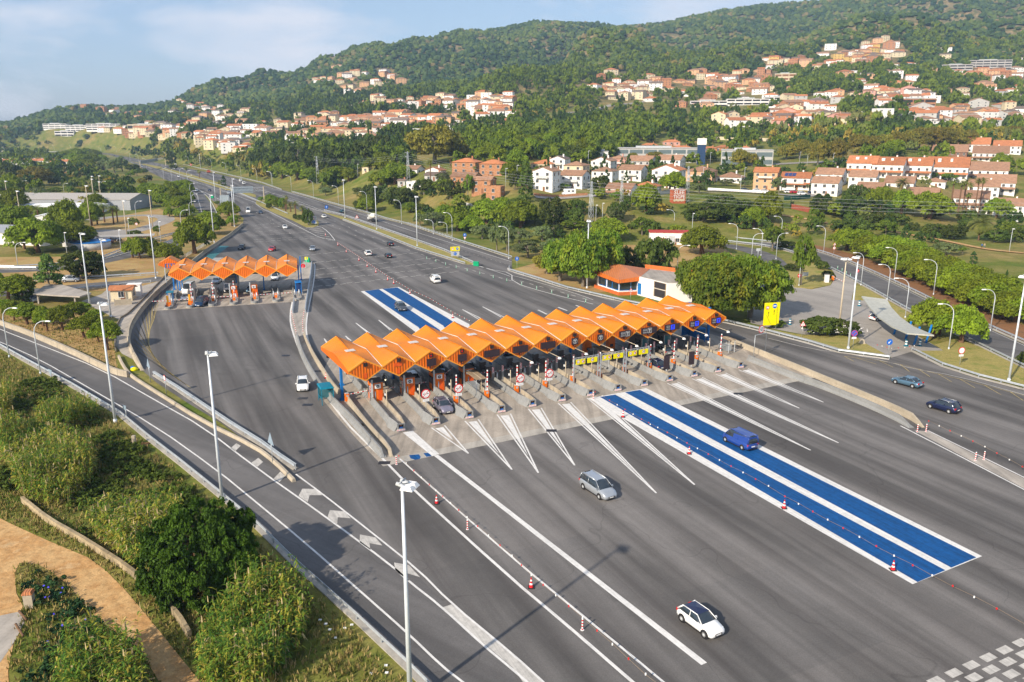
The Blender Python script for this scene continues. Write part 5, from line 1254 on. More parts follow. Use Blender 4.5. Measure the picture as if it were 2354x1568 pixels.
# guardrails
def guardrail(pts,label,h=.75,step=4.0,off=0,mt=GALV,kerb=True,z0=0.0,double=False):
    pts=resample(pts,step);t=empty('guardrail',pts[0],0,label,'guardrail');o=pts[0]
    P=[Vector((p.x-o.x,p.y-o.y,0)) for p in pts]
    m=MB()
    for dd in((-.12,.12) if double else (.0,)):
        Q=offs(P,dd)
        pr=[(h-.32,0),(h-.25,.05),(h-.18,0),(h-.1,.05),(h,0)]
        vs=[];k=len(pr)
        N=[Q[i]-P[i] for i in range(len(P))]
        A=offs(Q,1.0)
        for i,q in enumerate(Q):
            nn=(A[i]-q)
            for z,e in pr:vs.append(q+nn*e+Vector((0,0,z)))
            for z,e in pr[::-1]:vs.append(q+nn*(e-.04)+Vector((0,0,z)))
        k=10
        fs=[(i*k+j,i*k+(j+1)%k,(i+1)*k+(j+1)%k,(i+1)*k+j) for i in range(len(Q)-1) for j in range(k)]
        m.add(vs,fs,mt)
    m.build('rail',t)
    pm=mesh_once(LM,'gp',lambda:MB().box(-.05,.05,-.07,.07,0,.72,GALV).mesh('post'))
    for p in P[:100]:link('post',pm,t,p)
    if kerb:
        m=MB();S=offs(P,0);l=offs(S,-.3);r=offs(S,.3);vs=[]
        for a,b in zip(l,r):vs+=[(a.x,a.y,0),(a.x,a.y,.12),(b.x,b.y,.12),(b.x,b.y,0)]
        m.add(vs,[(i*4+j,i*4+j+1,(i+1)*4+j+1,(i+1)*4+j) for i in range(len(P)-1) for j in range(3)],KERB);m.build('kerb',t)
    return t
guardrail(RAMPL,'long steel guardrail between the lower left ramp and the reeds')
guardrail(offs(GP(('R5',(1035,1215),(1200,1320),(1400,1458),(1560,1568)),('L2',(0,115),(120,205),(215,270))),-.6),'steel guardrail on concrete between the ramp and western plaza',double=True)
guardrail(offs(RG,-.8),'double steel guardrail along the right edge of the main plaza',double=True)
guardrail(GP(('R8',(990,1042),(1200,1148),(1450,1228),(1764,1308),(2000,1370))),'steel guardrail below the corner lawn at the right')
guardrail(offs(LOOP,4.8),'steel guardrail along the inner side of the loop road')
guardrail(offs(LOOP,-4.8),'steel guardrail along the outer side of the loop road')
guardrail(GP(('R2',(470,1455),),('R6',(600,108),(840,190),(1120,288),(1300,352),(1500,440))),'steel guardrail along the upper side of the grass median')
guardrail(GP(('R6',(600,140),(840,232),(1100,338),(1440,445))),'steel guardrail along the lower side of the grass median')
guardrail(GP(('V1',(2230,1105),(1900,985),(1560,905),(1250,830),(860,745),(470,655))),'steel guardrail of the distant right carriageway',step=6)
guardrail(GP(('R2',(250,1326),(560,1414),(760,1468),(900,1512)),('R6',(1040,168),(1340,268),(1500,318),(1764,403))),'steel guardrail under the motorway embankment')
guardrail(GP(('V1',(200,740),(500,850),(880,950),(1260,1060),(1500,1160),(1850,1310),(2331,1520))),'double guardrail in the middle of the motorway',step=6,double=True)
guardrail(GP(('R5',(-200,462),(100,470),(400,450),(700,405),(900,325),(1060,275),(1240,225))),'guardrail along the exit road at the left')
guardrail(GP(('R5',(-200,475),(250,480),(480,455),(740,405),(960,345),(1200,290),(1290,245))),'guardrail on the lower side of the exit road at the left')
guardrail(GP(('R5',(240,560),(600,545),(1090,515))),'guardrail along the upper edge of the side road')
guardrail(GP(('R5',(390,635),(700,605),(1040,570))),'guardrail along the lower edge of the side road')
guardrail(GP(('V2',(-200,418),(0,418),(1010,425),(1000,425))),'guardrail of the far motorway beyond the red roofed row',step=10)
# concrete walls
def wallrun(name,pts,h,wt,wb,mt,label,seg=3.0,cat='concrete barrier',slope=None,z=.03):
    pts=resample(pts,seg);o=pts[0];t=empty(name,o,0,label,cat);P=[p-o for p in pts]
    m=MB()
    for i in range(len(P)-1):
        a,b=P[i],P[i+1];d=(b-a).normalized();a=a+d*.015;b=b-d*.015;n=Vector((d.y,-d.x,0));hh=h
        ha=hb=h
        if slope and i>=len(P)-1-slope:
            ha=h*(len(P)-1-i)/slope if i>len(P)-1-slope else h;hb=max(.12,h*(len(P)-2-i)/slope)
        vs=[]
        for p,q in((a,ha),(b,hb)):
            for s,zz in((-wb,0),(-wb*.9,min(.2,q)),(-wt,min(.4,q*.9)),(-wt,q),(wt,q),(wt,min(.4,q*.9)),(wb*.9,min(.2,q)),(wb,0)):vs.append(p+n*s+Vector((0,0,zz+z)))
        m.add(vs,[(j,j+1,8+j+1,8+j) for j in range(7)]+[(7,6,5,4,3,2,1,0),(8,9,10,11,12,13,14,15)],mt)
    m.build('barrier_segments',t);return t
wallrun('concrete_barrier',smooth(LEFTB[1:15],1),1.15,.12,.3,CWALL,'long curving concrete wall on the left of the western plaza',slope=2)
wallrun('concrete_barrier',smooth(RAMPU[1:8]+[GPp for GPp in GP(('R5',(884,1222),))],1),1.0,.2,.25,CWALL,'pale concrete wall between the pine slope and the ramp')
wallrun('concrete_barrier',smooth(GP(('R5',(820,1085),(850,1150),(900,1215),(960,1258),(1100,1346),(1400,1536)),('L2',(0,130),(120,222),(235,338))),1),.42,.14,.24,CWALL,'pale concrete wall along the ramp below the western plaza guardrail')
wallrun('concrete_barrier',smooth(GP(('R6',(283,945),(300,1020),(345,1130),(430,1275),(520,1390)),('C2',(560,660),(760,900),(950,1115))),2),1.0,.1,.4,CJERS,'curving grey precast barrier left of the main toll row',2.4,slope=2)
wallrun('concrete_barrier',smooth(GP(('R6',(332,938),(350,990),(400,1090),(450,1170),(545,1320),(640,1400)),('C2',(430,290),(500,400),(720,690),(880,870),(960,950),(1060,1100))),2),.9,.1,.2,CWALL,'curving beige barrier beside the leftmost main toll lane',2.6,slope=2)
wallrun('concrete_barrier',smooth(GP(('R6',(385,445),(372,560),(350,700),(340,780))),1),.9,.1,.2,GALV,'low steel barrier on the divider strip below the western canopy')
wallrun('concrete_barrier',smooth(GP(('R6',(262,700),(252,785))),0),.8,.1,.2,GALV,'short steel barrier at the left of the divider strip')
wallrun('concrete_barrier',smooth(GP(('C4',(1365,560),(1705,700),(2335,955)),('R8',(400,1260),(700,1385),(960,1500),(1070,1572))),1),1.0,.12,.18,CWALL,'long beige barrier dividing the toll lanes from the right road',2.6,slope=2)
wallrun('concrete_barrier',smooth(GP(('C4',(1640,808),(2335,1085)),('R8',(350,1290),(650,1410),(870,1510),(990,1575))),1),.95,.1,.4,CJERS,'long grey precast barrier beside the rightmost toll lane',2.6,slope=2)
RWALL=m_conc('old_concrete',(.42,.33,.2),st=.3)
wallrun('retaining_wall',smooth(GP(('L1',(140,460),(300,590),(480,690),(640,790),(780,880),(960,1030),(1100,1180),(1170,1300))),1),.65,.16,.18,RWALL,'weathered concrete retaining wall above the dirt track',4,'wall')
wallrun('kerb_wall',smooth(GP(('R5',(1170,495),(900,780),(810,830),(790,1000),(800,1050))),1),.35,.1,.1,BARKG,'low dark kerb beside the service yard path',4,'kerb')
# railing by the pines
t=empty('bridge_railing',G('R5',1250,410),0,'white post railing behind the western plaza wall under the pines','railing')
rp=resample(GP(('R5',(1240,420),(1340,360),(1460,290))),1.6);o0=rp[0];t.location=o0
m=MB()
for z in(.5,1.0):m.tube([p-o0+Vector((0,0,z)) for p in rp],.05,GALV,5)
m.build('rail',t)
for p in rp:
    m=MB();m.box(-.08,.08,-.08,.08,0,1.1,GALV);m.build('post',t,p-o0)
t=empty('bridge_railing',G('R6',1040,165),0,'white post railing at the roadside above the slip road','railing')
rp=resample(GP(('R6',(1040,172),(1200,225),(1342,268))),3);o0=rp[0];t.location=o0
m=MB()
for z in(.5,1.0):m.tube([p-o0+Vector((.4,.8,z)) for p in rp],.05,GALV,5)
m.build('rail',t)
for p in rp:
    m=MB();m.box(-.08,.08,-.08,.08,0,1.1,GALV);m.build('post',t,p-o0+Vector((.4,.8,0)))
# cones, delineators, pennant chains
def cone_mesh():
    m=MB();m.box(-.25,.25,-.25,.25,.0,.06,BLK);zs=[.06,.28,.42,.58,.72,.9];rs=[.19,.14,.115,.085,.06,.035]
    for i in range(5):m.tube([(0,0,zs[i]),(0,0,zs[i+1])],[rs[i],rs[i+1]],RED if i%2==0 else WHT,10,False)
    return m.mesh('traffic_cone')
CONE=[('L2',1112,470),('L3',118,988),('L3',1090,165),('L4',98,500),('L4',768,880),('R7',765,1500),('R6',1062,648),('R6',1357,815),('R6',950,580),('R6',908,555),('R6',827,502),('R6',767,462),('R6',710,420),('R6',623,362),('R6',565,315),('R6',480,248),('C2',182,50)]
cm=cone_mesh()
for r,x,y in CONE:
    g=G(r,x,y);o=link('traffic_cone',cm,None,(g.x,g.y,.045),None,1.1);later(o,'red and white traffic cone','on the plaza','traffic cone','traffic cones')
def bolm(c1,c2,h,r,n,base):
    m=MB();m.disc((0,0,.03),(0,0,1),r*2.2,base,12,0,.03)
    for i in range(n):m.tube([(0,0,.03+h*i/n),(0,0,.03+h*(i+1)/n)],r,c1 if i%2==0 else c2,10,i in(0,n-1))
    return m.mesh('marker_post')
rw_=bolm(RED,WHT,1.05,.07,8,WHT);gw=bolm(GREENP,WHT,.8,.09,5,GREENP);tw=bolm(TEALM,WHT,.9,.16,5,TEALM)
for r,x,y in [('L2',865,230),('L2',1302,630),('L3',433,1250),('L4',1275,205),('L4',1328,200),('L4',918,30),('L4',972,28),('C3',1578,992)]:
    g=G(r,x,y);o=link('marker_post',rw_,None,(g.x,g.y,.045));later(o,'red and white banded marker post','on the plaza','marker post','red and white marker posts')
for r,x,y in [('R6',1177,408),('R6',1240,428),('R6',1307,450),('R6',1380,470),('R6',1456,492),('R6',1543,514),('R6',1636,540),('R6',1729,562),('R7',67,588),('R7',170,616),('R7',274,643),('R7',387,674),('R7',508,708),('R8',480,475),('R8',510,490),('R8',539,512),('R8',567,530)]:
    g=G(r,x,y);o=link('marker_post',gw,None,(g.x,g.y,.045));later(o,'green flexible lane delineator','in its row','delineator','green delineators')
for r,x,y in [('R8',628,732),('R8',951,1008),('R8',1045,1008),('R8',150,860),('R8',91,868)]:
    g=G(r,x,y);o=link('marker_post',tw,None,(g.x,g.y,.045),None,1.3);later(o,'teal and white bollard','in the station yard','bollard','teal bollards')
def chain(pts,label,n=2.0):
    P=resample(pts,n);o=P[0].copy();t=empty('pennant_chain',o,0,label,'chain')
    m=MB();m.tube([p-o+Vector((0,0,.75-.12*math.sin(i*.9)**2)) for i,p in enumerate(P)],.014,BRN,4);m.build('cord',t)
    for cc,st in((RED,0),(WHT,1)):
        m=MB()
        for i,p in list(enumerate(P))[st::2]:
            q=p-o;m.box(q.x-.05,q.x+.05,q.y-.05,q.y+.05,.6,.76,cc)
        ob=m.build('pennants',t);ob['kind']='stuff'
chain(GP(('C2',(1155,1150),(1355,1350),(1560,1540)),('L2',(1150,460),(1300,590),(1576,830)),('L3',(118,950),(433,1215),(820,1568),(1000,1720))),'string of red and white pennants along the lower left lane line')
chain(GP(('C3',(1600,950),(2335,1390)),('L3',(840,0),(1576,395)),('L4',(100,460),(770,830),(1400,1160),(1576,1255),(1700,1320))),'string of red and white pennants beside the near blue lane')
chain(GP(('R6',(560,305),(710,405),(830,490),(950,570),(1060,635),(1200,700),(1357,795),(1470,855))),'string of pennants beside the blue lanes beyond the canopy',1.2)
chain(GP(('L4',(985,-10),(1330,150),(1560,275),(1700,350))),'string of pennants at the right end of the toll barrier')
chain(GP(('R6',(245,790),(262,870),(280,940))),'short string of pennants at the left of the divider strip',.9)
chain(GP(('R6',(333,785),(322,860),(326,935))),'short string of pennants at the right of the divider strip',.9)
chain(GP(('R8',(750,1025),(850,1048),(940,1042),(1005,1030))),'string of pennants closing the station yard entrance',1.1)
# ---------- signs
def sg(r,x,y,rz,h,rad,label,face,plate=False,cat='sign'):
    g=T(r,x,y) if r[0]=='R' and y<0 else G(r,x,y);return disc_sign(g,R(rz),h,rad,label,face,plate)
sg('R8',583,1030,-85,3.0,.62,'no stopping sign, blue disc with red cross, on the right verge','bno',True)
sg('R8',826,1078,-85,2.6,.55,'blue round sign with white arrow pointing down left at the yard exit','bdown')
sg('R8',1320,1140,-80,2.6,.62,'white disc with red ring and plate on the corner lawn','blank',True)
sg('R8',210,592,-85,2.6,.5,'red no entry sign with white bar at the yard island','bar')
sg('R8',607,585,-85,3.6,.42,'small octagonal red stop sign beside the loop road','bar')
sg('R8',452,375,-85,2.0,.5,'speed limit disc reading 40 beside the loop road','40')
sg('R7',34,475,-80,2.9,.6,'blue round sign with white up arrow at the left of the big trees','bup')
sg('R2',487,1460,-75,2.2,.8,'blue round sign with white up arrow at the tip of the grass median','bup')
sg('R6',1440,310,-80,3.4,.6,'blue up arrow sign above the slip road','bup')
sg('R5',945,200,-80,2.0,.5,'speed limit disc reading 60 in the left lawn','60')
sg('V1',695,700,-75,1.5,1.0,'tiny red roadside sign far up the motorway','bar')
def tri_sign(p,rz,h,s,label,back=False,inv=False,sym='fork'):
    t=empty('road_sign',p,R(rz),label,'sign');m=MB();m.tube([(0,0,0),(0,0,h+.2)],.05,GALV,6);m.build('post',t)
    k=-1 if inv else 1
    P=lambda q,x:[(x,-s*q,h-k*s*.58*q),(x,s*q,h-k*s*.58*q),(x,0,h+k*s*1.16*q)]
    m=MB();m.add(P(1,.06)+P(1,.03),[(0,1,2),(5,4,3),(0,3,4,1),(1,4,5,2),(2,5,3,0)],RED if not back else mat('sign_back',(.33,.42,.5),.5,.3))
    if not back:m.add(P(.74,.066),[(0,1,2)],WHT)
    if not back and not inv:
        m.box(.07,.075,-.06,.06,h-.3*s,h+.45*s,BLK);m.box(.07,.075,-.16*s,-.06,h-.3*s,h-.05,BLK)
    m.build('sign_face',t);return t
tri_sign(G('R8',232,948),-85,2.6,.6,'triangular merging warning sign on the right verge')
tri_sign(G('R8',452,375)+Vector((0,0,0)),-85,3.2,.55,'triangular bend warning sign above the speed limit disc')
tri_sign(G('R7',817,690),-80,2.2,.6,'triangular warning sign on the guardrail before the white office')
tri_sign(G('R6',697,150),-75,2.0,.8,'triangular road works sign on the grass median')
tri_sign(G('R6',1440,312),-80,2.5,.55,'upside down give way triangle below the blue arrow disc',inv=True)
tri_sign(G('R7',1052,540),-85,2.4,.5,'upside down give way triangle behind the office roof',inv=True)
tri_sign(G('R5',1038,1258),-140,3.0,.85,'grey back of a triangular sign on the western plaza barrier',True)
tri_sign(G('L1',1650,390) if False else G('L2',103,222),-140,3.0,.85,'grey back of a triangular sign above the chevron stripes',True)
tri_sign(G('R5',360,1262),-130,1.8,.7,'blue grey back of an inverted triangle by the ramp guardrail',True,True)
t=disc_sign(G('R5',1148,1340),R(-140),2.6,.45,'narrow round sign seen edge on beside the yellow hatching','blank')
t=disc_sign(G('R6',328,520),R(100),2.6,.6,'grey back of a round sign on the divider strip','blank')
# plate signs
def plate(p,rz,w,h,z0,label,facem,items=(),posts=2,name='road_sign'):
    t=empty(name,p,R(rz),label,'sign')
    for y in((-w*.35,w*.35) if posts==2 else (0,)):
        m=MB();m.tube([(0,y,0),(0,y,z0+h*.9)],.07,GALV,6);m.build('post',t)
    m=MB();m.box(.08,.14,-w/2,w/2,z0,z0+h,facem);f=m.build('sign_face',t)
    for it in items:
        q=MB();x=.145
        if it[0]=='disc':q.disc((x,it[1],it[2]),(1,0,0),it[3],it[4],20);
        elif it[0]=='ring':q.disc((x,it[1],it[2]),(1,0,0),it[3],RED,20);q.disc((x+.004,it[1],it[2]),(1,0,0),it[3]*.75,WHT,20);q.box(x+.006,x+.01,it[1]-it[3]*.4,it[1]+it[3]*.4,it[2]-.05,it[2]+.12,BLK)
        elif it[0]=='box':q.box(x,x+.006,it[1],it[2],it[3],it[4],it[5])
        elif it[0]=='arrow':
            y,z,s=it[1:4];q.box(x+.004,x+.01,y-.05*s,y+.05*s,z-.6*s,z+.3*s,it[4]);q.add([(x+.008,y-.2*s,z+.25*s),(x+.008,y+.2*s,z+.25*s),(x+.008,y,z+.65*s)],[(0,1,2)],it[4])
        elif it[0]=='line':
            (y0,z0_),(y1,z1_)=it[1],it[2];q.add([(x+.006,y0-.03,z0_),(x+.006,y0+.03,z0_),(x+.006,y1+.03,z1_),(x+.006,y1-.03,z1_)],[(0,1,2,3)],BLK)
        elif it[0]=='tri':
            y,z,s=it[1:4];q.add([(x,y-s,z-.58*s),(x,y+s,z-.58*s),(x,y,z+1.16*s)],[(0,1,2)],RED);q.add([(x+.005,y-s*.65,z-.4*s),(x+.005,y+s*.65,z-.4*s),(x+.005,y,z+.7*s)],[(0,1,2)],WHT)
        q.build('symbol',f)
    return t
plate(G('R8',14,893),-78,3.4,4.6,.9,'tall bright yellow lane sign with blue disc beside the big tree',YEL,[('disc',.55,4.8,.5,BLUES),('box',.2,.9,4.7,4.92,WHT),('arrow',.5,3.5,.8,BLK),('disc',-1.0,4.5,.4,RED),('disc',-1.0,4.5,.31,WHT),('arrow',-.7,3.2,.8,BLK),('line',(-.1,1.1),(-1.1,3.0)),('line',(1.2,1.2),(1.1,4.6))],2)
plate(G('R6',388,178),-70,3.6,2.9,.8,'grey board with warning triangle and blue arrow disc at the palm median tip',GREYP,[('tri',.7,2.8,.55),('disc',.7,1.5,.65,BLUES),('box',.45,.95,1.4,1.6,WHT)])
plate(G('R6',1373,405),-75,2.9,1.3,2.4,'yellow panel with red ringed disc and blue disc above a grey panel',YEL,[('ring',-.7,3.05,.42),('disc',.7,3.05,.42,BLUES),('box',.5,.9,2.98,3.1,WHT)])
plate(G('R6',1373,408),-75,2.6,1.3,1.0,'grey panel with blue disc below the yellow panel by the grass median',GREYP,[('disc',0,1.65,.5,BLUES),('arrow',-.1,1.6,.5,WHT)])
plate(G('R6',350,470),100,.9,.8,2.4,'small yellow square sign above the green nose of the divider',YEL,[],1)
plate(G('R8',250,555),-85,1.8,1.0,1.2,'grey direction board standing in the yard island',GREYP,[('box',-.7,.7,1.85,1.95,WHT),('box',-.7,.4,1.5,1.6,WHT)])
plate(G('R7',1692,420),-85,1.3,.8,3.0,'blank pale board above a white triangle by the loop road',GREYP,[],1)
plate(G('L1',1300,120) if False else G('R5',875,1520),-130,.9,.6,1.6,'blue grey back of a small board by the ramp guardrail',mat('sign_back',(.33,.42,.5),.5,.3),[],1)
plate(G('V1',1275,1380),100,4.6,4.6,1.0,'large pale back of a direction board beside the motorway pine',mat('board_back',(.36,.42,.46),.5,.3),[])
# overhead gantries
def gantry(a,b,label,h=6.5,pan=(.3,.85),ph=3.2):
    d=b-a;L=d.length;t=empty('sign_gantry',a,math.atan2(d.y,d.x)-math.pi/2,label,'sign gantry')
    m=MB();m.box(-.2,.2,-.2,.2,0,h+2.4,POLEY);m.build('column',t);m=MB();m.box(-.2,.2,L-.2,L+.2,0,h+2.4,POLEY);m.build('column',t)
    m=MB();m.box(-.1,.1,0,L,h+.1,h+.3,GALV);m.box(-.1,.1,0,L,h+2,h+2.2,GALV)
    for i in range(int(L/2)):m.tube([(0,i*2,h+.2),(0,i*2+1,h+2.1),(0,i*2+2,h+.2)],.05,GALV,4)
    m.build('truss',t)
    m=MB();m.box(-.35,-.2,L*pan[0],L*pan[1],h-.6,h-.6+ph,mat('board_back',(.36,.42,.46),.5,.3));m.build('sign_panel',t)
    return t
gantry(G('V1',1212,1360),G('V1',1940,1335),'overhead gantry with a wide pale panel seen from behind on the motorway',pan=(.28,.76))
gantry(G('V1',-160,780),G('V1',265,690),'more distant overhead sign gantry across the motorway',pan=(.05,.7))
# green crash barrels
for p,l in((('R6',1515,458),'green and white crash cushion at the tip of the grass median'),(('V1',1055,1245),'green crash cushion at the exit gore'),(('R6',352,432),'green crash cushion at the top of the divider strip')):
    g=G(*p);t=empty('crash_cushion',(g.x,g.y,.05),R(60),l,'crash cushion');m=MB();m.prism([(1.1*math.cos(a),.9*math.sin(a)) for a in [R(-90+20*i) for i in range(10)]],0,1.3,GREENP);m.build('shell',t)
    m=MB();m.add([(1.12,-.35,.9),(1.12,.35,.9),(1.12,0,.35)],[(0,1,2)],WHT);m.add([(1.12,-.45,.35),(1.12,-.3,.35),(1.12,-.1,.05)],[(0,1,2)],WHT);m.build('arrow_marking',t)
# pylons and wires
def pylon(p,h,label,arm=1.6,mt=GALV):
    t=empty('power_pylon',p,R(25),label,'pylon');m=MB();w=h*.05
    n=9
    for s in((1,1),(1,-1),(-1,1),(-1,-1)):m.tube([(s[0]*w,s[1]*w,0),(s[0]*.18,s[1]*.18,h)],.07,mt,4)
    for i in range(n):
        z0=h*i/n;z1=h*(i+1)/n;a=w+(.18-w)*i/n;b=w+(.18-w)*(i+1)/n
        for s in(-1,1):
            m.tube([(s*a,-a,z0),(s*b,b,z1)],.04,mt,4);m.tube([(-a,s*a,z0),(b,s*b,z1)],.04,mt,4)
    m.build('lattice_mast',t)
    m=MB()
    for z in(h*.97,h*.86):m.tube([(-arm,0,z),(arm,0,z)],.08,mt,4)
    m.build('cross_arm',t);return t
p1=T('R7',540,262);pylon(p1,20,'lattice power pylon rising left of the white shed')
p2=T('R2',1052,1290);pylon(p2,18,'lattice power pylon before the cream house')
p3=T('R2',428,1272);pylon(p3,18,'lattice power pylon in front of the dark cypresses')
p4=T('R3',752,1452);pylon(p4,13,'pale lattice pole below the white house',.9)
p5=T('R3',1205,1398);pylon(p5,15,'pale lattice pole touching the painted brick hut',.9)
p6=AT('R4',1900,1540,300)
m=MB()
def wire(a,b,sag):
    m.tube([a.lerp(b,t/14)+Vector((0,0,-sag*4*(t/14)*(1-t/14))) for t in range(15)],.025,GREYP,4)
a0=p1+Vector((0,0,19.4));e0=Vector((p1.x+150,p1.y-48,17.5))
for i,dz in enumerate((0,-1.1,-2.2,-3.2)):
    wire(a0+Vector((0,0,dz)),e0+Vector((0,0,dz*1.1)),2.2)
    wire(a0+Vector((.8,.5,dz)),p2+Vector((0,0,17+dz)),2)
for dz in(0,-1,-2):wire(p2+Vector((0,0,17+dz)),p3+Vector((0,0,17+dz)),2)
wr=m.build('power_lines');tag(wr,'thin power cables strung between the pylons across the slope','cables')
# ---------- western toll islands
def wisl():
    t=empty('toll_island');m=MB()
    nose=[(-1.1,-.95),(-.45,-.75),(-.1,-.35),(0,0),(-.1,.35),(-.45,.75),(-1.1,.95)]
    m.prism([(-19,-.95)]+nose+[(-19,.95)],.04,.22,PAVE);m.build('kerb_base',t)
    m=MB();out=[(-6,-.95)]+nose+[(-6,.95)];inn=[(-6,-.7),(-1.2,-.7),(-.7,-.55),(-.4,-.25),(-.3,0),(-.4,.25),(-.7,.55),(-1.2,.7),(-6,.7)]
    n=len(out);vs=[(p[0],p[1],.04) for p in out]+[(p[0]-.05,p[1]*.95,.6) for p in out]+[(p[0],p[1],.6) for p in inn]+[(p[0],p[1],.2) for p in inn]
    m.add(vs,[(k*n+i,k*n+i+1,(k+1)*n+i+1,(k+1)*n+i) for k in range(3) for i in range(n-1)],CJERS);m.build('nose_kerb',t)
    m=MB();jersey(m,-19,-11.5,-.6,CJERS,.95,-1);m.build('left_barrier',t);m=MB();jersey(m,-19,-11.5,.62,CJERS,.95,1);m.build('right_barrier',t)
    for x,y,h in((-4.6,-.5,1.9),(-4.4,.5,1.9)):
        m=MB();m.tube([(x,y,0),(x,y,h)],.12,GALV,8);m.build('bollard',t)
    return t
wp=wisl();KIDS[wp.name]=list(wp.children);WI=[]
na=[('C0',240,870),('C0',535,850),('C0',830,828),('C0',1118,808),('C0',1400,790),('C0',1690,770),('C0',1978,748)]
p0=G(*na[0]);p1_=G(*na[6]);dirw=math.atan2(p1_.y-p0.y,p1_.x-p0.x)-math.pi/2+R(-3)
for i,q in enumerate(na):
    o=wp if i==0 else copy_tree(wp);p=G(*q);o.location=(p.x,p.y,0);o.rotation_euler=(0,0,dirw);WI.append(p)
    later(o,'round nosed concrete toll island','in the western toll row','toll island','toll islands of the western row')
def wpt(i,x,y,z=0):
    p=WI[i];return Vector((p.x+math.cos(dirw)*x-math.sin(dirw)*y,p.y+math.sin(dirw)*x+math.cos(dirw)*y,z))
for i in(0,1):
    t=empty('payment_post',wpt(i,-3.2,-.2),dirw);m=MB();m.box(-.22,.22,-.22,.22,.2,2.6,mat('amber_paint',(.8,.35,.01),.45));m.build('column',t);m=MB();m.box(-.3,.3,-.35,.35,.2,1.1,ORANGE);m.build('cabinet',t)
    later(t,'amber payment post with orange foot','on the western islands','payment post','amber posts')
for i,up,s in((0,False,-1),(1,False,-1),(1,True,1),(2,True,1),(3,True,1),(4,False,1),(5,False,1),(3,False,-1)):
    gate(wpt(i,-4.8 if not up else -5.6,.0 if s>0 else .0),dirw,up,('orange gate with striped arm %s'%('upright' if up else 'lowered'),'in the western toll row'),3.4,.02,s,'western barrier gates')
for i,k in((1,'b'),(2,'b'),(3,'o'),(4,'o')):
    if k=='o':
        o=place_booth('o',wpt(i,-9.5,-.1),dirw);
    else:
        t=empty('toll_booth',wpt(i,-8.2,0),dirw);m=MB();m.box(-1.6,1.2,-.8,.8,.2,2.7,DGREY);m.build('cabin',t);m=MB();m.box(1.2,1.24,-.3,.3,1.4,2.2,GLASS);m.box(-.6,.5,-.84,-.8,1.3,2.3,GLASS);m.build('window',t);m=MB();m.frus((-.9,.4,-.5,.5,2.7),(-.7,.2,-.35,.35,3.0),GREYP);m.build('roof_unit',t);later(t,'dark brown glazed booth','under the western canopy','toll booth','western booths')
for i in(0,):
    t=empty('staff_shelter',wpt(0,-7.5,0),dirw,'blue framed kiosk with pale machine at the far left western lane','shelter');m=MB()
    for a in(-.9,.9):
        for b in(-.6,.6):m.box(a-.05,a+.05,b-.05,b+.05,.2,2.6,BLUEM)
    m.build('frame',t);m=MB();m.box(-1.1,1.1,-.8,.8,2.6,2.75,TEALM);m.build('roof',t);m=MB();m.box(-.3,.4,-.35,.35,.2,2.0,GREYP);m.build('machine',t)
shelter(wpt(6,-9,.6),dirw,'dark blue framed booth at the right end of the western canopy',BLUEM,mat('blue_glass',(.02,.05,.16),.2),2.6,1.3,2.9)
for x,y in((375,540),(440,560)):
    g=G('C0',x,y+60);t=empty('blue_panel',g,dirw);m=MB();m.box(-.5,.5,-.1,.1,.2,3.0,BLUEM);m.build('panel',t);later(t,'tall narrow blue panel','under the left end of the western canopy','panel')
# ---------- house generator
def m_tile(name,c,var=.25):
    m,n=nt(name);v=coords(n);f=noise(n,.6,5,.7,v);f2=noise(n,6,3,.7,v)
    w_=node(n,'ShaderNodeTexWave');w_.inputs['Scale'].default_value=1.6;w_.inputs['Distortion'].default_value=.4;n.links.new(v,w_.inputs['Vector'])
    oi=n.nodes.new('ShaderNodeObjectInfo');hs=n.nodes.new('ShaderNodeHueSaturation')
    x=mixc(n,1,ramp(n,f,[(.3,[k*(1-var) for k in c]),(.7,[k*(1+var) for k in c])]),ramp(n,f2,[(.3,.8),(.7,1.15)]),'MULTIPLY')
    mr=n.nodes.new('ShaderNodeMapRange');mr.inputs[3].default_value=.8;mr.inputs[4].default_value=1.18;n.links.new(oi.outputs['Random'],mr.inputs[0]);n.links.new(mr.outputs[0],hs.inputs['Value']);n.links.new(x,hs.inputs['Color'])
    return finish(m,n,hs.outputs[0],.85,bump=w_.outputs['Fac'],bs=.5,bd=.08)
TR=m_tile('terracotta_tiles',(.5,.19,.08));TB=m_tile('brown_tiles',(.36,.2,.12));TG=m_tile('grey_brown_tiles',(.2,.15,.12))
HW={'white':mat('white_render',(.78,.76,.73),.8,var=.07,scale=.4),'cream':mat('cream_render',(.62,.53,.36),.8,var=.1,scale=.4),'salmon':mat('salmon_render',(.6,.36,.2),.8,var=.1,scale=.4),'brick':mat('brick_wall',(.42,.2,.1),.85,var=.25,scale=2),'grey':mat('grey_render',(.45,.44,.42),.8,var=.08,scale=.4),'pink':mat('pink_render',(.55,.3,.24),.8,scale=.4),'ochre':mat('ochre_render',(.62,.42,.14),.8,scale=.4),'brown':mat('brown_brick',(.22,.12,.08),.85,scale=2)}
SHUT=mat('brown_shutter',(.22,.1,.05),.6);WFR=mat('window_frame',(.6,.58,.55),.5)
def win_mesh(w,h,shut=False):
    def f():
        m=MB();m.box(-w/2-.08,w/2+.08,-.03,.05,-.08,h+.08,WFR);m.box(-w/2,w/2,-.06,-.03,0,h,GLASS if not shut else SHUT);m.box(-.03,.03,-.08,-.06,0,h,WFR);m.box(-w/2-.12,w/2+.12,-.14,.0,-.16,-.08,WFR);return m.mesh('window')
    return mesh_once(LM,('win',w,h,shut),f)
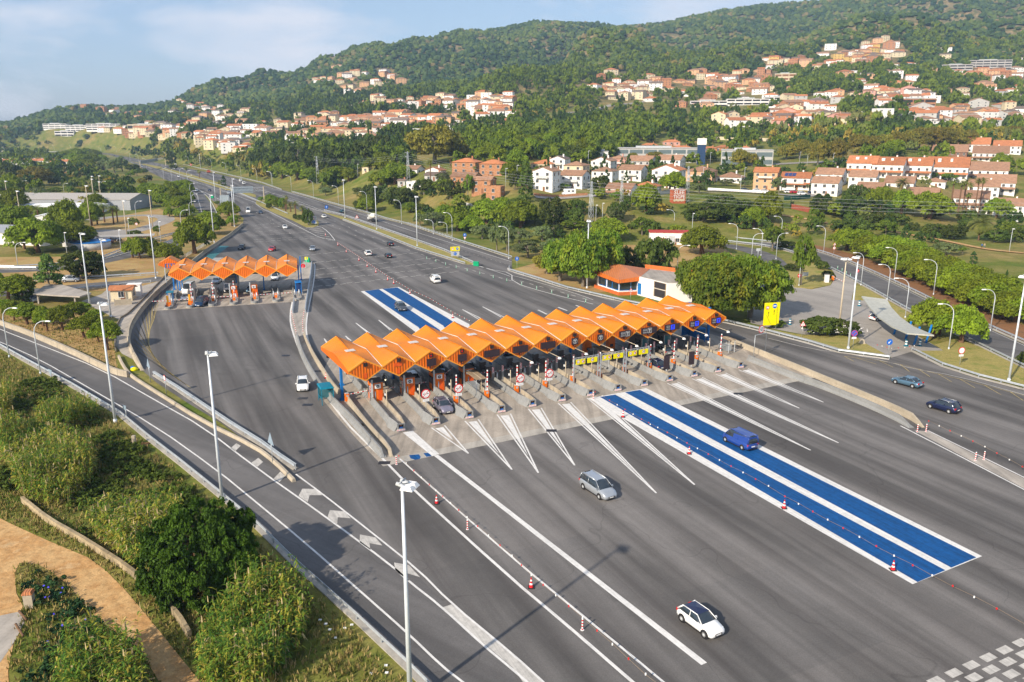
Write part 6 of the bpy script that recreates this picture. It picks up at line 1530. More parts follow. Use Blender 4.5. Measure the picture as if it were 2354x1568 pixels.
def house(p,w,d,s,roof,wall,rz,rt=TR,near=True,label=None,where=None,chim=1,porch=False,balc=False,sky=False,solar=False,cat='house',group=None,name='house',shut=False,h1=2.9):
    t=empty(name,p,rz);H_=s*h1;W_=HW[wall];m=MB()
    hw,hd_=w/2,d/2;ph=(d if roof=='gable' else w if roof=='gabley' else min(w,d))*.5*.36
    if roof=='gable':m.extr([(-hd_,-1.5),(hd_,-1.5),(hd_,H_),(0,H_+ph),(-hd_,H_)],-hw,hw,W_)
    elif roof=='gabley':m.extr([(-hw,-1.5),(hw,-1.5),(hw,H_),(0,H_+ph),(-hw,H_)],-hd_,hd_,W_,'y')
    else:m.box(-hw,hw,-hd_,hd_,-1.5,H_,W_)
    if roof=='flat':
        for a in((-hw,hw,-hd_,-hd_+.2),(-hw,hw,hd_-.2,hd_),(-hw,-hw+.2,-hd_+.2,hd_-.2),(hw-.2,hw,-hd_+.2,hd_-.2)):m.box(*a,H_,H_+.5,W_)
    m.build('wall',t)
    e=.45;th=.16;m=MB()
    if roof=='gable':
        k=ph/hd_
        for s_ in(-1,1):m.add([(-hw-e,s_*(hd_+e),H_-k*e+.05),(hw+e,s_*(hd_+e),H_-k*e+.05),(hw+e,0,H_+ph+.05),(-hw-e,0,H_+ph+.05),(-hw-e,s_*(hd_+e),H_-k*e+.05+th),(hw+e,s_*(hd_+e),H_-k*e+.05+th),(hw+e,0,H_+ph+.05+th),(-hw-e,0,H_+ph+.05+th)],[(0,3,2,1),(4,5,6,7),(0,1,5,4),(1,2,6,5),(3,0,4,7)],rt)
    elif roof=='gabley':
        k=ph/hw
        for s_ in(-1,1):m.add([(s_*(hw+e),-hd_-e,H_-k*e+.05),(s_*(hw+e),hd_+e,H_-k*e+.05),(0,hd_+e,H_+ph+.05),(0,-hd_-e,H_+ph+.05),(s_*(hw+e),-hd_-e,H_-k*e+.05+th),(s_*(hw+e),hd_+e,H_-k*e+.05+th),(0,hd_+e,H_+ph+.05+th),(0,-hd_-e,H_+ph+.05+th)],[(0,3,2,1),(4,5,6,7),(0,1,5,4),(1,2,6,5),(3,0,4,7)],rt)
    elif roof=='hip':
        q=min(hw,hd_);rx=hw-q;ry=hd_-q;z0=H_+.02
        m.add([(-hw-e,-hd_-e,z0),(hw+e,-hd_-e,z0),(hw+e,hd_+e,z0),(-hw-e,hd_+e,z0),(-rx,-ry,z0+ph+.15),(rx,-ry,z0+ph+.15),(rx,ry,z0+ph+.15),(-rx,ry,z0+ph+.15)],[(0,1,5,4),(1,2,6,5),(2,3,7,6),(3,0,4,7),(4,5,6,7),(0,3,2,1)],rt)
    else:m.box(-hw+.2,hw-.2,-hd_+.2,hd_-.2,H_+.02,H_+.15,PAVE)
    rf=m.build('roof',t)
    if chim and roof!='flat':
        m=MB();zc=H_+ph*.5;cx=hw*.4;m.box(cx-.35,cx+.35,.2,.9,zc,H_+ph+1.0,W_ if wall!='grey' else HW['brick']);m.box(cx-.42,cx+.42,.13,.97,H_+ph+1.0,H_+ph+1.12,rt);m.build('chimney',rf)
    if solar:
        m=MB();k=ph/hd_
        for i in range(3):m.add([(-hw*.8+i*1.8,-hd_*.8,H_+ph*.2+.3),(-hw*.8+i*1.8+1.6,-hd_*.8,H_+ph*.2+.3),(-hw*.8+i*1.8+1.6,-hd_*.25,H_+ph*.75+.3),(-hw*.8+i*1.8,-hd_*.25,H_+ph*.75+.3)],[(0,1,2,3)],mat('solar_panel',(.01,.03,.14),.15))
        m.build('solar_panel',rf)
    if sky:
        m=MB();m.box(-hw*.5,-hw*.5+1.6,-hd_*.55,-hd_*.15,H_+ph*.45+.1,H_+ph*.8+.2,HW['white']);m.build('dormer',rf)
        m=MB();m.box(hw*.1,hw*.1+1.2,-hd_*.5,-hd_*.15,H_+ph*.5+.1,H_+ph*.8+.2,HW['white']);m.build('dormer',rf)
    ww=1.15;wh=1.25;wm=win_mesh(ww,wh,shut)
    n=max(1,int(w/3.4)) if near else max(1,int(w/5.5))
    for f in range(s):
        for i in range(n):
            x=-hw+(i+.5)*w/n;link('window',wm,t,(x,-hd_-.06,f*h1+1.0))
        if near or f==0:
            ns=max(1,int(d/4.5))
            for i in range(ns):link('window',wm,t,(hw+.06,-hd_+(i+.5)*d/ns,f*h1+1.0),math.pi/2)
            if near:
                for i in range(ns):link('window',wm,t,(-hw-.06,-hd_+(i+.5)*d/ns,f*h1+1.0),-math.pi/2)
    if near:
        m=MB();m.box(-.5,.5,-.05,.0,0,2.1,SHUT);m.build('door',t,(hw*.15,-hd_-.0,.0))
    if porch:
        m=MB();m.add([(-hw-.2,-hd_-2.2,H_*.46),(hw+.2,-hd_-2.2,H_*.46),(hw+.2,-hd_,H_*.46+.8),(-hw-.2,-hd_,H_*.46+.8),(-hw-.2,-hd_-2.2,H_*.46+.15),(hw+.2,-hd_-2.2,H_*.46+.15),(hw+.2,-hd_,H_*.46+.95),(-hw-.2,-hd_,H_*.46+.95)],[(0,3,2,1),(4,5,6,7),(0,1,5,4),(1,2,6,5),(3,0,4,7)],rt);m.build('porch_roof',t)
        m=MB()
        for i in range(3):x=-hw+.2+i*(w-.4)/2;m.box(x-.2,x+.2,-hd_-2.0,-hd_-1.6,-1,H_*.46,W_)
        m.build('porch_pillars',t)
    if balc:
        z=h1*(s-1);m=MB();m.box(-hw*.6,hw*.6,-hd_-1.2,-hd_,z-.05,z+.1,W_);m.box(-hw*.6,hw*.6,-hd_-1.2,-hd_-1.1,z+.1,z+1,WFR);m.build('balcony',t)
    if label:
        later(t,label,where,cat,group)
    return t
FOOT=[]
SCL=lambda Y,zw:zw/3*Y/1850.*1.02
def hz(r,x,y,wz,s,roof,wall,rt,where,look,rz=-25,dd=.8,**k):
    p=T(r,x,y)
    if p is None:return None
    w=SCL(p.y,wz)*.8;d_=w*dd;c=Vector((p.x-math.sin(R(rz))*0,p.y+d_*.5,0));c.z=TZ(c.x,c.y)
    z=min(p.z,c.z);c.z=p.z if abs(p.z-c.z)<1.5 else (p.z+c.z)/2-.3
    FOOT.append((c.x,c.y,max(w,d_)*.6));return house(c,w,d_,s,roof,wall,R(rz),rt,True,look,where,**k)
N1='in the houses beyond the slip road'
for a in [('R3',235,1170,190,1,'hip','cream',TR,N1,'cream bungalow with red hipped roof'),
('R3',335,1175,130,2,'gabley','white',TG,N1,'white gabled house with grey roof'),
('R3',240,1322,180,3,'gabley','white',TB,N1,'white gabled house with round arch window'),
('R3',450,1225,170,2,'hip','cream',TB,N1,'cream house with brown hipped roof'),
('R3',440,1300,200,2,'gable','white',TB,N1,'white house with brown eaves roof and wall'),
('R3',640,1185,170,2,'gabley','white',TB,N1,'white house with brown gable facing left'),
('R3',745,1165,140,2,'hip','pink',TB,N1,'pale pink house with brown roof'),
('R3',905,1180,210,2,'gable','grey',TB,N1,'grey house with wide brown roof and chimney'),
('R3',650,1265,180,2,'hip','white',TB,N1,'white house with brown hipped roof and veranda'),
('R3',845,1250,190,2,'gable','white',TB,N1,'white house with brown roof and tall blank side'),
('R3',1095,1300,230,3,'gabley','white',TR,N1,'tall white three storey house with gable'),
('R3',1110,1170,200,2,'gable','white',TB,N1,'white house behind the tall white one'),
('R3',1325,1258,220,2,'hip','salmon',TB,N1,'tan house with loggia openings'),
('R3',1530,1262,210,1,'hip','white',TB,N1,'white bungalow with wide brown roof'),
('R3',770,1350,220,1,'gable','white',TB,N1,'low white bungalow with brown roof at the slope'),
('R3',945,1332,190,1,'hip','white',TR,N1,'low white bungalow with orange hipped roof'),
('R4',10,1312,190,3,'gable','salmon',TR,'among the right hand rows','salmon house with red gable roof'),
('R4',225,1312,230,2,'gable','white',TR,'among the right hand rows','white house with solar panels on red roof')]:
    hz(*a,dd=1.0,balc=a[4]>1,porch=a[3]>200 and a[5]=='gable',solar='solar' in a[9])
N2='above the motorway embankment'
for a in [('R2',1455,1200,210,2,'hip','brick',TR,N2,'large brick house with red roof'),('R2',1640,1215,200,2,'hip','brick',TR,N2,'brick house with white window frames'),('R2',1445,1262,210,1,'gable','brick',TB,N2,'low brick house with tan roof'),('R2',1570,1335,170,2,'gable','brick',TB,N2,'brick house with dark pergola'),('R2',1650,1390,130,2,'flat','brick',TB,N2,'brick house block with arched door'),
('R2',1060,1205,190,1,'gable','white',TB,N2,'white house with brown roof'),('R2',1235,1215,140,1,'gabley','white',TR,N2,'white house with bright red roof'),('R2',1235,1250,150,1,'gable','grey',TG,N2,'low grey roofed white house'),('R2',1100,1300,130,1,'flat','white',TB,N2,'white flat roofed garden building'),('R2',1010,1285,70,1,'gable','grey',TG,N2,'small grey shed like house'),('R2',760,1190,60,1,'gabley','cream',TB,N2,'tiny cream hut by the big pine'),
('R2',1735,1190,80,1,'gable','white',TB,N2,'small white house beside the brick house')]:
    hz(*a,rz=-20)
N3='in the right hand rows'
for i,a in enumerate([('R4',705,1222,225),('R4',890,1234,235),('R4',1080,1244,245),('R4',1320,1258,310)]):
    hz(*a,2,'gable','white',TR,N3,'white row house with red dormer roof',rz=-30,porch=True,sky=True,h1=3.6,dd=1.35)
for a in [('R4',470,1285,210,2,'gable','white',TB,N3,'white house with wide brown skylight roof'),('R4',700,1305,210,2,'gable','white',TB,N3,'white house with brown roof and dormer'),
('R4',440,1352,210,2,'gable','white',TB,N3,'low white house with dark brown roof'),('R4',745,1392,200,2,'gable','white',TB,N3,'low white house with brown roof and blinds'),('R4',960,1305,220,1,'gable','white',TB,N3,'white house with flat brown roof'),('R4',1190,1295,160,1,'hip','white',TB,N3,'small white house with satellite dishes'),('R4',1120,1400,250,1,'gable','cream',TB,N3,'tan house with brown roof windows'),
('R4',1590,1255,290,2,'gable','white',TB,N3,'white arcaded house with brown roof'),('R4',1640,1345,280,2,'gable','white',TB,N3,'white house with terraces and brown roof'),('R4',1460,1465,260,2,'gable','white',TB,N3,'long white house behind the palms'),('R4',1720,1505,230,2,'gable','white',TB,N3,'white house at the right edge'),('R4',1540,1375,230,2,'gable','white',TB,N3,'low white house with small chimneys'),
('R4',1475,1060,240,2,'gable','white',TR,'on the upper right','white house with red roof and side gable'),('R4',1700,1065,200,2,'gable','white',TR,'on the upper right','white house with red roof at the edge'),('R4',1600,1125,260,2,'gable','white',TB,'on the upper right','cream row with brown roof'),('R4',1320,1085,260,1,'gable','brown',TB,'on the upper right','brown roofed row behind the white houses')]:
    hz(*a,rz=-30,porch=a[3]>250 and a[4]==2,dd=1.2)
# school, sign tower, long buildings
GLZ=mat('curtain_glass',(.13,.17,.18),.15)
def block(r,x,y,wz,dep,h,wall,label,rz=-8,cat='building',bands=2,col_=GLZ,near=True,name='building'):
    p=T(r,x,y);w=SCL(p.y,wz);c=Vector((p.x,p.y+dep/2,p.z-.3));[FOOT.append((c.x+(i+.5-w/dep/2)*dep*math.cos(R(rz)),c.y+(i+.5-w/dep/2)*dep*math.sin(R(rz)),dep*.5)) for i in range(int(w/dep)+1)];t=empty(name,c,R(rz),label,cat)
    m=MB();m.box(-w/2,w/2,-dep/2,dep/2,-2,h,HW[wall]);m.build('wall',t);m=MB();m.box(-w/2-.3,w/2+.3,-dep/2-.3,dep/2+.3,h,h+.35,HW['grey']);m.box(-w/4,w/6,-dep/5,dep/5,h+.35,h+1.5,GREYP);m.build('roof',t)
    fh=h/bands
    for b in range(bands):
        k=max(2,int(w/9))
        for i in range(k):
            m=MB();x0=-w/2+i*w/k+.5;m.box(x0,x0+w/k-1,-dep/2-.1,-dep/2+.05,b*fh+.9,b*fh+fh*.78,col_);m.build('window',t)
    return t
block('R3',1010,1112,560,16,8.5,'grey','long grey and glass school building behind the white houses',-6,'school',2,GLZ,name='school_building')
block('R3',1640,1140,330,18,9.5,'grey','pale grey school block right of the dark blue sign tower',-14,'school',2,GLZ,name='school_building')
block('R3',630,1112,70,10,6,'white','small white block left of the long grey school',-6,'school',1,GLZ,name='school_building')
p=T('R3',1300,1135);t=empty('sign_tower',p,R(-10),'tall dark blue sign tower with pale top between the school blocks','tower');m=MB();m.box(-2.6,2.6,-1.2,1.2,-1,12.5,mat('tower_blue',(.02,.05,.12),.5));m.build('shaft',t);m=MB();m.box(-2.9,2.9,-1.5,1.5,12.5,16.5,HW['white']);m.build('head',t);m=MB()
for i in range(5):m.box(-1.6+i*.7,-1.2+i*.7,-1.53,-1.5,14.6,15,BLUEM)
m.build('lettering',t)
N4='behind the school building'
for x,y,w in((955,1030,140),(1105,1005,140),(1180,1050,170),(1075,1045,110),(1370,1050,110),(1480,1045,160),(1600,1050,130)):
    hz('R3',x,y,w,1,'hip','brick' if x!=1105 else 'pink',TR,N4,'brick pavilion with red hipped roof',rz=-10,dd=.6)
for x,y,w,h in((1365,738,240,2),(1630,725,265,2)):
    block('R3',x,y,w,12,7,'white','long white modern terrace on the far slope, %s one'%('left' if x<1500 else 'right'),-8,'terrace',2,DRK,name='terrace')
block('R4',110,705,240,10,6,'white','white modern terrace at the foot of the far wooded slope',-8,'terrace',2,DRK,name='terrace')
block('R4',1310,500,180,14,11,'grey','white balcony apartment block high on the slope, left one',-14,'apartments',3,DRK,name='apartment_building')
block('R4',1535,482,250,14,14,'grey','white balcony apartment block high on the slope, right larger one',-14,'apartments',4,DRK,name='apartment_building')
block('R4',1040,742,215,16,9,'brick','long red brick building with balconies on the right slope',-5,'building',2,DRK)
block('R4',130,580,130,16,14,'cream','sand coloured old farmhouse mansion on the hill',-20,'mansion',3,SHUT)
for i,(x,y,w) in enumerate(((380,890,160),(540,905,170),(720,900,240))):block('R1',x,y,w,14,9+i,'white','white terrace on the far left slope, %s of three'%(('left','middle','right')[i]),-4,'terrace',3,DRK,name='terrace')
block('R1',1000,890,230,20,7,'cream','low pale warehouse behind the far left houses',-4,'warehouse',1,DRK,name='warehouse')
block('V2',1015,180,130,12,9,'white','small white block among the trees at far left',-4,'building',2,DRK)
# red roofed row at left
for i in range(9):
    x=-20+i*125;hz('V2',x,660-i*1.5+ (20 if i>6 else 0),70,2,'gable','white',TR,'beyond the motorway at left','white row house with red roof',rz=12,dd=1.1,chim=1)
hz('V2',90,945,90,1,'gable','brick',TB,'in the left gardens','low brick house with brown roof',rz=-5);hz('V2',260,940,80,1,'gable','brick',TB,'in the left gardens','low brick house with brown roof',rz=-5)
t=hz('V2',1105,752,100,1,'gabley','brick',TR,'at the left beyond the reeds','brick barn with cream gable front',rz=-4);
# industrial buildings and service area at left
def shed(r,x,y,wz,L,h,wall,rt,label,rz,name='warehouse',cat='warehouse',rw=None):
    p=G(r,x,y);w=L;t=empty(name,Vector((p.x,p.y,0)),R(rz),label,cat);d_=wz
    m=MB();m.extr([(0,0),(d_,0),(d_,h),(d_/2,h+d_*.1),(0,h)],-w/2,w/2,wall);m.build('wall',t)
    m=MB()
    for a,b,za,zb in((-.3,d_/2,h+.02,h+d_*.1+.08),(d_+.3,d_/2,h+.02,h+d_*.1+.08)):m.add([(-w/2-.3,a,za),(w/2+.3,a,za),(w/2+.3,b,zb),(-w/2-.3,b,zb),(-w/2-.3,a,za+.2),(w/2+.3,a,za+.2),(w/2+.3,b,zb+.2),(-w/2-.3,b,zb+.2)],[(0,3,2,1),(4,5,6,7),(0,1,5,4),(1,2,6,5),(3,0,4,7)],rt)
    m.build('roof',t)
    for i in range(max(2,int(w/8))):
        m=MB();x0=-w/2+2+i*8;m.box(x0,x0+1.6,-.06,.05,1.2,2.4,GLASS);m.build('window',t)
    return t
CORR=mat('grey_sheet',(.33,.34,.36),.6,.1);CORR2=mat('pale_sheet_roof',(.4,.37,.33),.7);WROOF=mat('white_roof',(.8,.8,.8),.6)
shed('V2',900,1335,22,74,5,CORR,CORR2,'long grey metal warehouse at the left behind the palms',-3)
wa=G('R1',385,1555);wb=G('R1',800,1440);wl=wb-wa
t=shed('V2',900,1480,10,wl.length,3.2,HW['white'],WROOF,'long low building with bright white roof behind the palms',math.degrees(math.atan2(wl.y,wl.x)));t.location=(wa+wb)/2
shed('V2',150,1400,10,60,3,HW['white'],WROOF,'low white roofed building at the left edge',14)
shed('R5',50,310,16,30,4,HW['white'],CORR,'white hall with grey roof and red trim at the left edge',-12)
shed('R5',540,322,5,10,2.6,HW['white'],mat('maroon_roof',(.12,.03,.03),.7),'small white hut with dark red roof beside the round water tank',8,'hut','hut')
g=G('R5',628,335);t=empty('water_tank',g,0,'round white tank with blue cover in the left service area','tank');m=MB();m.tube([(0,0,0),(0,0,2.4)],6.2,HW['grey'],32);m.build('tank_wall',t);m=MB();m.disc((0,0,2.46),(0,0,1),6.3,BLUEM,32,0,.1);m.build('cover',t)
g=G('R5',770,300);t=empty('car_port',g,R(20),'long grey sheet car port roof in the left car park','car port');m=MB();m.box(-14,14,-3,3,2.4,2.52,CORR2);m.build('roof',t);m=MB()
for i in range(6):m.tube([(-13+i*5.2,2.6,0),(-13+i*5.2,2.6,2.4)],.08,GALV,6)
m.build('posts',t)
t=hz('R5',845,700,85,1,'gable','cream',TR,'on the service yard','cream hut with red tiled roof',rz=0) if False else None
g=G('R5',830,700);house(Vector((g.x,g.y+1.8,0)),4.6,3.4,1,'gable','cream',R(10),TR,True,'cream utility hut with red tiled roof','on the yard left of the western toll',0,cat='hut',name='utility_hut',h1=2.7)
g=G('R5',930,665);t=empty('utility_hut',g,R(12),'small white box hut beside the cream utility hut','hut');m=MB();m.box(-1.4,1.4,0,1.8,0,2.8,HW['white']);m.build('wall',t);m=MB();m.box(-1.6,1.6,-.15,1.95,2.8,2.95,HW['white']);m.build('roof',t)
g=G('R5',850,725);t=empty('bin_enclosure',g,R(25),'low beige wall enclosure in front of the cream utility hut','enclosure');m=MB();m.box(-1.8,1.8,0,.2,0,1.3,CWALL);m.build('front_wall',t);m=MB();m.box(-1.8,-1.6,.2,1.6,0,1.3,CWALL);m.build('side_wall',t);m=MB();m.box(1.6,1.8,.2,1.6,0,1.3,CWALL);m.build('side_wall',t)
t=empty('flat_shelter',G('R5',380,700),R(0),'low flat grey concrete roof half hidden by young pines','shelter');P=[G('R5',*q)-t.location for q in((240,720),(330,650),(440,655),(640,715),(560,740),(380,730))];m=MB();m.prism([(p.x,p.y) for p in P],2.2,2.5,PAVE);m.build('roof',t);m=MB()
for p in P[::2]:m.box(p.x*.8-.15,p.x*.8+.15,p.y*.8-.15,p.y*.8+.15,0,2.2,PAVE)
m.build('posts',t)
# white shed with red roof, brick hut
g=G('R7',1105,308);house(Vector((g.x,g.y+2.5,0)),15,6,1,'flat','white',R(-6),TR,True,'white service shed with flat red roof','behind the big trees',0,cat='shed',name='service_shed',h1=3.6)
t=bpy.data.objects[-1] if False else None
m=MB();m.box(-7.8,7.8,-3.3,3.3,4.15,4.35,mat('red_roof_felt',(.45,.05,.04),.8));o=[x for x in bpy.data.objects if x.name.startswith('service_shed')][0];m.build('red_roof',o)
m=MB();m.box(-3.4,-2.2,-3.12,-3.02,0,2.2,RED);m.build('red_door',o);m=MB();m.box(-1.2,1.0,-3.12,-3.02,0,3,GREYP);m.build('shutter',o)
p=T('R3',1150,1404);t=empty('brick_hut',p,R(12),'rust red brick hut with white painted letters on the grassy slope','hut');FOOT.append((p.x,p.y,5))
m=MB();m.box(-2.9,2.9,0,3,-1,5.6,mat('rust_brick',(.42,.11,.05),.85,var=.2,scale=2));m.build('wall',t);m=MB();m.box(-3.1,3.1,-.2,3.2,5.6,5.85,mat('hut_roof',(.5,.35,.3),.8));m.build('roof',t)
FY=Matrix(((1,0,0,0),(0,0,-1,0),(0,1,0,0),(0,0,0,1)))
w_=[c for c in t.children if c.name.startswith('wall')][0]
add_text('lettering','SLEE',2.3,WHT,Matrix.Translation((0,-.04,4.5))@FY@Matrix.Scale(1.05,4),w_,.02);add_text('lettering','TIGPE',2.0,WHT,Matrix.Translation((0,-.04,2.7))@FY@Matrix.Scale(1.0,4),w_,.02)
m=MB();
for i in range(6):m.disc((-2+i*.8,-.05,1.3+.15*(i%2)),(0,-1,0),.5,HW['cream'],14)
m.build('graffiti_blobs',w_)
# ---------- office by the plaza
t=empty('toll_office',G('R7',590,610),R(0),'white toll office with orange folded roof and blue window frames','office');o0=t.location.copy()
def L_(r,x,y,z=0):
    p=G(r,x,y,z)-o0;return Vector((p.x,p.y,z))
A0=L_('R7',585,605);B0=L_('R7',735,655);C0=L_('R7',860,650);D0=L_('R7',840,560)
Ar=L_('R7',600,540)
# glazed wing: footprint from visible base corners, continued back
bk=Vector((.35,.94,0))*9
wing=[A0,B0,C0,C0+bk,A0+bk*1.0]
m=MB();m.prism([(p.x,p.y) for p in wing],0,3.6,HW['white']);fixn(m.build('wing_wall',t))
m=MB();cx=sum((p for p in wing),Vector())/5
m.prism([((p.x-cx.x)*1.12+cx.x,(p.y-cx.y)*1.12+cx.y) for p in wing],0,.7,mat('orange_plinth',(.55,.13,.03),.7));fixn(m.build('plinth',t))
def wallwin(m,p,q,a,b,z0,z1,mt,out=.06):
    d=(q-p);n=Vector((d.y,-d.x,0)).normalized();x=p+d*a+n*out;y=p+d*b+n*out
    m.add([(x.x,x.y,z0),(y.x,y.y,z0),(y.x,y.y,z1),(x.x,x.y,z1)],[(0,1,2,3)],mt)
for p,q,L in((A0,B0,((.12,.42),(.5,.7),(.73,.97))),(B0,C0,((.05,.62),(.68,.95)))):
    for a,b in L:
        m=MB();wallwin(m,p,q,a-.02,b+.02,1.0,3.3,BLUEM,.05);wallwin(m,p,q,a,b,1.2,3.2,GLASS,.08);m.build('window',t)
m=MB();h=3.3
ring=[((p.x-cx.x)*1.2+cx.x,(p.y-cx.y)*1.2+cx.y) for p in wing];n=5
hh=[4.6,3.9,4.6,4.7,4.8];lo=[3.5,3.1,3.5,3.6,3.6]
vs=[(x,y,hh[i]) for i,(x,y) in enumerate(ring)]+[(x,y,lo[i]) for i,(x,y) in enumerate(ring)]+[(cx.x,cx.y+1,6.0)]
RFB=m_corr('office_roof_sheet',(.5,.17,.06),0,.5);RFP=m_corr('office_fascia',(.62,.15,.02),0,.4)
m.add(vs,[(i,(i+1)%5,10) for i in range(5)],RFB);m.add(vs,[(i,(i+1)%5,5+(i+1)%5,5+i) for i in range(5)],RFP);fixn(m.build('roof',t))
E0=L_('R7',862,655);F0=L_('R7',985,690);H0=L_('R7',1055,700);I0=L_('R7',1210,705)
bk2=Vector((.3,.95,0))*12
ann=[E0,H0+Vector((0,-1.5,0)),I0+Vector((1,0,0)),I0+bk2,E0+bk2]
m=MB();m.prism([(p.x,p.y) for p in ann],0,4.5,HW['white']);fixn(m.build('annexe_wall',t))
m=MB();ca=sum(ann,Vector())/5;m.prism([((p.x-ca.x)*.96+ca.x,(p.y-ca.y)*.96+ca.y) for p in ann],4.5,4.6,PAVE);fixn(m.build('gravel_roof',t))
m=MB();m.prism([(p.x,p.y) for p in(ann[4]+Vector((0,-.2,0)),ann[3]+Vector((0,-.2,0)),ann[3]+Vector((0,.3,0)),ann[4]+Vector((0,.3,0)))],4.5,5.5,PATCH if False else mat('orange_plinth2',(.6,.14,.03),.7));fixn(m.build('parapet',t))
for a,b,z0,z1 in((.6,.95,2.9,4.3),(.6,.95,.9,2.6)):
    m=MB();wallwin(m,ann[0],ann[1],a-.03,b+.03,z0-.1,z1+.1,BRN,.05);wallwin(m,ann[0],ann[1],a,b,z0,z1,DRK,.08);m.build('window',t)
m=MB();wallwin(m,ann[0],ann[1],.02,.14,.3,3,BLUEM,.06);m.build('door',t)
# curved shelter roof in the station yard
t=empty('curved_shelter',G('R8',900,900),0,'grey curved shelter roof on blue legs in the station yard','shelter');o0=t.location.copy()
zt=3.6
E1=[('R8',645,663),('R8',700,740),('R8',760,805),('R8',850,870),('R8',960,918)];E2=[('R8',820,685),('R8',850,740),('R8',910,805),('R8',1000,870),('R8',1145,932)]
zz=[4.6,3.9,3.5,3.4,3.6]
m=MB();vs=[]
for a,b,z in zip(E1,E2,zz):
    p=G(*a,z)-o0;q=G(*b,z)-o0;vs+=[(p.x,p.y,z),(q.x,q.y,z),(p.x,p.y,z-.25),(q.x,q.y,z-.25)]
fs=[];SHC=mat('shelter_sheet',(.4,.4,.35),.6)
for i in range(4):
    k=i*4;fs+=[(k,k+1,k+5,k+4),(k+2,k+6,k+7,k+3),(k,k+4,k+6,k+2),(k+1,k+3,k+7,k+5)]
fs+=[(0,2,3,1),(16,17,19,18)];m.add(vs,fs,SHC);fixn(m.build('roof',t))
for a in(('R8',1018,1000),('R8',1100,985),('R8',880,925),('R8',960,960)):
    g=G(*a)-o0;m=MB();m.tube([(g.x-.5,g.y-.3,0),(g.x+.5,g.y+.3,3.4)],.2,BLUEM,6);m.build('leg',t)
# gate arm in the yard, white cabinet
gate(G('R8',445,560),R(0),False,('orange gate with striped arm lowered','at the station yard exit'),7,.0,-1)
g=G('R8',402,572);t=empty('control_cabinet',g,0,'white cabinet with dark top on the yard island','cabinet');m=MB();m.box(-.5,.5,-.4,.4,.1,2.2,HW['white']);m.build('case',t);m=MB();m.box(-.55,.55,-.45,.45,2.2,2.3,DGREY);m.build('lid',t)
g=G('R8',648,992);t=empty('stone_marker',g,0,'small pale stone marker beside the no stopping sign','marker');m=MB();m.frus((-.5,.5,-.5,.5,0),(-.2,.2,-.2,.2,.9),CWALL);m.build('stone',t)
# small things at lower left
g=G('L1',187,1105);t=empty('brick_post',g,R(10),'short brick post with red cap beside the dirt track','post');m=MB();m.box(-.35,.35,-.3,.3,0,1.3,CWALL);m.build('shaft',t);m=MB();m.frus((-.42,.42,-.38,.38,1.3),(-.3,.3,-.3,.3,1.55),TR);m.build('cap',t)
g=G('L1',828,105);t=empty('stone_post',g,0,'pale stone post beside a rusty grate above the reeds','post');m=MB();m.box(-.2,.2,-.2,.2,0,1.2,CWALL);m.build('shaft',t)
m=MB();g=G('L1',870,105);m.box(g.x-.9,g.x+.9,g.y-.5,g.y+.5,.0,.08,EARTH);tag(m.build('rusty_grate'),'rusty brown grate plate on the verge above the reeds','grate')
for q,l in((('L1',120,1150,165,1200),'upper'),(('L1',100,1230,145,1300),'lower')):
    a=G('L1',q[1],q[2]);b=G('L1',q[3],q[4]);m=MB();m.tube([a+Vector((0,0,.3)),b+Vector((0,0,.25))],.1,BARK,6);tag(m.build('wooden_beam'),'dark wooden beam lying by the grey pad, %s one'%l,'beam')
sheet('concrete_pad',[GP(('L1',(-100,1180),(0,1160),(120,1135),(150,1200),(90,1320),(0,1450),(-100,1500)))],PAVE,.02)
m=MB();g=G('R5',925,1175)
def blob(c,r,mt,name,label):
    m=MB();vs=[];n=10
    for i,(z,k) in enumerate(((0,.9),(.35,1),(.7,.75),(.9,.3))):
        for j in range(n):a=2*math.pi*j/n;q=k*(1+.15*math.sin(3*a+i));vs.append((r*q*math.cos(a),r*q*math.sin(a),r*z))
    m.add(vs,[(i*n+j,i*n+(j+1)%n,(i+1)*n+(j+1)%n,(i+1)*n+j) for i in range(3) for j in range(n)]+[tuple(range(30,40))],mt,True)
    return tag(m.build(name,None,c),label,'rubbish bag')
blob(g,.6,YEL,'rubbish_bag','yellow rubbish bag in the corner between the concrete walls');blob(G('R5',915,1160),.4,BLUES,'rubbish_bag','blue rubbish bag beside the yellow one between the walls')
# garden walls and fences among the near houses
def gwall(pts,h,mt,label,name='garden_wall',cat='wall'):
    P=[T(*p) for p in pts];o=P[0];t=empty(name,o,0,label,cat);Q=resample(P,4);m=MB()
    for a,b in zip(Q[:-1],Q[1:]):
        a=Vector((a.x,a.y,TZ(a.x,a.y)))-o;b=Vector((b.x,b.y,TZ(b.x,b.y)))-o;n=Vector((b.y-a.y,a.x-b.x,0)).normalized()*.12
        m.add([a-n-Vector((0,0,.5)),a+n-Vector((0,0,.5)),b+n-Vector((0,0,.5)),b-n-Vector((0,0,.5)),a-n+Vector((0,0,h)),a+n+Vector((0,0,h)),b+n+Vector((0,0,h)),b-n+Vector((0,0,h))],[(0,3,2,1),(4,5,6,7),(0,1,5,4),(1,2,6,5),(2,3,7,6),(3,0,4,7)],mt)
    m.build('panel',t)
gwall([('R3',875,1375),('R3',980,1350),('R3',1100,1335)],1.6,HW['grey'],'grey garden wall below the white bungalows')
gwall([('R3',1350,1312),('R3',1560,1325),('R3',1750,1335)],1.2,HW['white'],'white wall along the street by the park')
gwall([('R3',830,1410),('R3',875,1372)],3.2,HW['white'],'tall white wall corner at the end of the garden wall')
gwall([('R4',15,1430),('R4',150,1440),('R4',160,1395)],2.2,mat('clipped_hedge',(.06,.09,.015),.95,var=.4,scale=4),'clipped green hedge at the park edge','hedge','hedge')
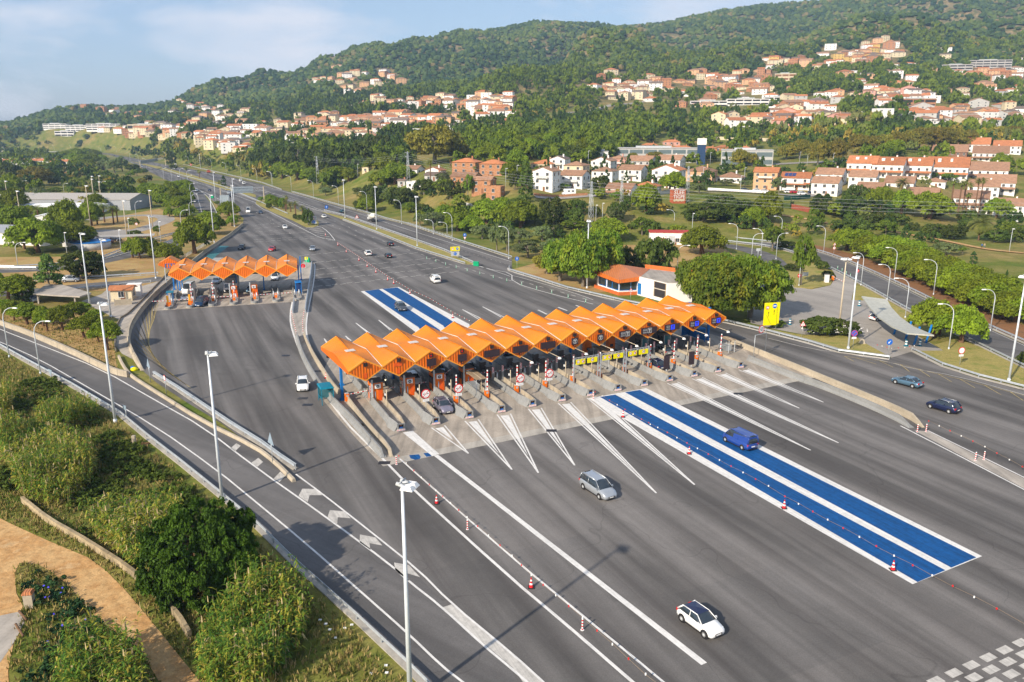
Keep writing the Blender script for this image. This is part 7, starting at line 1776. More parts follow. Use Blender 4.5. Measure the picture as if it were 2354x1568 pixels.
gwall([('R4',160,1440),('R4',300,1470)],2.0,mat('rust_fence',(.25,.06,.03),.7),'rust brown fence panels beside the clipped hedge','fence','fence')
gwall([('R4',110,1380),('R4',200,1378),('R4',290,1370)],1.8,mat('green_fence',(.01,.07,.05),.7),'dark green fence below the parked white cars','fence','fence')
gwall([('R3',150,1350),('R3',350,1362),('R3',520,1350)],1.2,HW['brick'],'low stone wall in front of the camper van')
gwall([('R2',1430,1410),('R2',1560,1430),('R2',1600,1420)],1.0,HW['grey'],'grey stone wall under the brick houses')
gwall([('R3',1320,960),('R3',1500,968),('R3',1764,975)],2.5,HW['cream'],'long cream wall behind the row of street trees')
# roads on the slope
sr=MB()
def tstrip(pts,w,mt,z=.25):
    P=resample(smooth([T(*p) for p in pts],2),4);strip(sr,P,w,z,mt,terrain=True)
tstrip([('R3',150,1352),('R3',500,1352),('R3',640,1350)],6,ASPHY)
tstrip([('R3',1330,1318),('R3',1560,1322),('R3',1764,1338),('R4',200,1355),('R4',330,1345)],7,ASPHY)
tstrip([('R4',-330,1140),('R4',0,1135),('R4',250,1122),('R4',560,1118)],8,ASPHY)
tstrip([('R3',380,780),('R3',600,745),('R3',850,710),('R3',1010,690)],7,ASPHY)
tstrip([('R3',1560,1385),('R3',1640,1440),('R3',1764,1480),('R4',200,1500),('R4',500,1560)],2,DIRT)
tstrip([('R8',760,200),('R8',1000,245),('R8',1250,290),('R8',1500,345),('R8',1764,370)],2.5,DIRT)
fixup(tag(sr.build('hill_roads'),kind='structure'))
# ---------- far houses in clusters
CL=[('R2',[(690,690),(1350,680),(1340,770),(700,770)],17,('white','salmon','cream','white','brick'),11,'above the big yellow tree'),
('R2',[(1420,690),(1764,690),(1764,815),(1420,800)],17,('white','white','salmon'),11,'at the hillside terrace end'),
('R2',[(300,810),(900,800),(1340,810),(1340,900),(560,900),(300,890)],32,('white','cream','brick','salmon','white','cream','white'),13,'in the middle hillside village'),
('R2',[(230,930),(900,920),(900,965),(240,1010)],15,('cream','salmon','white','cream'),12,'at the lower village edge'),
('R2',[(0,850),(260,850),(220,940),(0,1010)],10,('cream','cream','white'),13,'in the village left of centre'),
('R1',[(1290,960),(1460,920),(1764,910),(1764,1030),(1560,1050),(1380,1010)],20,('white','white','white','cream'),12,'above the motorway bend'),
('R1',[(700,900),(1290,880),(1300,950),(1050,960),(720,930)],15,('white','brick','cream'),12,'far up the motorway'),
('R2',[(370,560),(500,480),(900,430),(1030,580),(1000,640),(640,650),(380,600)],18,('white','white','cream','salmon'),12,'on the distant wooded hillside'),
('R1',[(1220,700),(1400,720),(1764,760),(1764,820),(1320,790)],12,('white','white','cream'),12,'on the far hill at the left'),
('R1',[(540,745),(900,760),(1100,800),(700,800)],6,('white','cream','brick'),12,'on the low hill at the far left'),
('R3',[(590,600),(900,640),(950,690),(700,690)],13,('brick','cream','cream'),11,'on the middle hill'),
('R3',[(740,590),(1100,600),(1090,630),(740,625)],5,('white','cream'),13,'among pines on the middle hill'),
('R3',[(1180,540),(1764,500),(1764,640),(1200,620)],14,('brick','salmon','white'),12,'left of the mountain village'),
('R4',[(20,420),(280,400),(260,440),(30,470)],6,('ochre','brick','cream'),13,'on the hillside under the green crane'),
('R4',[(380,430),(560,330),(800,270),(950,380),(740,460),(500,490)],20,('white','brick','cream','ochre'),13,'in the mountain village'),
('R4',[(1210,520),(1764,500),(1764,560),(1240,580)],9,('brick','white','salmon'),13,'below the balcony apartment blocks'),
('R4',[(640,640),(820,640),(1130,650),(1130,690),(650,700)],8,('cream','white','pink'),14,'among the dark pines at the right'),
('R4',[(40,740),(290,730),(600,830),(590,880),(40,880)],15,('cream','brick','pink','white'),13,'in the suburb beyond the school'),
('R4',[(930,800),(1300,760),(1764,760),(1764,880),(1080,890)],22,('cream','white','salmon','grey'),13,'behind the autumn trees'),
('R3',[(1360,850),(1764,830),(1764,880),(1500,880)],6,('white','cream'),13,'behind the row of street trees'),
('R2',[(230,780),(1764,640),(1764,860),(1340,920),(230,1000)],26,('white','cream','white','salmon'),12,'in the middle village'),
('R3',[(560,520),(1764,460),(1764,760),(1180,760),(560,640)],26,('white','cream','salmon','brick'),12,'among the pines of the middle slope'),
('R4',[(0,380),(900,260),(1764,420),(1764,700),(0,660)],26,('white','cream','white','salmon'),13,'on the upper right slope'),
('R4',[(0,680),(1764,600),(1764,900),(600,900),(0,860)],26,('white','cream','white','grey'),13,'in the right suburb'),
('R1',[(900,820),(1764,740),(1764,960),(900,950)],22,('white','cream','salmon'),13,'on the far left hillside')]
random.seed(11)
HS=[]
for r,P,n,cols,w0,where in CL:
    pts=[];tr=0;P2=[(x,y) for x,y in P];xs=[p[0] for p in P];ys=[p[1] for p in P];n=int(n*1.75)
    while len(pts)<n and tr<3000:
        tr+=1;x=random.uniform(min(xs),max(xs));y=random.uniform(min(ys),max(ys))
        if not inpoly(x,y,P2):continue
        if any(abs(x-a)<w0*2.3 and abs(y-b)<w0*.9 for a,b in pts):continue
        q=T(r,x,y)
        if q is None:continue
        pts.append((x,y));c=random.choice(cols);s=random.choice((1,2,2,3));w=w0*random.uniform(.85,1.6)
        rf=random.choice(('hip','gable','gabley','hip','gable') if c!='white' else ('gable','flat','hip','gable'))
        rt=random.choice((TR,TB,TR,TB,TG));FOOT.append((q.x,q.y,w*.75))
        look='%s %s house with %s'%('small' if w<13 else 'wide',c,'flat roof' if rf=='flat' else ('red roof' if rt is TR else 'brown roof' if rt is TB else 'grey brown roof'))
        HS.append((w*w*s/q.y**2,q-Vector((0,0,.3)),w,w*random.uniform(.55,.85),s,rf,c,R(random.uniform(-38,15)),rt,look,where,random.random()<.5))
HS.sort(key=lambda e:-e[0]);nn=max(0,299-sum(1 for o in bpy.data.objects if o.parent is None and o.name.split('.')[0]=='house'))
for e in HS[:nn]:house(*e[1:9],False,e[9],e[10],chim=e[11])
m=MB()
for e in HS[nn:]:
    _,q,w,d_,s,rf,c,rz,rt,l_,wh_,ch=e;m.M=Matrix.Translation(q)@Matrix.Rotation(rz,4,'Z');H_=s*2.9
    m.box(-w/2,w/2,-d_/2,d_/2,-2,H_,HW[c]);ph=d_*.2;rx=max(.5,w/2-(d_/2 if rf!='gable' else 0))
    m.add([(-w/2-.4,-d_/2-.4,H_+.02),(w/2+.4,-d_/2-.4,H_+.02),(w/2+.4,d_/2+.4,H_+.02),(-w/2-.4,d_/2+.4,H_+.02),(-rx,0,H_+ph),(rx,0,H_+ph)],[(0,1,5,4),(1,2,5),(2,3,4,5),(3,0,4)],rt)
    for f in range(s):
        for i in range(3):x=-w/2+(i+.5)*w/3;m.box(x-.5,x+.5,-d_/2-.05,-d_/2+.02,f*2.9+.9,f*2.9+2.1,GLASS)
m.M=None;tag(m.build('distant_houses'),'remaining small hillside houses too far away to tell apart','houses',None,'stuff')
# ---------- vegetation
def m_leaf(name,lo,hi,tr=.28,yel=None):
    m,n=nt(name);v=coords(n);oi=n.nodes.new('ShaderNodeObjectInfo')
    f=noise(n,.9,3,.6,v);g=noise(n,7.,2,.6,v)
    x=ramp(n,f,[(.32,lo),(.68,hi)]);x=mixc(n,1,x,ramp(n,g,[(.3,.7),(.7,1.3)]),'MULTIPLY')
    if yel:
        h=noise(n,2.4,3,.6,v);x=mixc(n,ramp(n,h,[(.52,0),(.68,.7)]),x,yel)
    hs=n.nodes.new('ShaderNodeHueSaturation');mr=n.nodes.new('ShaderNodeMapRange');mr.inputs[3].default_value=.75;mr.inputs[4].default_value=1.3;n.links.new(oi.outputs['Random'],mr.inputs[0]);n.links.new(mr.outputs[0],hs.inputs['Value'])
    m2=n.nodes.new('ShaderNodeMapRange');m2.inputs[3].default_value=.485;m2.inputs[4].default_value=.515;n.links.new(oi.outputs['Random'],m2.inputs[0]);n.links.new(m2.outputs[0],hs.inputs['Hue']);n.links.new(x,hs.inputs['Color'])
    return finish(m,n,hs.outputs[0],.6,spec=.15,trans=tr)
LF={'P':m_leaf('stone_pine_needles',(.1,.145,.01),(.235,.3,.018)),'B':m_leaf('broad_leaves',(.065,.12,.012),(.17,.235,.018),yel=(.31,.3,.02)),
'D':m_leaf('dark_evergreen_leaves',(0.036,0.060,0.010),(0.108,0.142,0.022)),'O':m_leaf('olive_leaves',(0.090,0.124,0.042),(0.195,0.232,0.090)),
'C':m_leaf('cypress_leaves',(0.024,0.056,0.012),(0.068,0.116,0.022)),'A':m_leaf('autumn_leaves',(.13,.135,.02),(.27,.23,.03),yel=(.33,.25,.04)),
'L':m_leaf('poplar_leaves',(0.053,0.093,0.014),(0.135,0.194,0.036)),'M':m_leaf('palm_fronds',(0.105,0.139,0.024),(0.255,0.264,0.060)),'G':m_leaf('young_tree_leaves',(0.075,0.139,0.014),(0.180,0.248,0.024))}
def quads(c,nrm,s,asp,r):
    """c (N,3) centres, nrm (N,3) normals, s sizes -> V,F"""
    N=len(c);t=r.normal(size=(N,3));nrm=nrm/np.linalg.norm(nrm,axis=1,keepdims=True)
    a=np.cross(nrm,t);a/=np.linalg.norm(a,axis=1,keepdims=True);b=np.cross(nrm,a)
    a*=s[:,None];b*=(s*asp)[:,None]
    V=np.stack([c-a-b*.35,c+a*.15-b,c+a+b*.35,c-a*.15+b],1).reshape(-1,3);F=np.arange(4*N).reshape(N,4);return V,F
def clumpcloud(C,rad,per,size,asp,r,jit=.55,up=.25):
    K=len(C);d=r.normal(size=(K,per,3));d/=np.linalg.norm(d,axis=2,keepdims=True);d[:,:,2]=np.abs(d[:,:,2])*.75+d[:,:,2]*.25
    rr=rad[:,None,None]*(.75+.3*r.random((K,per,1)))
    c=(C[:,None,:]+d*rr*np.array([1,1,.8])).reshape(-1,3);n=(d+jit*r.normal(size=d.shape)+np.array([0,0,up])).reshape(-1,3)
    return quads(c,n,size*(.6+.8*r.random(len(c))),asp,r)
def crown_np(kind,seed,K,per,size):
    r=np.random.default_rng(seed);a=r.random(K)*2*math.pi
    if kind=='P':      # flattened dome, lumpy rim, hollow beneath
        q=np.sqrt(r.random(K));lob=1+.16*np.sin(3*a+seed)+.1*np.sin(5*a+2*seed)
        x=q*np.cos(a)*lob;y=q*np.sin(a)*lob;z=.12+.76*np.sqrt(np.clip(1-q*q*.95,0,1))*(1+.1*r.normal(size=K));z*=np.where(r.random(K)<.3,.35+.5*r.random(K),1)
        rad=.16+.12*r.random(K);rad*=1.0
    elif kind in('C','L'):
        z=r.random(K)**.8;w=np.sin(np.clip(z*.93+.1,0,1)*math.pi)**.6*(1-.45*z)*(1.25 if kind=='C' else 1.1);q=.55+.4*r.random(K);x=q*w*np.cos(a);y=q*w*np.sin(a);rad=(.14+.1*r.random(K))*(1.3 if kind=='C' else 1.5)
        C=np.stack([x,y,z*.95],1);V,F=clumpcloud(C,rad,per,size,.6,r);V[:,2]=C[:,2].repeat(per*4)+(V[:,2]-C[:,2].repeat(per*4))*.35;return V,F
    else:
        u=r.random(K)*1.85-.85 if kind!='O' else r.random(K)*1.7-.7;q=np.sqrt(np.clip(1-u*u,0,1));sh=.72+.3*r.random(K)
        lob=1+.18*np.sin(2*a+seed)+.13*np.sin(4*a+seed*3)+.1*np.sin(3*u+a)
        x=q*np.cos(a)*sh*lob;y=q*np.sin(a)*sh*lob;z=.48+.46*u*sh;rad=.15+.13*r.random(K)
    C=np.stack([x,y,z],1);return clumpcloud(C,rad,per,size,.62,r)
def crown_mesh(kind,seed,K,per,size):
    V,F=crown_np(kind,seed,K,per,size);return np_mesh('crown_leaves',V,F,LF[kind])
def palm_mesh(seed,nf=38,droop=1.):
    r=np.random.default_rng(seed);Vs=[];N=0;C=[];Nn=[]
    Q=[];
    for i in range(nf):
        az=r.random()*6.28;el=R(75)-R(115)*(i/nf)**.9+.1*r.normal();L=.95+.15*r.random();p=np.zeros(3);ang=el;seg=9
        for s in range(seg):
            d=np.array([math.cos(az)*math.cos(ang),math.sin(az)*math.cos(ang),math.sin(ang)]);p2=p+d*L/seg;ang-=.16*droop
            side=np.array([-math.sin(az),math.cos(az),0]);w=.17*math.sin(math.pi*(s+1.2)/(seg+1.5))
            for sg in(-1,1):
                for k in range(2):
                    o=p+(p2-p)*k*.5;tip=o+side*sg*w+d*w*.7-np.array([0,0,.35*w]);Q.append([o,o+(p2-p)*.38,tip+(p2-p)*.1,tip])
            p=p2
    V=np.array(Q).reshape(-1,3);V[:,2]=V[:,2]*.8+.35;F=np.arange(len(V)).reshape(-1,4);return np_mesh('palm_fronds',V,F,LF['M'])
def trunk_mesh(kind,seed):
    m=MB();rs=random.Random(seed);mt=BARK if kind in'PM' else BARKG
    if kind=='M':m.tube([(0,0,-.05),(0,0,.5),(0,0,1.0)],[.16,.12,.14],mt,8)
    else:
        dx,dy=rs.uniform(-.12,.12),rs.uniform(-.12,.12)
        m.tube([(0,0,-.06),(dx*.4,dy*.4,.3),(dx,dy,.62),(dx*1.2,dy*1.1,.9)],[.17,.12,.09,.04],mt,8)
        for i in range(6):
            a=i*1.05+rs.random();z=.4+.05*i;l=rs.uniform(.3,.62)
            m.tube([(dx*.7,dy*.7,z),(dx*.7+math.cos(a)*l*.5,dy*.7+math.sin(a)*l*.5,z+.16),(dx*.7+math.cos(a)*l,dy*.7+math.sin(a)*l,z+.33)],[.06,.04,.015],mt,5)
    return m.mesh('trunk')
SPEC={'P':(150,70,.052),'B':(210,70,.042),'D':(70,52,.07),'O':(70,50,.06),'C':(60,34,.11),'A':(150,60,.05),'L':(90,34,.09),'G':(60,45,.07)}
CR={};TK={}
for k,(K,per,s) in SPEC.items():
    CR[k]=[crown_mesh(k,10+i*7+ord(k),K,per,s) for i in range(4 if k=='P' else 3)];TK[k]=[trunk_mesh(k,i) for i in range(2)]
CR['M']=[palm_mesh(1),palm_mesh(2,44,1.3)];TK['M']=[trunk_mesh('M',1)]
BASE={'P':.12,'B':.12,'D':.04,'O':.16,'C':.02,'A':.14,'L':.05,'M':.72,'G':.3}
NAME={'P':'pine_tree','B':'broadleaf_tree','D':'evergreen_tree','O':'olive_tree','C':'cypress_tree','A':'plane_tree','L':'poplar_tree','M':'palm_tree','G':'young_tree'}
LOOK={'P':'bright green umbrella pine','B':'spreading yellow green broadleaf tree','D':'dark green bushy evergreen','O':'grey green olive tree','C':'slim dark cypress','A':'golden brown plane tree','L':'tall narrow poplar','M':'feathery palm tree','G':'small light green tree'}
NT=0
def tree(kind,p,w,h,where,look=None,base=None,mesh=None,grp=None):
    global NT
    NT+=1;o=empty(NAME[kind],p,random.uniform(0,6.28));b=(BASE[kind] if base is None else base)*h
    c=link('crown',mesh or random.choice(CR[kind]),o,(0,0,b))
    if kind=='M':
        c.scale=(w/2,w/2,w/2);c.location=(0,0,max(.3,h-w*.45));t=link('trunk',TK['M'][0],o);th=max(.5,h-w*.3);t.scale=(2.2,2.2,th)
    else:
        c.scale=(w/2,w/2,(h-b));t=link('trunk',random.choice(TK[kind]),o);rr=max(.8,min(w*.24,h*.25));t.scale=(w*.42 if kind=='P' else w*.3,w*.42 if kind=='P' else w*.3,h*.93)
        if kind in'CL':t.scale=(w*.25,w*.25,h*.7)
    return later(o,look or LOOK[kind],where,'tree',grp)
def tz_(kind,r,x,y,wz,hz_,where,look=None,flat=False,base=None,mesh=None,grp=None):
    p=G(r,x,y) if flat else T(r,x,y)
    if p is None:return
    s=px(r,0,0)[0];k=OFF[r][2];fz=p.y*CT+(CH-p.z)*ST;w=wz/k*fz/FP;ph=math.atan2(CH-p.z,p.y)
    h=max(w*(.66 if kind=='P' else .45),(hz_/k*fz/FP-w*.8*abs(math.sin(ph)))/math.cos(ph))
    TREES.append((p.x,p.y,w));return tree(kind,p,w,h,where,look,base,mesh,grp)
TREES=[]
random.seed(5)
def bigpine():
    r=np.random.default_rng(77);K=1100;a=r.random(K)*2*math.pi;u=r.random(K)*1.9-.9;q=np.sqrt(np.clip(1-u*u,0,1))**.8;sh=np.where(r.random(K)<.8,.93+.07*r.random(K),.5+.4*r.random(K))*(1+.1*np.sin(5*a+3*u)+.07*np.sin(9*a-4*u)+.05*np.sin(14*u))
    C=np.stack([q*np.cos(a)*sh,q*np.sin(a)*sh,.48+.5*u*sh],1);rad=.05+.035*r.random(K);K2=75
    d=r.normal(size=(K,K2,3));d[:,:,2]=np.abs(d[:,:,2])+.4;d/=np.linalg.norm(d,axis=2,keepdims=True)
    c=(C[:,None,:]+d*rad[:,None,None]*(.5+.7*r.random((K,K2,1)))).reshape(-1,3);n=(d*.6+r.normal(size=d.shape)*.6).reshape(-1,3)
    V,F=quads(c,n,.028*(.6+.8*r.random(len(c))),.5,r);return np_mesh('crown_leaves',V,F,LF['P'])
big_pine=bigpine();big_pine.materials[0]=m_leaf('bush_pine_needles',(.028,.055,.006),(.085,.145,.012))
F_=True
def many(r,where,flat,L,grp=None,look=None):
    bs=.36 if 'slope above the ramp' in where else None;wk=1.28 if 'loop road' in where else 1.0
    for a in L:tz_(a[0],r,a[1],a[2],a[3]*wk,a[4]*(1.12 if wk>1 else 1),where,look,flat,base=bs if a[0]=='P' else None,grp=grp)
many('R5','in the left service area',True,[('P',262,365,330,250),('P',520,335,240,200),('P',170,340,150,160),('D',215,385,60,60),('P',1450,240,190,160),('P',1575,120,120,100),('P',1600,180,75,70),('P',915,400,130,140),('P',965,405,110,150),('P',1035,395,130,140),('D',600,540,200,140),('M',268,150,130,130),('M',112,190,100,100),('M',540,155,150,130),('M',672,168,110,160),('M',722,155,100,150),('M',785,168,95,140),('M',812,155,70,120),('D',450,135,40,60),('D',935,262,100,60),('G',1085,245,50,70),('G',1230,205,60,60),('D',515,360,50,50)])
many('R5','beside the western toll',True,[('P',1345,372,230,260),('P',1150,425,180,115)])
tz_('D','R5',575,540,260,215,'by the side road','spreading dark pine with exposed branches',True,base=.3)
tz_('L','R5',352,655,175,300,'in front of the side road','bushy upright poplar',True)
many('R5','on the slope above the ramp',True,[('P',-40,700,220,220),('P',60,720,230,220),('P',160,700,160,200),('D',165,700,140,130),('P',20,790,130,120),('P',130,790,120,110),('P',190,860,170,170),('P',100,835,110,150),('P',240,850,100,110),('P',300,870,110,150),('P',325,905,130,160),('P',430,900,150,190),('P',520,850,150,160),('P',580,950,160,170),('P',620,900,130,130),('P',680,980,110,120),('P',742,1035,190,230),('P',370,860,120,130),('P',655,850,110,110),('P',560,800,120,110)],'young pines on the slope above the ramp')
many('V2','beyond the left service area',True,[('A',560,960,440,310),('D',170,870,380,270),('P',330,840,170,120),('D',850,850,220,230),('O',920,940,140,120),('A',430,1090,120,110),('O',640,1180,280,210),('G',880,1100,220,130),('D',1130,900,180,80),('A',1240,1110,130,130),('A',1400,1110,190,170),('A',1600,1090,150,130),('G',1100,1080,160,120),('D',830,1185,160,90),('D',1050,1190,190,80),('D',1350,1190,180,90),('D',60,1180,420,260),('D',300,1230,260,130),('P',60,1480,300,200),('P',330,1450,260,180),('P',700,1480,260,160),('P',480,1400,200,110),('D',1440,1130,120,80),('C',1030,1480,80,100),('D',1800,890,130,90),('D',1560,880,140,80)])
many('V2','in the pine grove beyond the red roofed row',True,[('P',x,y,w,h) for x,y,w,h in ((300,540,150,80),(480,550,200,100),(650,560,180,90),(800,570,180,100),(900,560,180,110),(1050,560,220,130),(1200,540,240,130),(1350,530,230,120),(1480,530,200,110),(1150,640,260,110),(1300,650,260,120),(1450,640,260,120),(1600,600,180,110),(1240,700,200,110),(1400,700,220,120))])
many('V2','below the far motorway carriageway',True,[('O',1650,740,220,190),('O',1800,760,260,220),('O',1920,730,200,230),('D',2090,730,220,120),('D',1560,740,160,130),('G',2150,800,160,110),('A',2230,950,150,120),('D',2330,880,120,100),('D',2250,760,150,80),('G',1980,880,140,70),('D',1880,900,80,80),('G',2050,820,140,80)])
many('V1','in the dense pine belt by the exit road',True,[('P',x,y,w,h) for x,y,w,h in ((60,1180,260,180),(180,1250,300,220),(330,1180,280,220),(470,1150,280,200),(590,1120,260,190),(240,1380,240,220),(420,1330,300,240),(560,1300,260,230),(650,1180,180,200),(340,1440,200,170),(480,1440,260,230),(600,1420,220,220),(620,1540,260,190),(700,1330,120,180),(330,1560,170,160),(-60,1160,240,180),(120,1330,220,170),(650,1500,160,150),(-150,1220,240,170),(500,1560,200,140))],'pines of the belt by the exit road')
many('V1','on the motorway verge',True,[('P',1340,1568,310,270),('P',1420,1640,170,120),('M',620,810,110,110),('M',840,900,110,150),('M',1170,1010,130,90),('D',370,700,150,250),('C',1255,1040,90,180),('D',400,760,110,90),('G',1140,1370,90,90),('P',950,1600,200,100)])
many('R6','on the palm median',True,[('M',212,70,60,110),('M',240,85,60,80),('M',275,120,75,120),('M',322,130,60,100),('D',362,178,70,120),('M',350,160,50,80),('D',270,135,30,40),('D',90,60,40,40),('D',300,140,40,40)])
many('R2','on the palm median',True,[('B',105,1430,80,90),('B',150,1440,70,80),('B',185,1445,60,80),('M',205,1460,60,90),('G',40,1395,50,40)])
# slope right of the motorway
many('R6','on the bank above the slip road',False,[('O',1230,220,150,150),('P',1390,215,190,170),('P',1300,150,130,120),('P',1590,160,190,170),('P',1490,230,160,130),('D',1150,110,120,90),('O',1130,180,100,90),('B',1060,90,110,80),('P',1700,120,170,140),('O',1560,270,140,110),('O',1660,350,110,180),('O',1730,355,110,180),('D',705,60,60,60),('P',760,75,110,110),('D',1010,60,160,140),('D',960,20,120,110)],'shrubby trees of the motorway bank')
many('R7','behind the big trees of the station',False,[('P',60,190,220,190),('D',290,180,190,170),('D',430,190,150,140),('D',560,120,90,80),('O',50,300,150,110),('O',210,280,150,110),('O',110,400,190,130),('O',290,370,170,120),('D',720,150,110,140),('D',290,240,130,80),('G',420,210,170,90),('D',820,200,60,40),('D',950,215,150,30),('P',665,280,225,140),('P',1310,372,260,175),('D',1320,140,260,90),('D',1560,120,260,90),('D',30,110,160,130)])
tz_('A','R7',240,510,170,170,'beside the office trees','reddish low broadleaf tree',True)
many('R7','left of the office',True,[('B',330,560,270,310),('B',490,598,310,400),('B',630,570,290,380),('D',760,525,190,220)],'round trees left of the office')
tz_('D','R7',980,520,270,290,'behind the office annexe','dense dark green round tree',True)
many('R7','right of the office',True,[('B',1290,710,290,340),('B',1430,835,430,470),('B',1640,810,410,460),('B',1420,610,350,280),('B',1560,650,320,300)],'round trees right of the office')
many('R8','around the station yard',True,[('P',1135,945,290,300),('P',1330,985,280,290),('P',1180,930,180,220),('G',225,590,140,370),('G',30,350,150,180),('D',50,465,70,60),('D',180,490,110,60),('D',275,400,70,50),('D',320,435,80,60),('D',370,480,90,70),('D',415,540,80,60),('D',60,880,100,70),('D',1775,1140,90,110),('D',125,340,120,60)])
tz_('D','R8',360,925,260,90,'behind the white flowers','oleander shrub, left mass',True);tz_('D','R8',520,925,210,90,'behind the white flowers','oleander shrub, right mass',True)
many('R8','in the long pine belt beside the loop road',False,[('P',x,y,w,h) for x,y,w,h in ((540,345,160,130),(620,360,170,130),(690,400,170,140),(770,410,180,150),(840,450,190,150),(900,470,180,150),(980,520,190,160),(1060,560,190,160),(1130,570,200,170),(1200,620,200,170),(1290,660,210,170),(1370,690,210,180),(1440,730,200,180),(1540,770,210,190),(1620,810,200,190),(1700,840,200,190),(1780,850,200,200),(1000,440,170,130),(1100,490,170,130),(1220,540,170,130),(1330,580,170,140),(1440,620,170,140),(1550,660,170,150),(1650,690,170,150),(900,390,150,110),(1730,740,160,150))],'pines of the belt beside the loop road')
many('R8','in the gardens above the pine belt',False,[('C',940,310,70,150),('D',600,240,200,130),('D',700,200,200,120),('D',520,230,160,110),('O',1220,380,160,100),('C',1410,440,50,90),('G',1340,370,60,60),('D',1150,260,160,110),('D',1280,270,150,110),('D',1560,290,150,100),('D',1700,290,130,110),('C',1630,620,30,140),('D',880,170,140,90),('D',1360,200,110,80),('G',820,300,100,70),('D',1000,210,80,60)])
tz_('M','R8',1450,280,230,210,'at the right hedge','large clump of fan palms')
many('R4','before the right hand houses',False,[('M',1252,1480,75,250),('M',1305,1500,75,260),('M',1335,1495,85,270),('M',1360,1500,70,180),('M',1422,1480,80,260),('M',1452,1470,75,250),('M',920,1345,130,130),('M',1600,1130,90,90),('P',1110,1510,260,190),('P',920,1480,170,170),('D',620,1400,150,130),('D',560,1480,170,150),('O',200,1310,95,75),('O',312,1315,80,60),('O',75,1330,100,110),('C',340,1450,110,120),('C',400,1460,90,130),('C',500,1490,80,120),('C',560,1490,90,140),('C',640,1500,90,130),('C',700,1510,90,150),('C',760,1520,90,150),('C',820,1520,90,130),('D',380,1470,160,90),('D',1220,1460,120,100),('D',1610,1470,130,80),('D',1150,1500,100,90),('G',1250,1250,100,60),('G',1130,1235,80,50),('G',630,1210,60,50),('D',1400,1530,170,90),('M',1385,1360,70,110)])
many('R4','in the avenue behind the row houses',False,[('A',125,1100,120,100),('A',215,1095,130,130),('A',342,1145,120,180),('A',470,1130,120,170),('A',625,1060,150,130),('A',730,1040,120,100),('A',800,1040,130,110),('A',880,1035,130,120),('A',960,1035,140,130),('A',1040,1035,150,150),('A',1130,1035,150,150),('A',1210,1035,150,150),('A',1290,1035,150,140),('A',1370,1030,120,130),('A',1580,975,150,100),('A',1680,975,140,100),('A',1760,970,120,90)],'autumn plane trees of the avenue')
many('R3','among the houses and slope below',False,[('L',95,1395,120,290),('P',80,1545,200,160),('D',280,1490,170,140),('D',450,1480,140,110),('D',605,1310,100,100),('D',600,1365,80,70),('O',720,1530,120,120),('O',1290,1335,105,75),('D',1430,1430,190,100),('O',1280,1262,100,55),('O',1480,1282,100,50),('O',1605,1290,80,50),('A',1568,1150,100,120),('A',1655,1150,80,90),('A',830,1115,75,60),('A',985,1110,120,65),('G',365,1310,70,50),('G',955,1340,70,50),('D',1380,1500,180,90),('D',1500,1500,200,110),('D',1640,1500,200,90),('D',720,1340,120,60),('D',20,1310,90,130),('G',190,1190,80,50),('D',680,1090,100,90),('D',420,1110,130,110),('C',1600,1180,40,60),('D',1370,1110,90,60),('D',1250,1520,120,60),('G',720,1390,90,70),('D',800,1410,80,70),('D',1720,1500,150,80)])
many('R2','in the dark wood above the motorway',False,[('A',1230,1130,330,260),('A',1390,1110,130,130),('A',1060,1060,160,90),('P',870,1200,200,120),('D',60,1180,160,170),('D',180,1170,170,160),('D',300,1170,190,170),('D',420,1180,160,150),('D',520,1180,170,170),('D',640,1150,170,170),('D',760,1130,170,160),('C',30,1110,35,80),('C',100,1130,35,100),('C',150,1140,35,110),('C',200,1150,35,120),('C',600,1130,35,110),('C',650,1140,35,100),('C',700,1150,35,110),('C',880,1080,40,130),('C',930,1070,35,100),('C',980,1110,40,110),('D',850,1060,160,120),('P',40,1220,130,110),('P',180,1230,140,110),('P',290,1240,170,100),('P',380,1260,140,100),('P',520,1270,150,110),('P',640,1250,120,90),('P',560,1240,130,90),('P',960,1270,200,110),('P',1010,1250,150,90),('D',1160,1340,160,110),('P',860,1290,150,110),('D',1000,1430,210,150),('O',930,1390,100,100),('D',1340,1370,150,130),('G',1460,1380,70,180),('O',1285,1250,80,60),('M',1205,1310,60,210),('D',1590,1390,70,60),('P',1610,1120,180,90),('D',700,1330,60,40),('D',720,1450,70,60),('P',770,1460,110,100),('O',480,1350,80,60),('D',1560,1440,120,60),('M',1340,1150,50,70),('M',1510,1200,50,60)])
tz_('P','L1',1268,1010,640,720,'at the lower left by the ramp','huge dark rounded pine bush',True,base=-.12,mesh=big_pine)
NEXP=NT
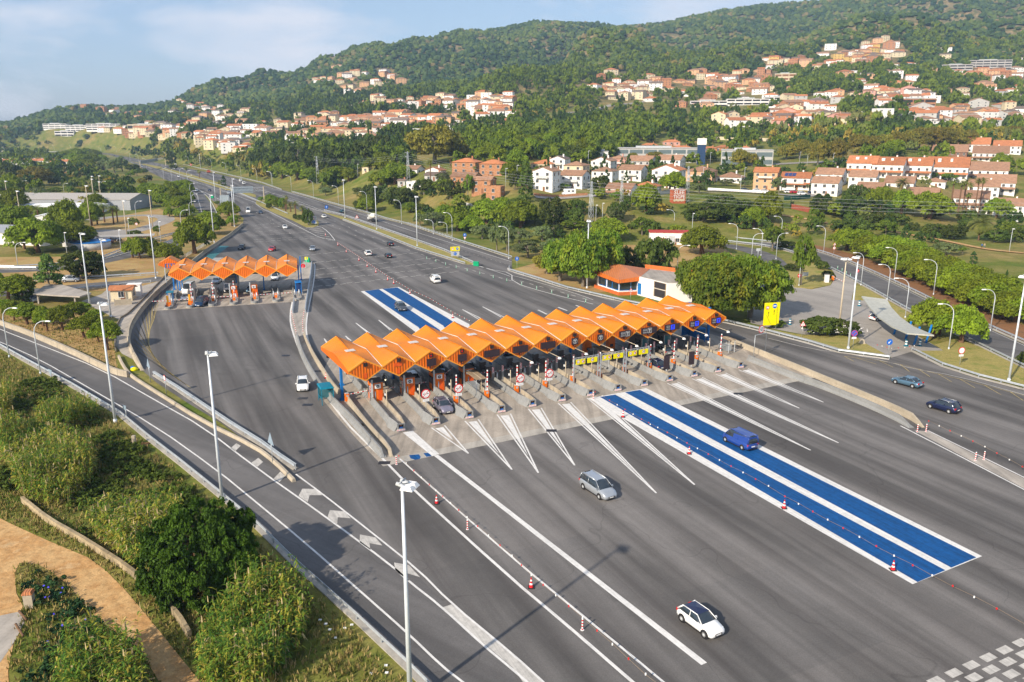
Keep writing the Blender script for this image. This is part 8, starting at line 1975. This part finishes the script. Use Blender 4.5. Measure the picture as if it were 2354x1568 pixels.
# ---------- wood and scrub beyond: first as candidates, the largest become single trees
ZONES=[ # polygon in photo pixels, density 0-1, kinds
([(588,335),(760,335),(940,350),(940,400),(840,410),(760,440),(588,400)],1.0,'DDDCPP'),
([(1050,300),(1180,280),(1440,270),(1530,300),(1440,370),(1180,390),(1080,370)],1.0,'PPPPD'),
([(1200,275),(1360,275),(1360,300),(1200,300)],1,'CD'),
([(1176,150),(1400,165),(1400,215),(1300,250),(1180,270)],.5,'PPD'),
([(1400,160),(1764,150),(1764,240),(1500,230)],.4,'PPD'),
([(1500,255),(1640,255),(1764,290),(1764,330),(1560,340)],.55,'PDPD'),
([(1764,280),(2100,290),(2353,300),(2353,335),(1764,335)],.9,'PDDA'),
([(1764,150),(2353,170),(2353,300),(1764,290)],.95,'PPD'),
([(930,200),(1050,190),(1180,200),(1200,240),(950,225)],1.0,'PP'),
([(640,230),(1000,215),(1176,230),(1176,310),(940,330),(640,330)],.8,'PDDC'),
([(-150,270),(300,255),(588,240),(640,330),(400,320),(0,330)],.85,'PDDO'),
([(-150,322),(230,326),(400,335),(440,370),(230,350),(0,345)],.75,'DOGD'),
([(340,340),(600,340),(700,400),(588,420),(400,370)],.8,'PDGA'),
([(1000,470),(1176,480),(1400,500),(1764,510),(2100,540),(2353,560),(2353,600),(2000,540),(1300,560),(1176,580),(950,520)],.7,'DODG'),
([(1400,480),(1764,490),(1764,525),(1400,520)],1.1,'DODP'),
([(1790,480),(2353,520),(2353,570),(1900,540)],.6,'DDPG'),
([(800,470),(930,400),(1000,420),(900,520)],.35,'DGO'),
([(1240,380),(1764,400),(2353,440),(2353,470),(1764,440),(1240,440)],.25,'DGOC'),
([(0,400),(250,390),(430,400),(430,440),(0,440)],.4,'DOG'),
([(1176,440),(1500,450),(1500,480),(1176,470)],.3,'DGO')]
rg=np.random.default_rng(21);cand=[]
Yc=256.
while Yc<1500:
    st_=6.2+Yc*.0026;na_=int((AZ[-1]-AZ[0])*Yc/st_);a=AZ[0]+(np.arange(na_)+rg.random(na_))*st_/Yc
    y=Yc+rg.random(na_)*st_;cand.append(np.stack([a*y,y],1));Yc+=st_
cand=np.concatenate(cand);cz=TZv(cand[:,0],cand[:,1]);cd=corr(cand[:,0],cand[:,1])
hh_=CH-cz;fz=cand[:,1]*CT+hh_*ST;cu=1176.5+FP*cand[:,0]/fz;cvv=784+FP*(hh_*CT-cand[:,1]*ST)/fz
def inpv(x,y,P):
    c=np.zeros(len(x),bool);j=len(P)-1
    for i in range(len(P)):
        xi,yi=P[i];xj,yj=P[j];k=((yi>y)!=(yj>y))&(x<(xj-xi)*(y-yi)/((yj-yi) or 1e-9)+xi);c^=k;j=i
    return c
dens=np.where((cz>70)&(cand[:,1]>900),.6,.13);kd=np.full(len(cand),'D');rk=rg.random(len(cand))
kinds_def='PPDO';kd=np.array([kinds_def[int(v*4)] for v in rk])
for P,dn,ks in ZONES:
    q=inpv(cu,cvv,P);dens=np.where(q,dn,dens);kd=np.where(q,np.array([ks[int(v*len(ks))] for v in rk]),kd)
big=vn(cand[:,0],cand[:,1],38,17)
keep=(rg.random(len(cand))<dens*(1+1.3*big))&((cd<-9)|(cd>90))&(cu>-150)&(cu<2550)
keep&=~((cand[:,1]<330)&(cz<.4)&(cvv>560))
fp=np.array(FOOT)
for i0 in range(0,len(fp)):
    x,y,r=fp[i0];dx=cand[:,0]-x;dy=cand[:,1]-y
    keep&=~((np.abs(dx)<r+2)&(dy>-(r+7+y*.014))&(dy<r+3))
te=np.array(TREES)
for x,y,w in te:keep&=((cand[:,0]-x)**2+(cand[:,1]-y)**2)>(w*.55+1.5)**2
SLOPEROAD=[('R3',[(0,1335),(700,1335),(700,1375),(0,1375)]),('R3',[(1300,1290),(1764,1300),(1764,1350),(1300,1340)]),('R4',[(-100,1100),(600,1095),(600,1150),(-100,1160)]),('R4',[(0,1330),(340,1330),(340,1500),(0,1500)]),('R3',[(1250,1330),(1764,1340),(1764,1500),(1560,1480),(1250,1400)]),('R3',[(850,1350),(1100,1350),(1100,1420),(850,1430)])]
for r,P in SLOPEROAD:keep&=~inpv(cu,cvv,[px(r,*p) for p in P])
for L_p in (LOOP,exitc,lowc):
    for p in resample(L_p,6):keep&=((cand[:,0]-p.x)**2+(cand[:,1]-p.y)**2)>11**2
for P in (MAIN,YARD,M4):
    q=np.array([inpoly(x,y,P) if (y<330) else False for x,y in cand[:,:2]]);keep&=~q
idx=np.nonzero(keep)[0];sz={'P':(8,7),'D':(6.5,6),'O':(5.5,4.5),'C':(2.8,9),'A':(8,8.5),'G':(5,5)}
rec=[]
for i in idx:
    k=str(kd[i]);s=rg.uniform(.65,1.35)*(1+min(.5,cand[i,1]/3000));w,h=sz[k];
    if cand[i,1]<400 and k in'DO' :s*=.62
    rec.append((w*s*h*s/(cand[i,1]**2),k,cand[i,0],cand[i,1],cz[i],w*s,h*s*rg.uniform(.85,1.2)))
rec.sort(reverse=True)
NIND=max(0,min(300,len(rec)));quota={}
for e in rec:
    pass
byk={}
cnt=NEXP
IND=rec[:max(0,330-NEXP) if NEXP>290 else 300-NEXP]
if len(IND)<40:IND=rec[:40]
REST=rec[len(IND):]
def wherefor(x,y):
    u,v=pxof((x,y,TZ(x,y)))
    return ('far left' if u<588 else 'left of the middle' if u<1176 else 'right of the middle' if u<1764 else 'far right')
for e in IND:
    tree(e[1],Vector((e[2],e[3],e[4])),e[5],e[6],'on the wooded slope, '+wherefor(e[2],e[3]))
print('trees explicit',NEXP,'indiv',len(IND),'rest',len(REST))
def m_wood(name,stops,yscale=1.):
    m,n=nt(name);v=coords(n);at=node(n,'ShaderNodeAttribute');at.attribute_name='tint'
    x=ramp(n,at.outputs['Fac'],stops);f=noise(n,.9,3,.7,v);x=mixc(n,1,x,ramp(n,f,[(.3,.7),(.7,1.3)]),'MULTIPLY')
    return finish(m,n,x,.7,spec=.1,trans=.15)
WOODM=m_wood('woodland_leaves',[(0,(0.035,0.066,0.014)),(.3,(0.064,0.107,0.020)),(.5,(0.115,0.165,0.013)),(.75,(0.185,0.235,0.022)),(.9,(0.160,0.181,0.061)),(1,(0.320,0.247,0.041))])
def add_tint(me,vals):
    a=me.attributes.new('tint','FLOAT','POINT');a.data.foreach_set('value',np.asarray(vals,dtype=np.float32))
def stuffwood(name,items,lod,label,mat_):
    """items: (kind,x,y,z,w,h)"""
    lib={}
    for k in'PDOCAG':lib[k]=[crown_np(k,900+i*13+ord(k),lod[0],lod[1],lod[2]*(1.5 if k=='C' else 1)) for i in range(3)]
    Vs=[];Fs=[];Ts=[];off=0
    for (k,x,y,z,w,h) in items:
        V,F=lib[k][int(rg.integers(3))];b=BASE[k]*h;a=rg.random()*6.28;c,s_=math.cos(a),math.sin(a)
        X=(V[:,0]*c-V[:,1]*s_)*w/2+x;Y_=(V[:,0]*s_+V[:,1]*c)*w/2+y;Z=V[:,2]*(h-b)+b+z
        Vs.append(np.stack([X,Y_,Z],1));Fs.append(F+off);off+=len(V)
        t={'P':.5,'D':.18,'O':.86,'C':.08,'A':.86,'G':.72}[k]+rg.uniform(-.14,.2);Ts.append(np.full(len(V),min(1,max(0,t))))
    me=np_mesh(name,np.concatenate(Vs),np.concatenate(Fs),mat_);add_tint(me,np.concatenate(Ts));o=link(name,me);return tag(o,label,'woodland',None,'stuff')
near_=[(e[1],*e[2:]) for e in REST if e[3]<620];far_=[(e[1],*e[2:]) for e in REST if e[3]>=620]
stuffwood('woodland',near_,(26,22,.13),'mixed green woodland filling the nearer slopes between the houses',WOODM)
stuffwood('far_woodland',far_,(15,13,.2),'pine woodland among the far hillside villages',WOODM)
# mountain forest: lumpy crowns
bm=bmesh.new();bmesh.ops.create_icosphere(bm,subdivisions=2,radius=1);iv=np.array([v.co[:] for v in bm.verts]);ifc=np.array([[v.index for v in f.verts] for f in bm.faces]);bm.free()
var=[]
for s in range(8):
    r=np.random.default_rng(s);d=1+.18*r.normal(size=len(iv));q=iv*d[:,None];q[:,2]=np.where(q[:,2]<0,q[:,2]*.35,q[:,2]);var.append(q)
pts=[];Yc=1000.
while Yc<2750:
    st_=7.6+(Yc-1000)*.0022;na_=int((AZ[-1]-AZ[0])*Yc/st_);a=AZ[0]+(np.arange(na_)+rg.random(na_))*st_/Yc;y=Yc+rg.random(na_)*st_;pts.append(np.stack([a*y,y],1));Yc+=st_
pts=np.concatenate(pts);pz=TZv(pts[:,0],pts[:,1]);h_=CH-pz;fz=pts[:,1]*CT+h_*ST;pu=1176.5+FP*pts[:,0]/fz
pv=784+FP*(h_*CT-pts[:,1]*ST)/fz
dn=.8+1.3*vn(pts[:,0],pts[:,1],70,31)+.5*vn(pts[:,0],pts[:,1],22,32)
kp=(pu>-60)&(pu<2420)&(pv>-90)&(pz>8)&(rg.random(len(pts))<dn)&((pts[:,1]>1450)|(pv<165)|((pu<1000)&(pv<240)&(pts[:,1]>1250))|((pu<600)&(pv<330)&(pts[:,1]>1180)))
for x,y,r in fp[fp[:,1]>900]:
    dx=pts[:,0]-x;dy=pts[:,1]-y;kp&=~((np.abs(dx)<r+3)&(dy>-(r+22))&(dy<r+4))
pts=pts[kp];pz=pz[kp];N=len(pts);print('mountain crowns',N)
sx=rg.uniform(2.6,6.2,N)*(1+(pts[:,1]-1000)/5000);sz_=sx*rg.uniform(.7,1.25,N);an=rg.random(N)*6.28;vi=rg.integers(0,8,N)
VV=np.stack(var)[vi];c,s_=np.cos(an)[:,None],np.sin(an)[:,None]
X=(VV[:,:,0]*c-VV[:,:,1]*s_)*sx[:,None]+pts[:,0:1];Y_=(VV[:,:,0]*s_+VV[:,:,1]*c)*sx[:,None]+pts[:,1:2];Z=VV[:,:,2]*sz_[:,None]+(pz+sz_*.45)[:,None]
Vm=np.stack([X,Y_,Z],-1).reshape(-1,3);nv=len(iv);Fm=(ifc[None]+(np.arange(N)*nv)[:,None,None]).reshape(-1,3)
HILLM=m_wood('mountain_forest_leaves',[(0,(.02,.048,.018)),(.4,(.05,.085,.022)),(.7,(.095,.135,.026)),(.92,(.14,.165,.04)),(1,(.2,.16,.065))])
me=np_mesh('mountain_forest',Vm,Fm,HILLM,False);tn=np.clip(rg.normal(.5,.24,N)+.5*vn(pts[:,0],pts[:,1],120,40),0,1);add_tint(me,np.repeat(tn,nv))
tag(link('mountain_forest',me),'dense pine forest covering the mountain slopes','forest',None,'stuff')
# scrub and grass tufts near the plaza
def scatter(poly,dens_):
    xs=[p[0] for p in poly];ys=[p[1] for p in poly];A=(max(xs)-min(xs))*(max(ys)-min(ys));n=int(A*dens_)
    x=rg.uniform(min(xs),max(xs),n);y=rg.uniform(min(ys),max(ys),n);k=inpv(x,y,[(p[0],p[1]) for p in poly]);return x[k],y[k]
def reeds(name,poly,dens_,hgt,label,dry=.4):
    x,y=scatter(poly,dens_);N=len(x);Q=[];Tn=[]
    H_=hgt*rg.uniform(.6,1.15,N)*(1+.9*vn(x,y,3.5,9));lean=rg.normal(0,.09,(N,2))
    base=np.stack([x,y,np.zeros(N)],1);top=base+np.stack([lean[:,0]*H_,lean[:,1]*H_,H_],1)
    ang=rg.random(N)*6.28;sd=np.stack([np.cos(ang),np.sin(ang),np.zeros(N)],1)*.022
    Q.append(np.stack([base-sd,base+sd,top+sd*.5,top-sd*.5],1));Tn.append(np.repeat(np.clip(rg.normal(.75,.15,N),0,1),4))
    nl=13
    for j in range(nl):
        t=(.25+.72*(j+rg.random(N))/nl)[:,None];p=base*(1-t)+top*t;a=rg.random(N)*6.28;L=rg.uniform(.45,.95,N)*(1.05-.3*t[:,0])
        d=np.stack([np.cos(a),np.sin(a),rg.uniform(.2,.9,N)],1);m_=p+d*L[:,None]*.5;e=m_+np.stack([np.cos(a)*.5,np.sin(a)*.5,rg.uniform(-.6,.15,N)],1)*L[:,None]
        s2=np.stack([-np.sin(a),np.cos(a),np.zeros(N)],1)*.07
        Q.append(np.stack([p-s2*.4,p+s2*.4,m_+s2,m_-s2],1));Q.append(np.stack([m_-s2,m_+s2,e+s2*.15,e-s2*.15],1))
        tt=np.clip(rg.normal(.3+dry*.5,.27,N)+.5*vn(x,y,3.,12)-.12*(t[:,0]),0,1);Tn+= [np.repeat(tt,4)]*2
    k=rg.random(N)<.1;pl_=top[k];s3=sd[k]*3
    Q.append(np.stack([pl_-s3,pl_+s3,pl_+s3*.5+[0,0,.55],pl_-s3*.5+[0,0,.55]],1));Tn.append(np.full(len(pl_)*4,1.0))
    V=np.concatenate([q.reshape(-1,3) for q in Q]);me=np_mesh(name,V,np.arange(len(V)).reshape(-1,4),REEDM);add_tint(me,np.concatenate(Tn));return tag(link(name,me),label,'reeds',None,'stuff')
REEDM=m_wood('reed_leaves',[(0,(.045,.11,.016)),(.35,(.11,.19,.022)),(.6,(.23,.25,.03)),(.8,(.38,.3,.045)),(1,(.42,.33,.18))])
reeds('reed_bed',GP(('L1',(60,330),(200,180),(420,150),(600,230),(560,380),(430,480),(330,500),(150,470))),5.5,4.0,'tall yellow green cane stand at the upper left of the verge',.5)
reeds('reed_bed',GP(('L1',(-60,130),(100,60),(330,40),(420,110),(200,180),(60,260))),5,3.6,'cane stand at the left edge above the verge',.4)
reeds('reed_bed',GP(('L1',(560,640),(720,560),(950,540),(1130,590),(1060,780),(1000,940),(860,900),(650,760))),5.5,3.8,'mixed cane stand between the retaining wall and the big pine bush',.45)
reeds('reed_bed',GP(('L2',(-330,1350),(-180,1180),(40,1060),(230,1060),(330,1200),(260,1400),(120,1568),(0,1700),(-330,1700))),6.5,4.0,'large green cane clump at the bottom beside the guardrail',.3)
reeds('reed_bed',GP(('L1',(420,1480),(600,1400),(830,1450),(900,1600),(860,1800),(350,1800))),6,3.2,'cane clump at the bottom edge beside the dirt track',.25)
reeds('reed_bed',GP(('R5',(250,1560),(420,1480),(620,1440),(690,1500),(560,1580),(400,1640))),5.5,3.4,'cane stand beside the ramp guardrail at the left',.5)
reeds('reed_bed',GP(('R5',(-80,1440),(60,1400),(110,1440),(60,1500),(-80,1520))),5.5,3.4,'small cane stand at the left edge by the ramp',.5)
def lowscrub(name,polys,dens_,size,label,stops,flowers=None):
    it=[];M_=m_wood(name+'_leaves',stops)
    for P in polys:
        x,y=scatter(P,dens_)
        for a,b in zip(x,y):
            s=size*rg.uniform(.5,1.3);it.append(('D',a,b,-.15,s*2,s*1.0))
    return stuffwood(name,it,(16,20,.15),label,M_)
GS=[(0,(.05,.085,.012)),(.5,(.11,.14,.02)),(1,(.24,.22,.05))]
lowscrub('bramble_scrub',[GP(('R5',(20,1400),(200,1260),(330,1220),(430,1340),(620,1420),(760,1520),(640,1560),(420,1440),(220,1420),(120,1560),(0,1560))),
 GP(('L1',(560,60),(700,40),(860,150),(960,260),(1200,430),(1150,520),(950,480),(800,470),(560,520),(430,520),(560,330),(620,180))),
 GP(('L1',(0,260),(60,270),(150,480),(520,640),(560,700),(420,640),(150,500),(0,420)))],.45,1.0,'dark bramble and rough scrub on the verge below the ramp',GS)
lowscrub('ivy_scrub',[GP(('L1',(170,880),(260,880),(380,980),(500,1120),(600,1240),(560,1400),(420,1460),(300,1568),(120,1700),(120,1480),(300,1300),(250,1100),(130,1000)))],.9,.7,'dark green creeper with blue flowers inside the bend of the dirt track',[(0,(.015,.05,.02)),(.5,(.04,.085,.025)),(1,(.1,.12,.03))])
# blue flowers and white oleander blooms
def dots(name,pts,s,mt,label,cat):
    V,F=quads(np.array(pts),np.tile([[0.1,-.6,.8]],(len(pts),1))+.4*rg.normal(size=(len(pts),3)),np.full(len(pts),s),.9,rg);tag(link(name,np_mesh(name,V,F,mt)),label,cat,None,'stuff')
x,y=scatter(GP(('L1',(200,950),(400,1020),(560,1200),(500,1380),(300,1500),(200,1568),(180,1500),(350,1250))),.45)
dots('blue_flowers',[(a,b,rg.uniform(.7,1.1)) for a,b in zip(x,y)],.1,mat('blue_petals',(.08,.06,.6),.6),'blue morning glory flowers on the creeper','flowers')
P=[]
for cx_,cy_ in((360,900),(520,905)):
    g=G('R8',cx_,cy_+25)
    for i in range(170):P.append((g.x+rg.normal()*1.7,g.y-.9+rg.normal()*.7,abs(rg.normal()*.5)+.9))
dots('white_blossom',P,.14,mat('white_petals',(.75,.72,.68),.6),'white oleander blossom on the shrub before the station yard','flowers')
def tufts(name,poly,dens_,h,label,col_,avoid=()):
    x,y=scatter(poly,dens_)
    k=np.ones(len(x),bool)
    for A in avoid:k&=~inpv(x,y,[(p[0],p[1]) for p in A])
    x=x[k];y=y[k];N=len(x);Q=[]
    for j in range(3):
        a=rg.random(N)*6.28;hh=h*rg.uniform(.4,1.2,N);b=np.stack([x+rg.normal(0,.08,N),y+rg.normal(0,.08,N),np.zeros(N)],1);s=np.stack([np.cos(a),np.sin(a),np.zeros(N)],1)*.06;t=b+np.stack([rg.normal(0,.3,N)*hh,rg.normal(0,.3,N)*hh,hh],1);Q.append(np.stack([b-s,b+s,t+s*.3,t-s*.3],1))
    V=np.concatenate([q.reshape(-1,3) for q in Q]);me=np_mesh(name,V,np.arange(len(V)).reshape(-1,4),col_);add_tint(me,np.tile(np.repeat(rg.random(N),4),3));return tag(link(name,me),label,'grass',None,'stuff')
GRM=m_wood('dry_grass_blades',[(0,(.09,.12,.02)),(.35,(.17,.17,.04)),(.65,(.3,.23,.08)),(1,(.4,.3,.13))])
VERGE=[p for p in offs(RAMPL,1.0)]+GP(('L2',(900,1760),(0,1760)),('L1',(0,1760),(-200,1760),(-200,0)),('R5',(-400,1100)))
tufts('verge_grass',VERGE,8,.42,'rough dry grass covering the verge below the ramp',GRM,(DIRTP,RAMP))
tufts('slope_grass',GP(('R5',(-200,790),(0,860),(200,925),(500,1055),(700,1155),(820,1190),(800,1080),(780,1000),(700,950),(560,860),(400,800),(0,780),(-200,700))),3.2,.3,'dry grass and earth under the young pines above the ramp',GRM)
# litter on the plaza edge
lit=[G('L2',*q) for q in((548,1240),(590,1220),(430,1215),(490,1300),(800,1470),(805,1515),(710,1520),(455,1250),(395,1190))]
MBL=MB()
for p in lit:MBL.box(p.x-.12,p.x+.12,p.y-.1,p.y+.08,0.05,.12,WHT)
tag(MBL.build('litter'),'scattered white litter on the verge by the guardrail','litter',None,'stuff')
# ---------- air
hz_=MB();hz_.box(-3600,3600,-250,3500,-3,560,WHT);ho=hz_.build('haze');ho['kind']='stuff';ho['label']='thin bluish haze over the valley and hills';ho.data.materials.clear()
m,n=nt('air');pv_=n.nodes.new('ShaderNodeVolumePrincipled');pv_.inputs['Density'].default_value=HAZE;pv_.inputs['Color'].default_value=(.5,.72,1,1);pv_.inputs['Anisotropy'].default_value=.1
o_=n.nodes.new('ShaderNodeOutputMaterial');n.links.new(pv_.outputs[0],o_.inputs['Volume']);ho.data.materials.append(m)
# ---------- light, sky, camera
SUN_EL=R(31);SH=R(39)
d=Vector((math.sin(SH)*math.cos(SUN_EL),math.cos(SH)*math.cos(SUN_EL),-math.sin(SUN_EL)))
s=bpy.data.lights.new('sun','SUN');s.energy=5.0;s.angle=R(1.0);s.color=(1,.89,.74)
so=bpy.data.objects.new('sun',s);col.objects.link(so);so.rotation_euler=d.to_track_quat('-Z','Y').to_euler()
w=bpy.data.worlds.new('World');sc.world=w;w.use_nodes=True;n=w.node_tree;n.nodes.clear()
sk=n.nodes.new('ShaderNodeTexSky');sk.sky_type='NISHITA';sk.sun_disc=False;sk.sun_elevation=SUN_EL;sk.sun_rotation=math.pi+SH
sk.air_density=1.0;sk.dust_density=1.2;sk.ozone_density=1.6;sk.altitude=50
bg=n.nodes.new('ShaderNodeBackground');bg.inputs[1].default_value=.11;o=n.nodes.new('ShaderNodeOutputWorld')
tc=n.nodes.new('ShaderNodeTexCoord');mp=n.nodes.new('ShaderNodeMapping');mp.inputs['Scale'].default_value=(1,1,3.2);mp.inputs['Location'].default_value=(.35,.1,.22);n.links.new(tc.outputs['Generated'],mp.inputs[0])
f=noise(n,2.7,8,.58,mp.outputs[0],.3);cl=ramp(n,f,[(.5,0),(.64,.85)])
f2=noise(n,1.3,4,.5,mp.outputs[0],.1);veil=ramp(n,f2,[(.3,.12),(.7,.5)])
x=mixc(n,veil,sk.outputs[0],(3.5,4.7,7.0));x=mixc(n,cl,x,(6.6,6.6,7.1))
n.links.new(x,bg.inputs[0]);n.links.new(bg.outputs[0],o.inputs[0])
cam=bpy.data.cameras.new('camera');co=bpy.data.objects.new('camera',cam);col.objects.link(co)
cam.sensor_width=36;cam.lens=FP/2353*36;cam.clip_end=20000;cam.clip_start=.5
co.location=(0,0,CH);co.rotation_euler=(R(90)-TH,0,0);sc.camera=co
sc.view_settings.view_transform='Standard';sc.view_settings.look='None';sc.view_settings.exposure=EXPO;sc.view_settings.gamma=1
settle()
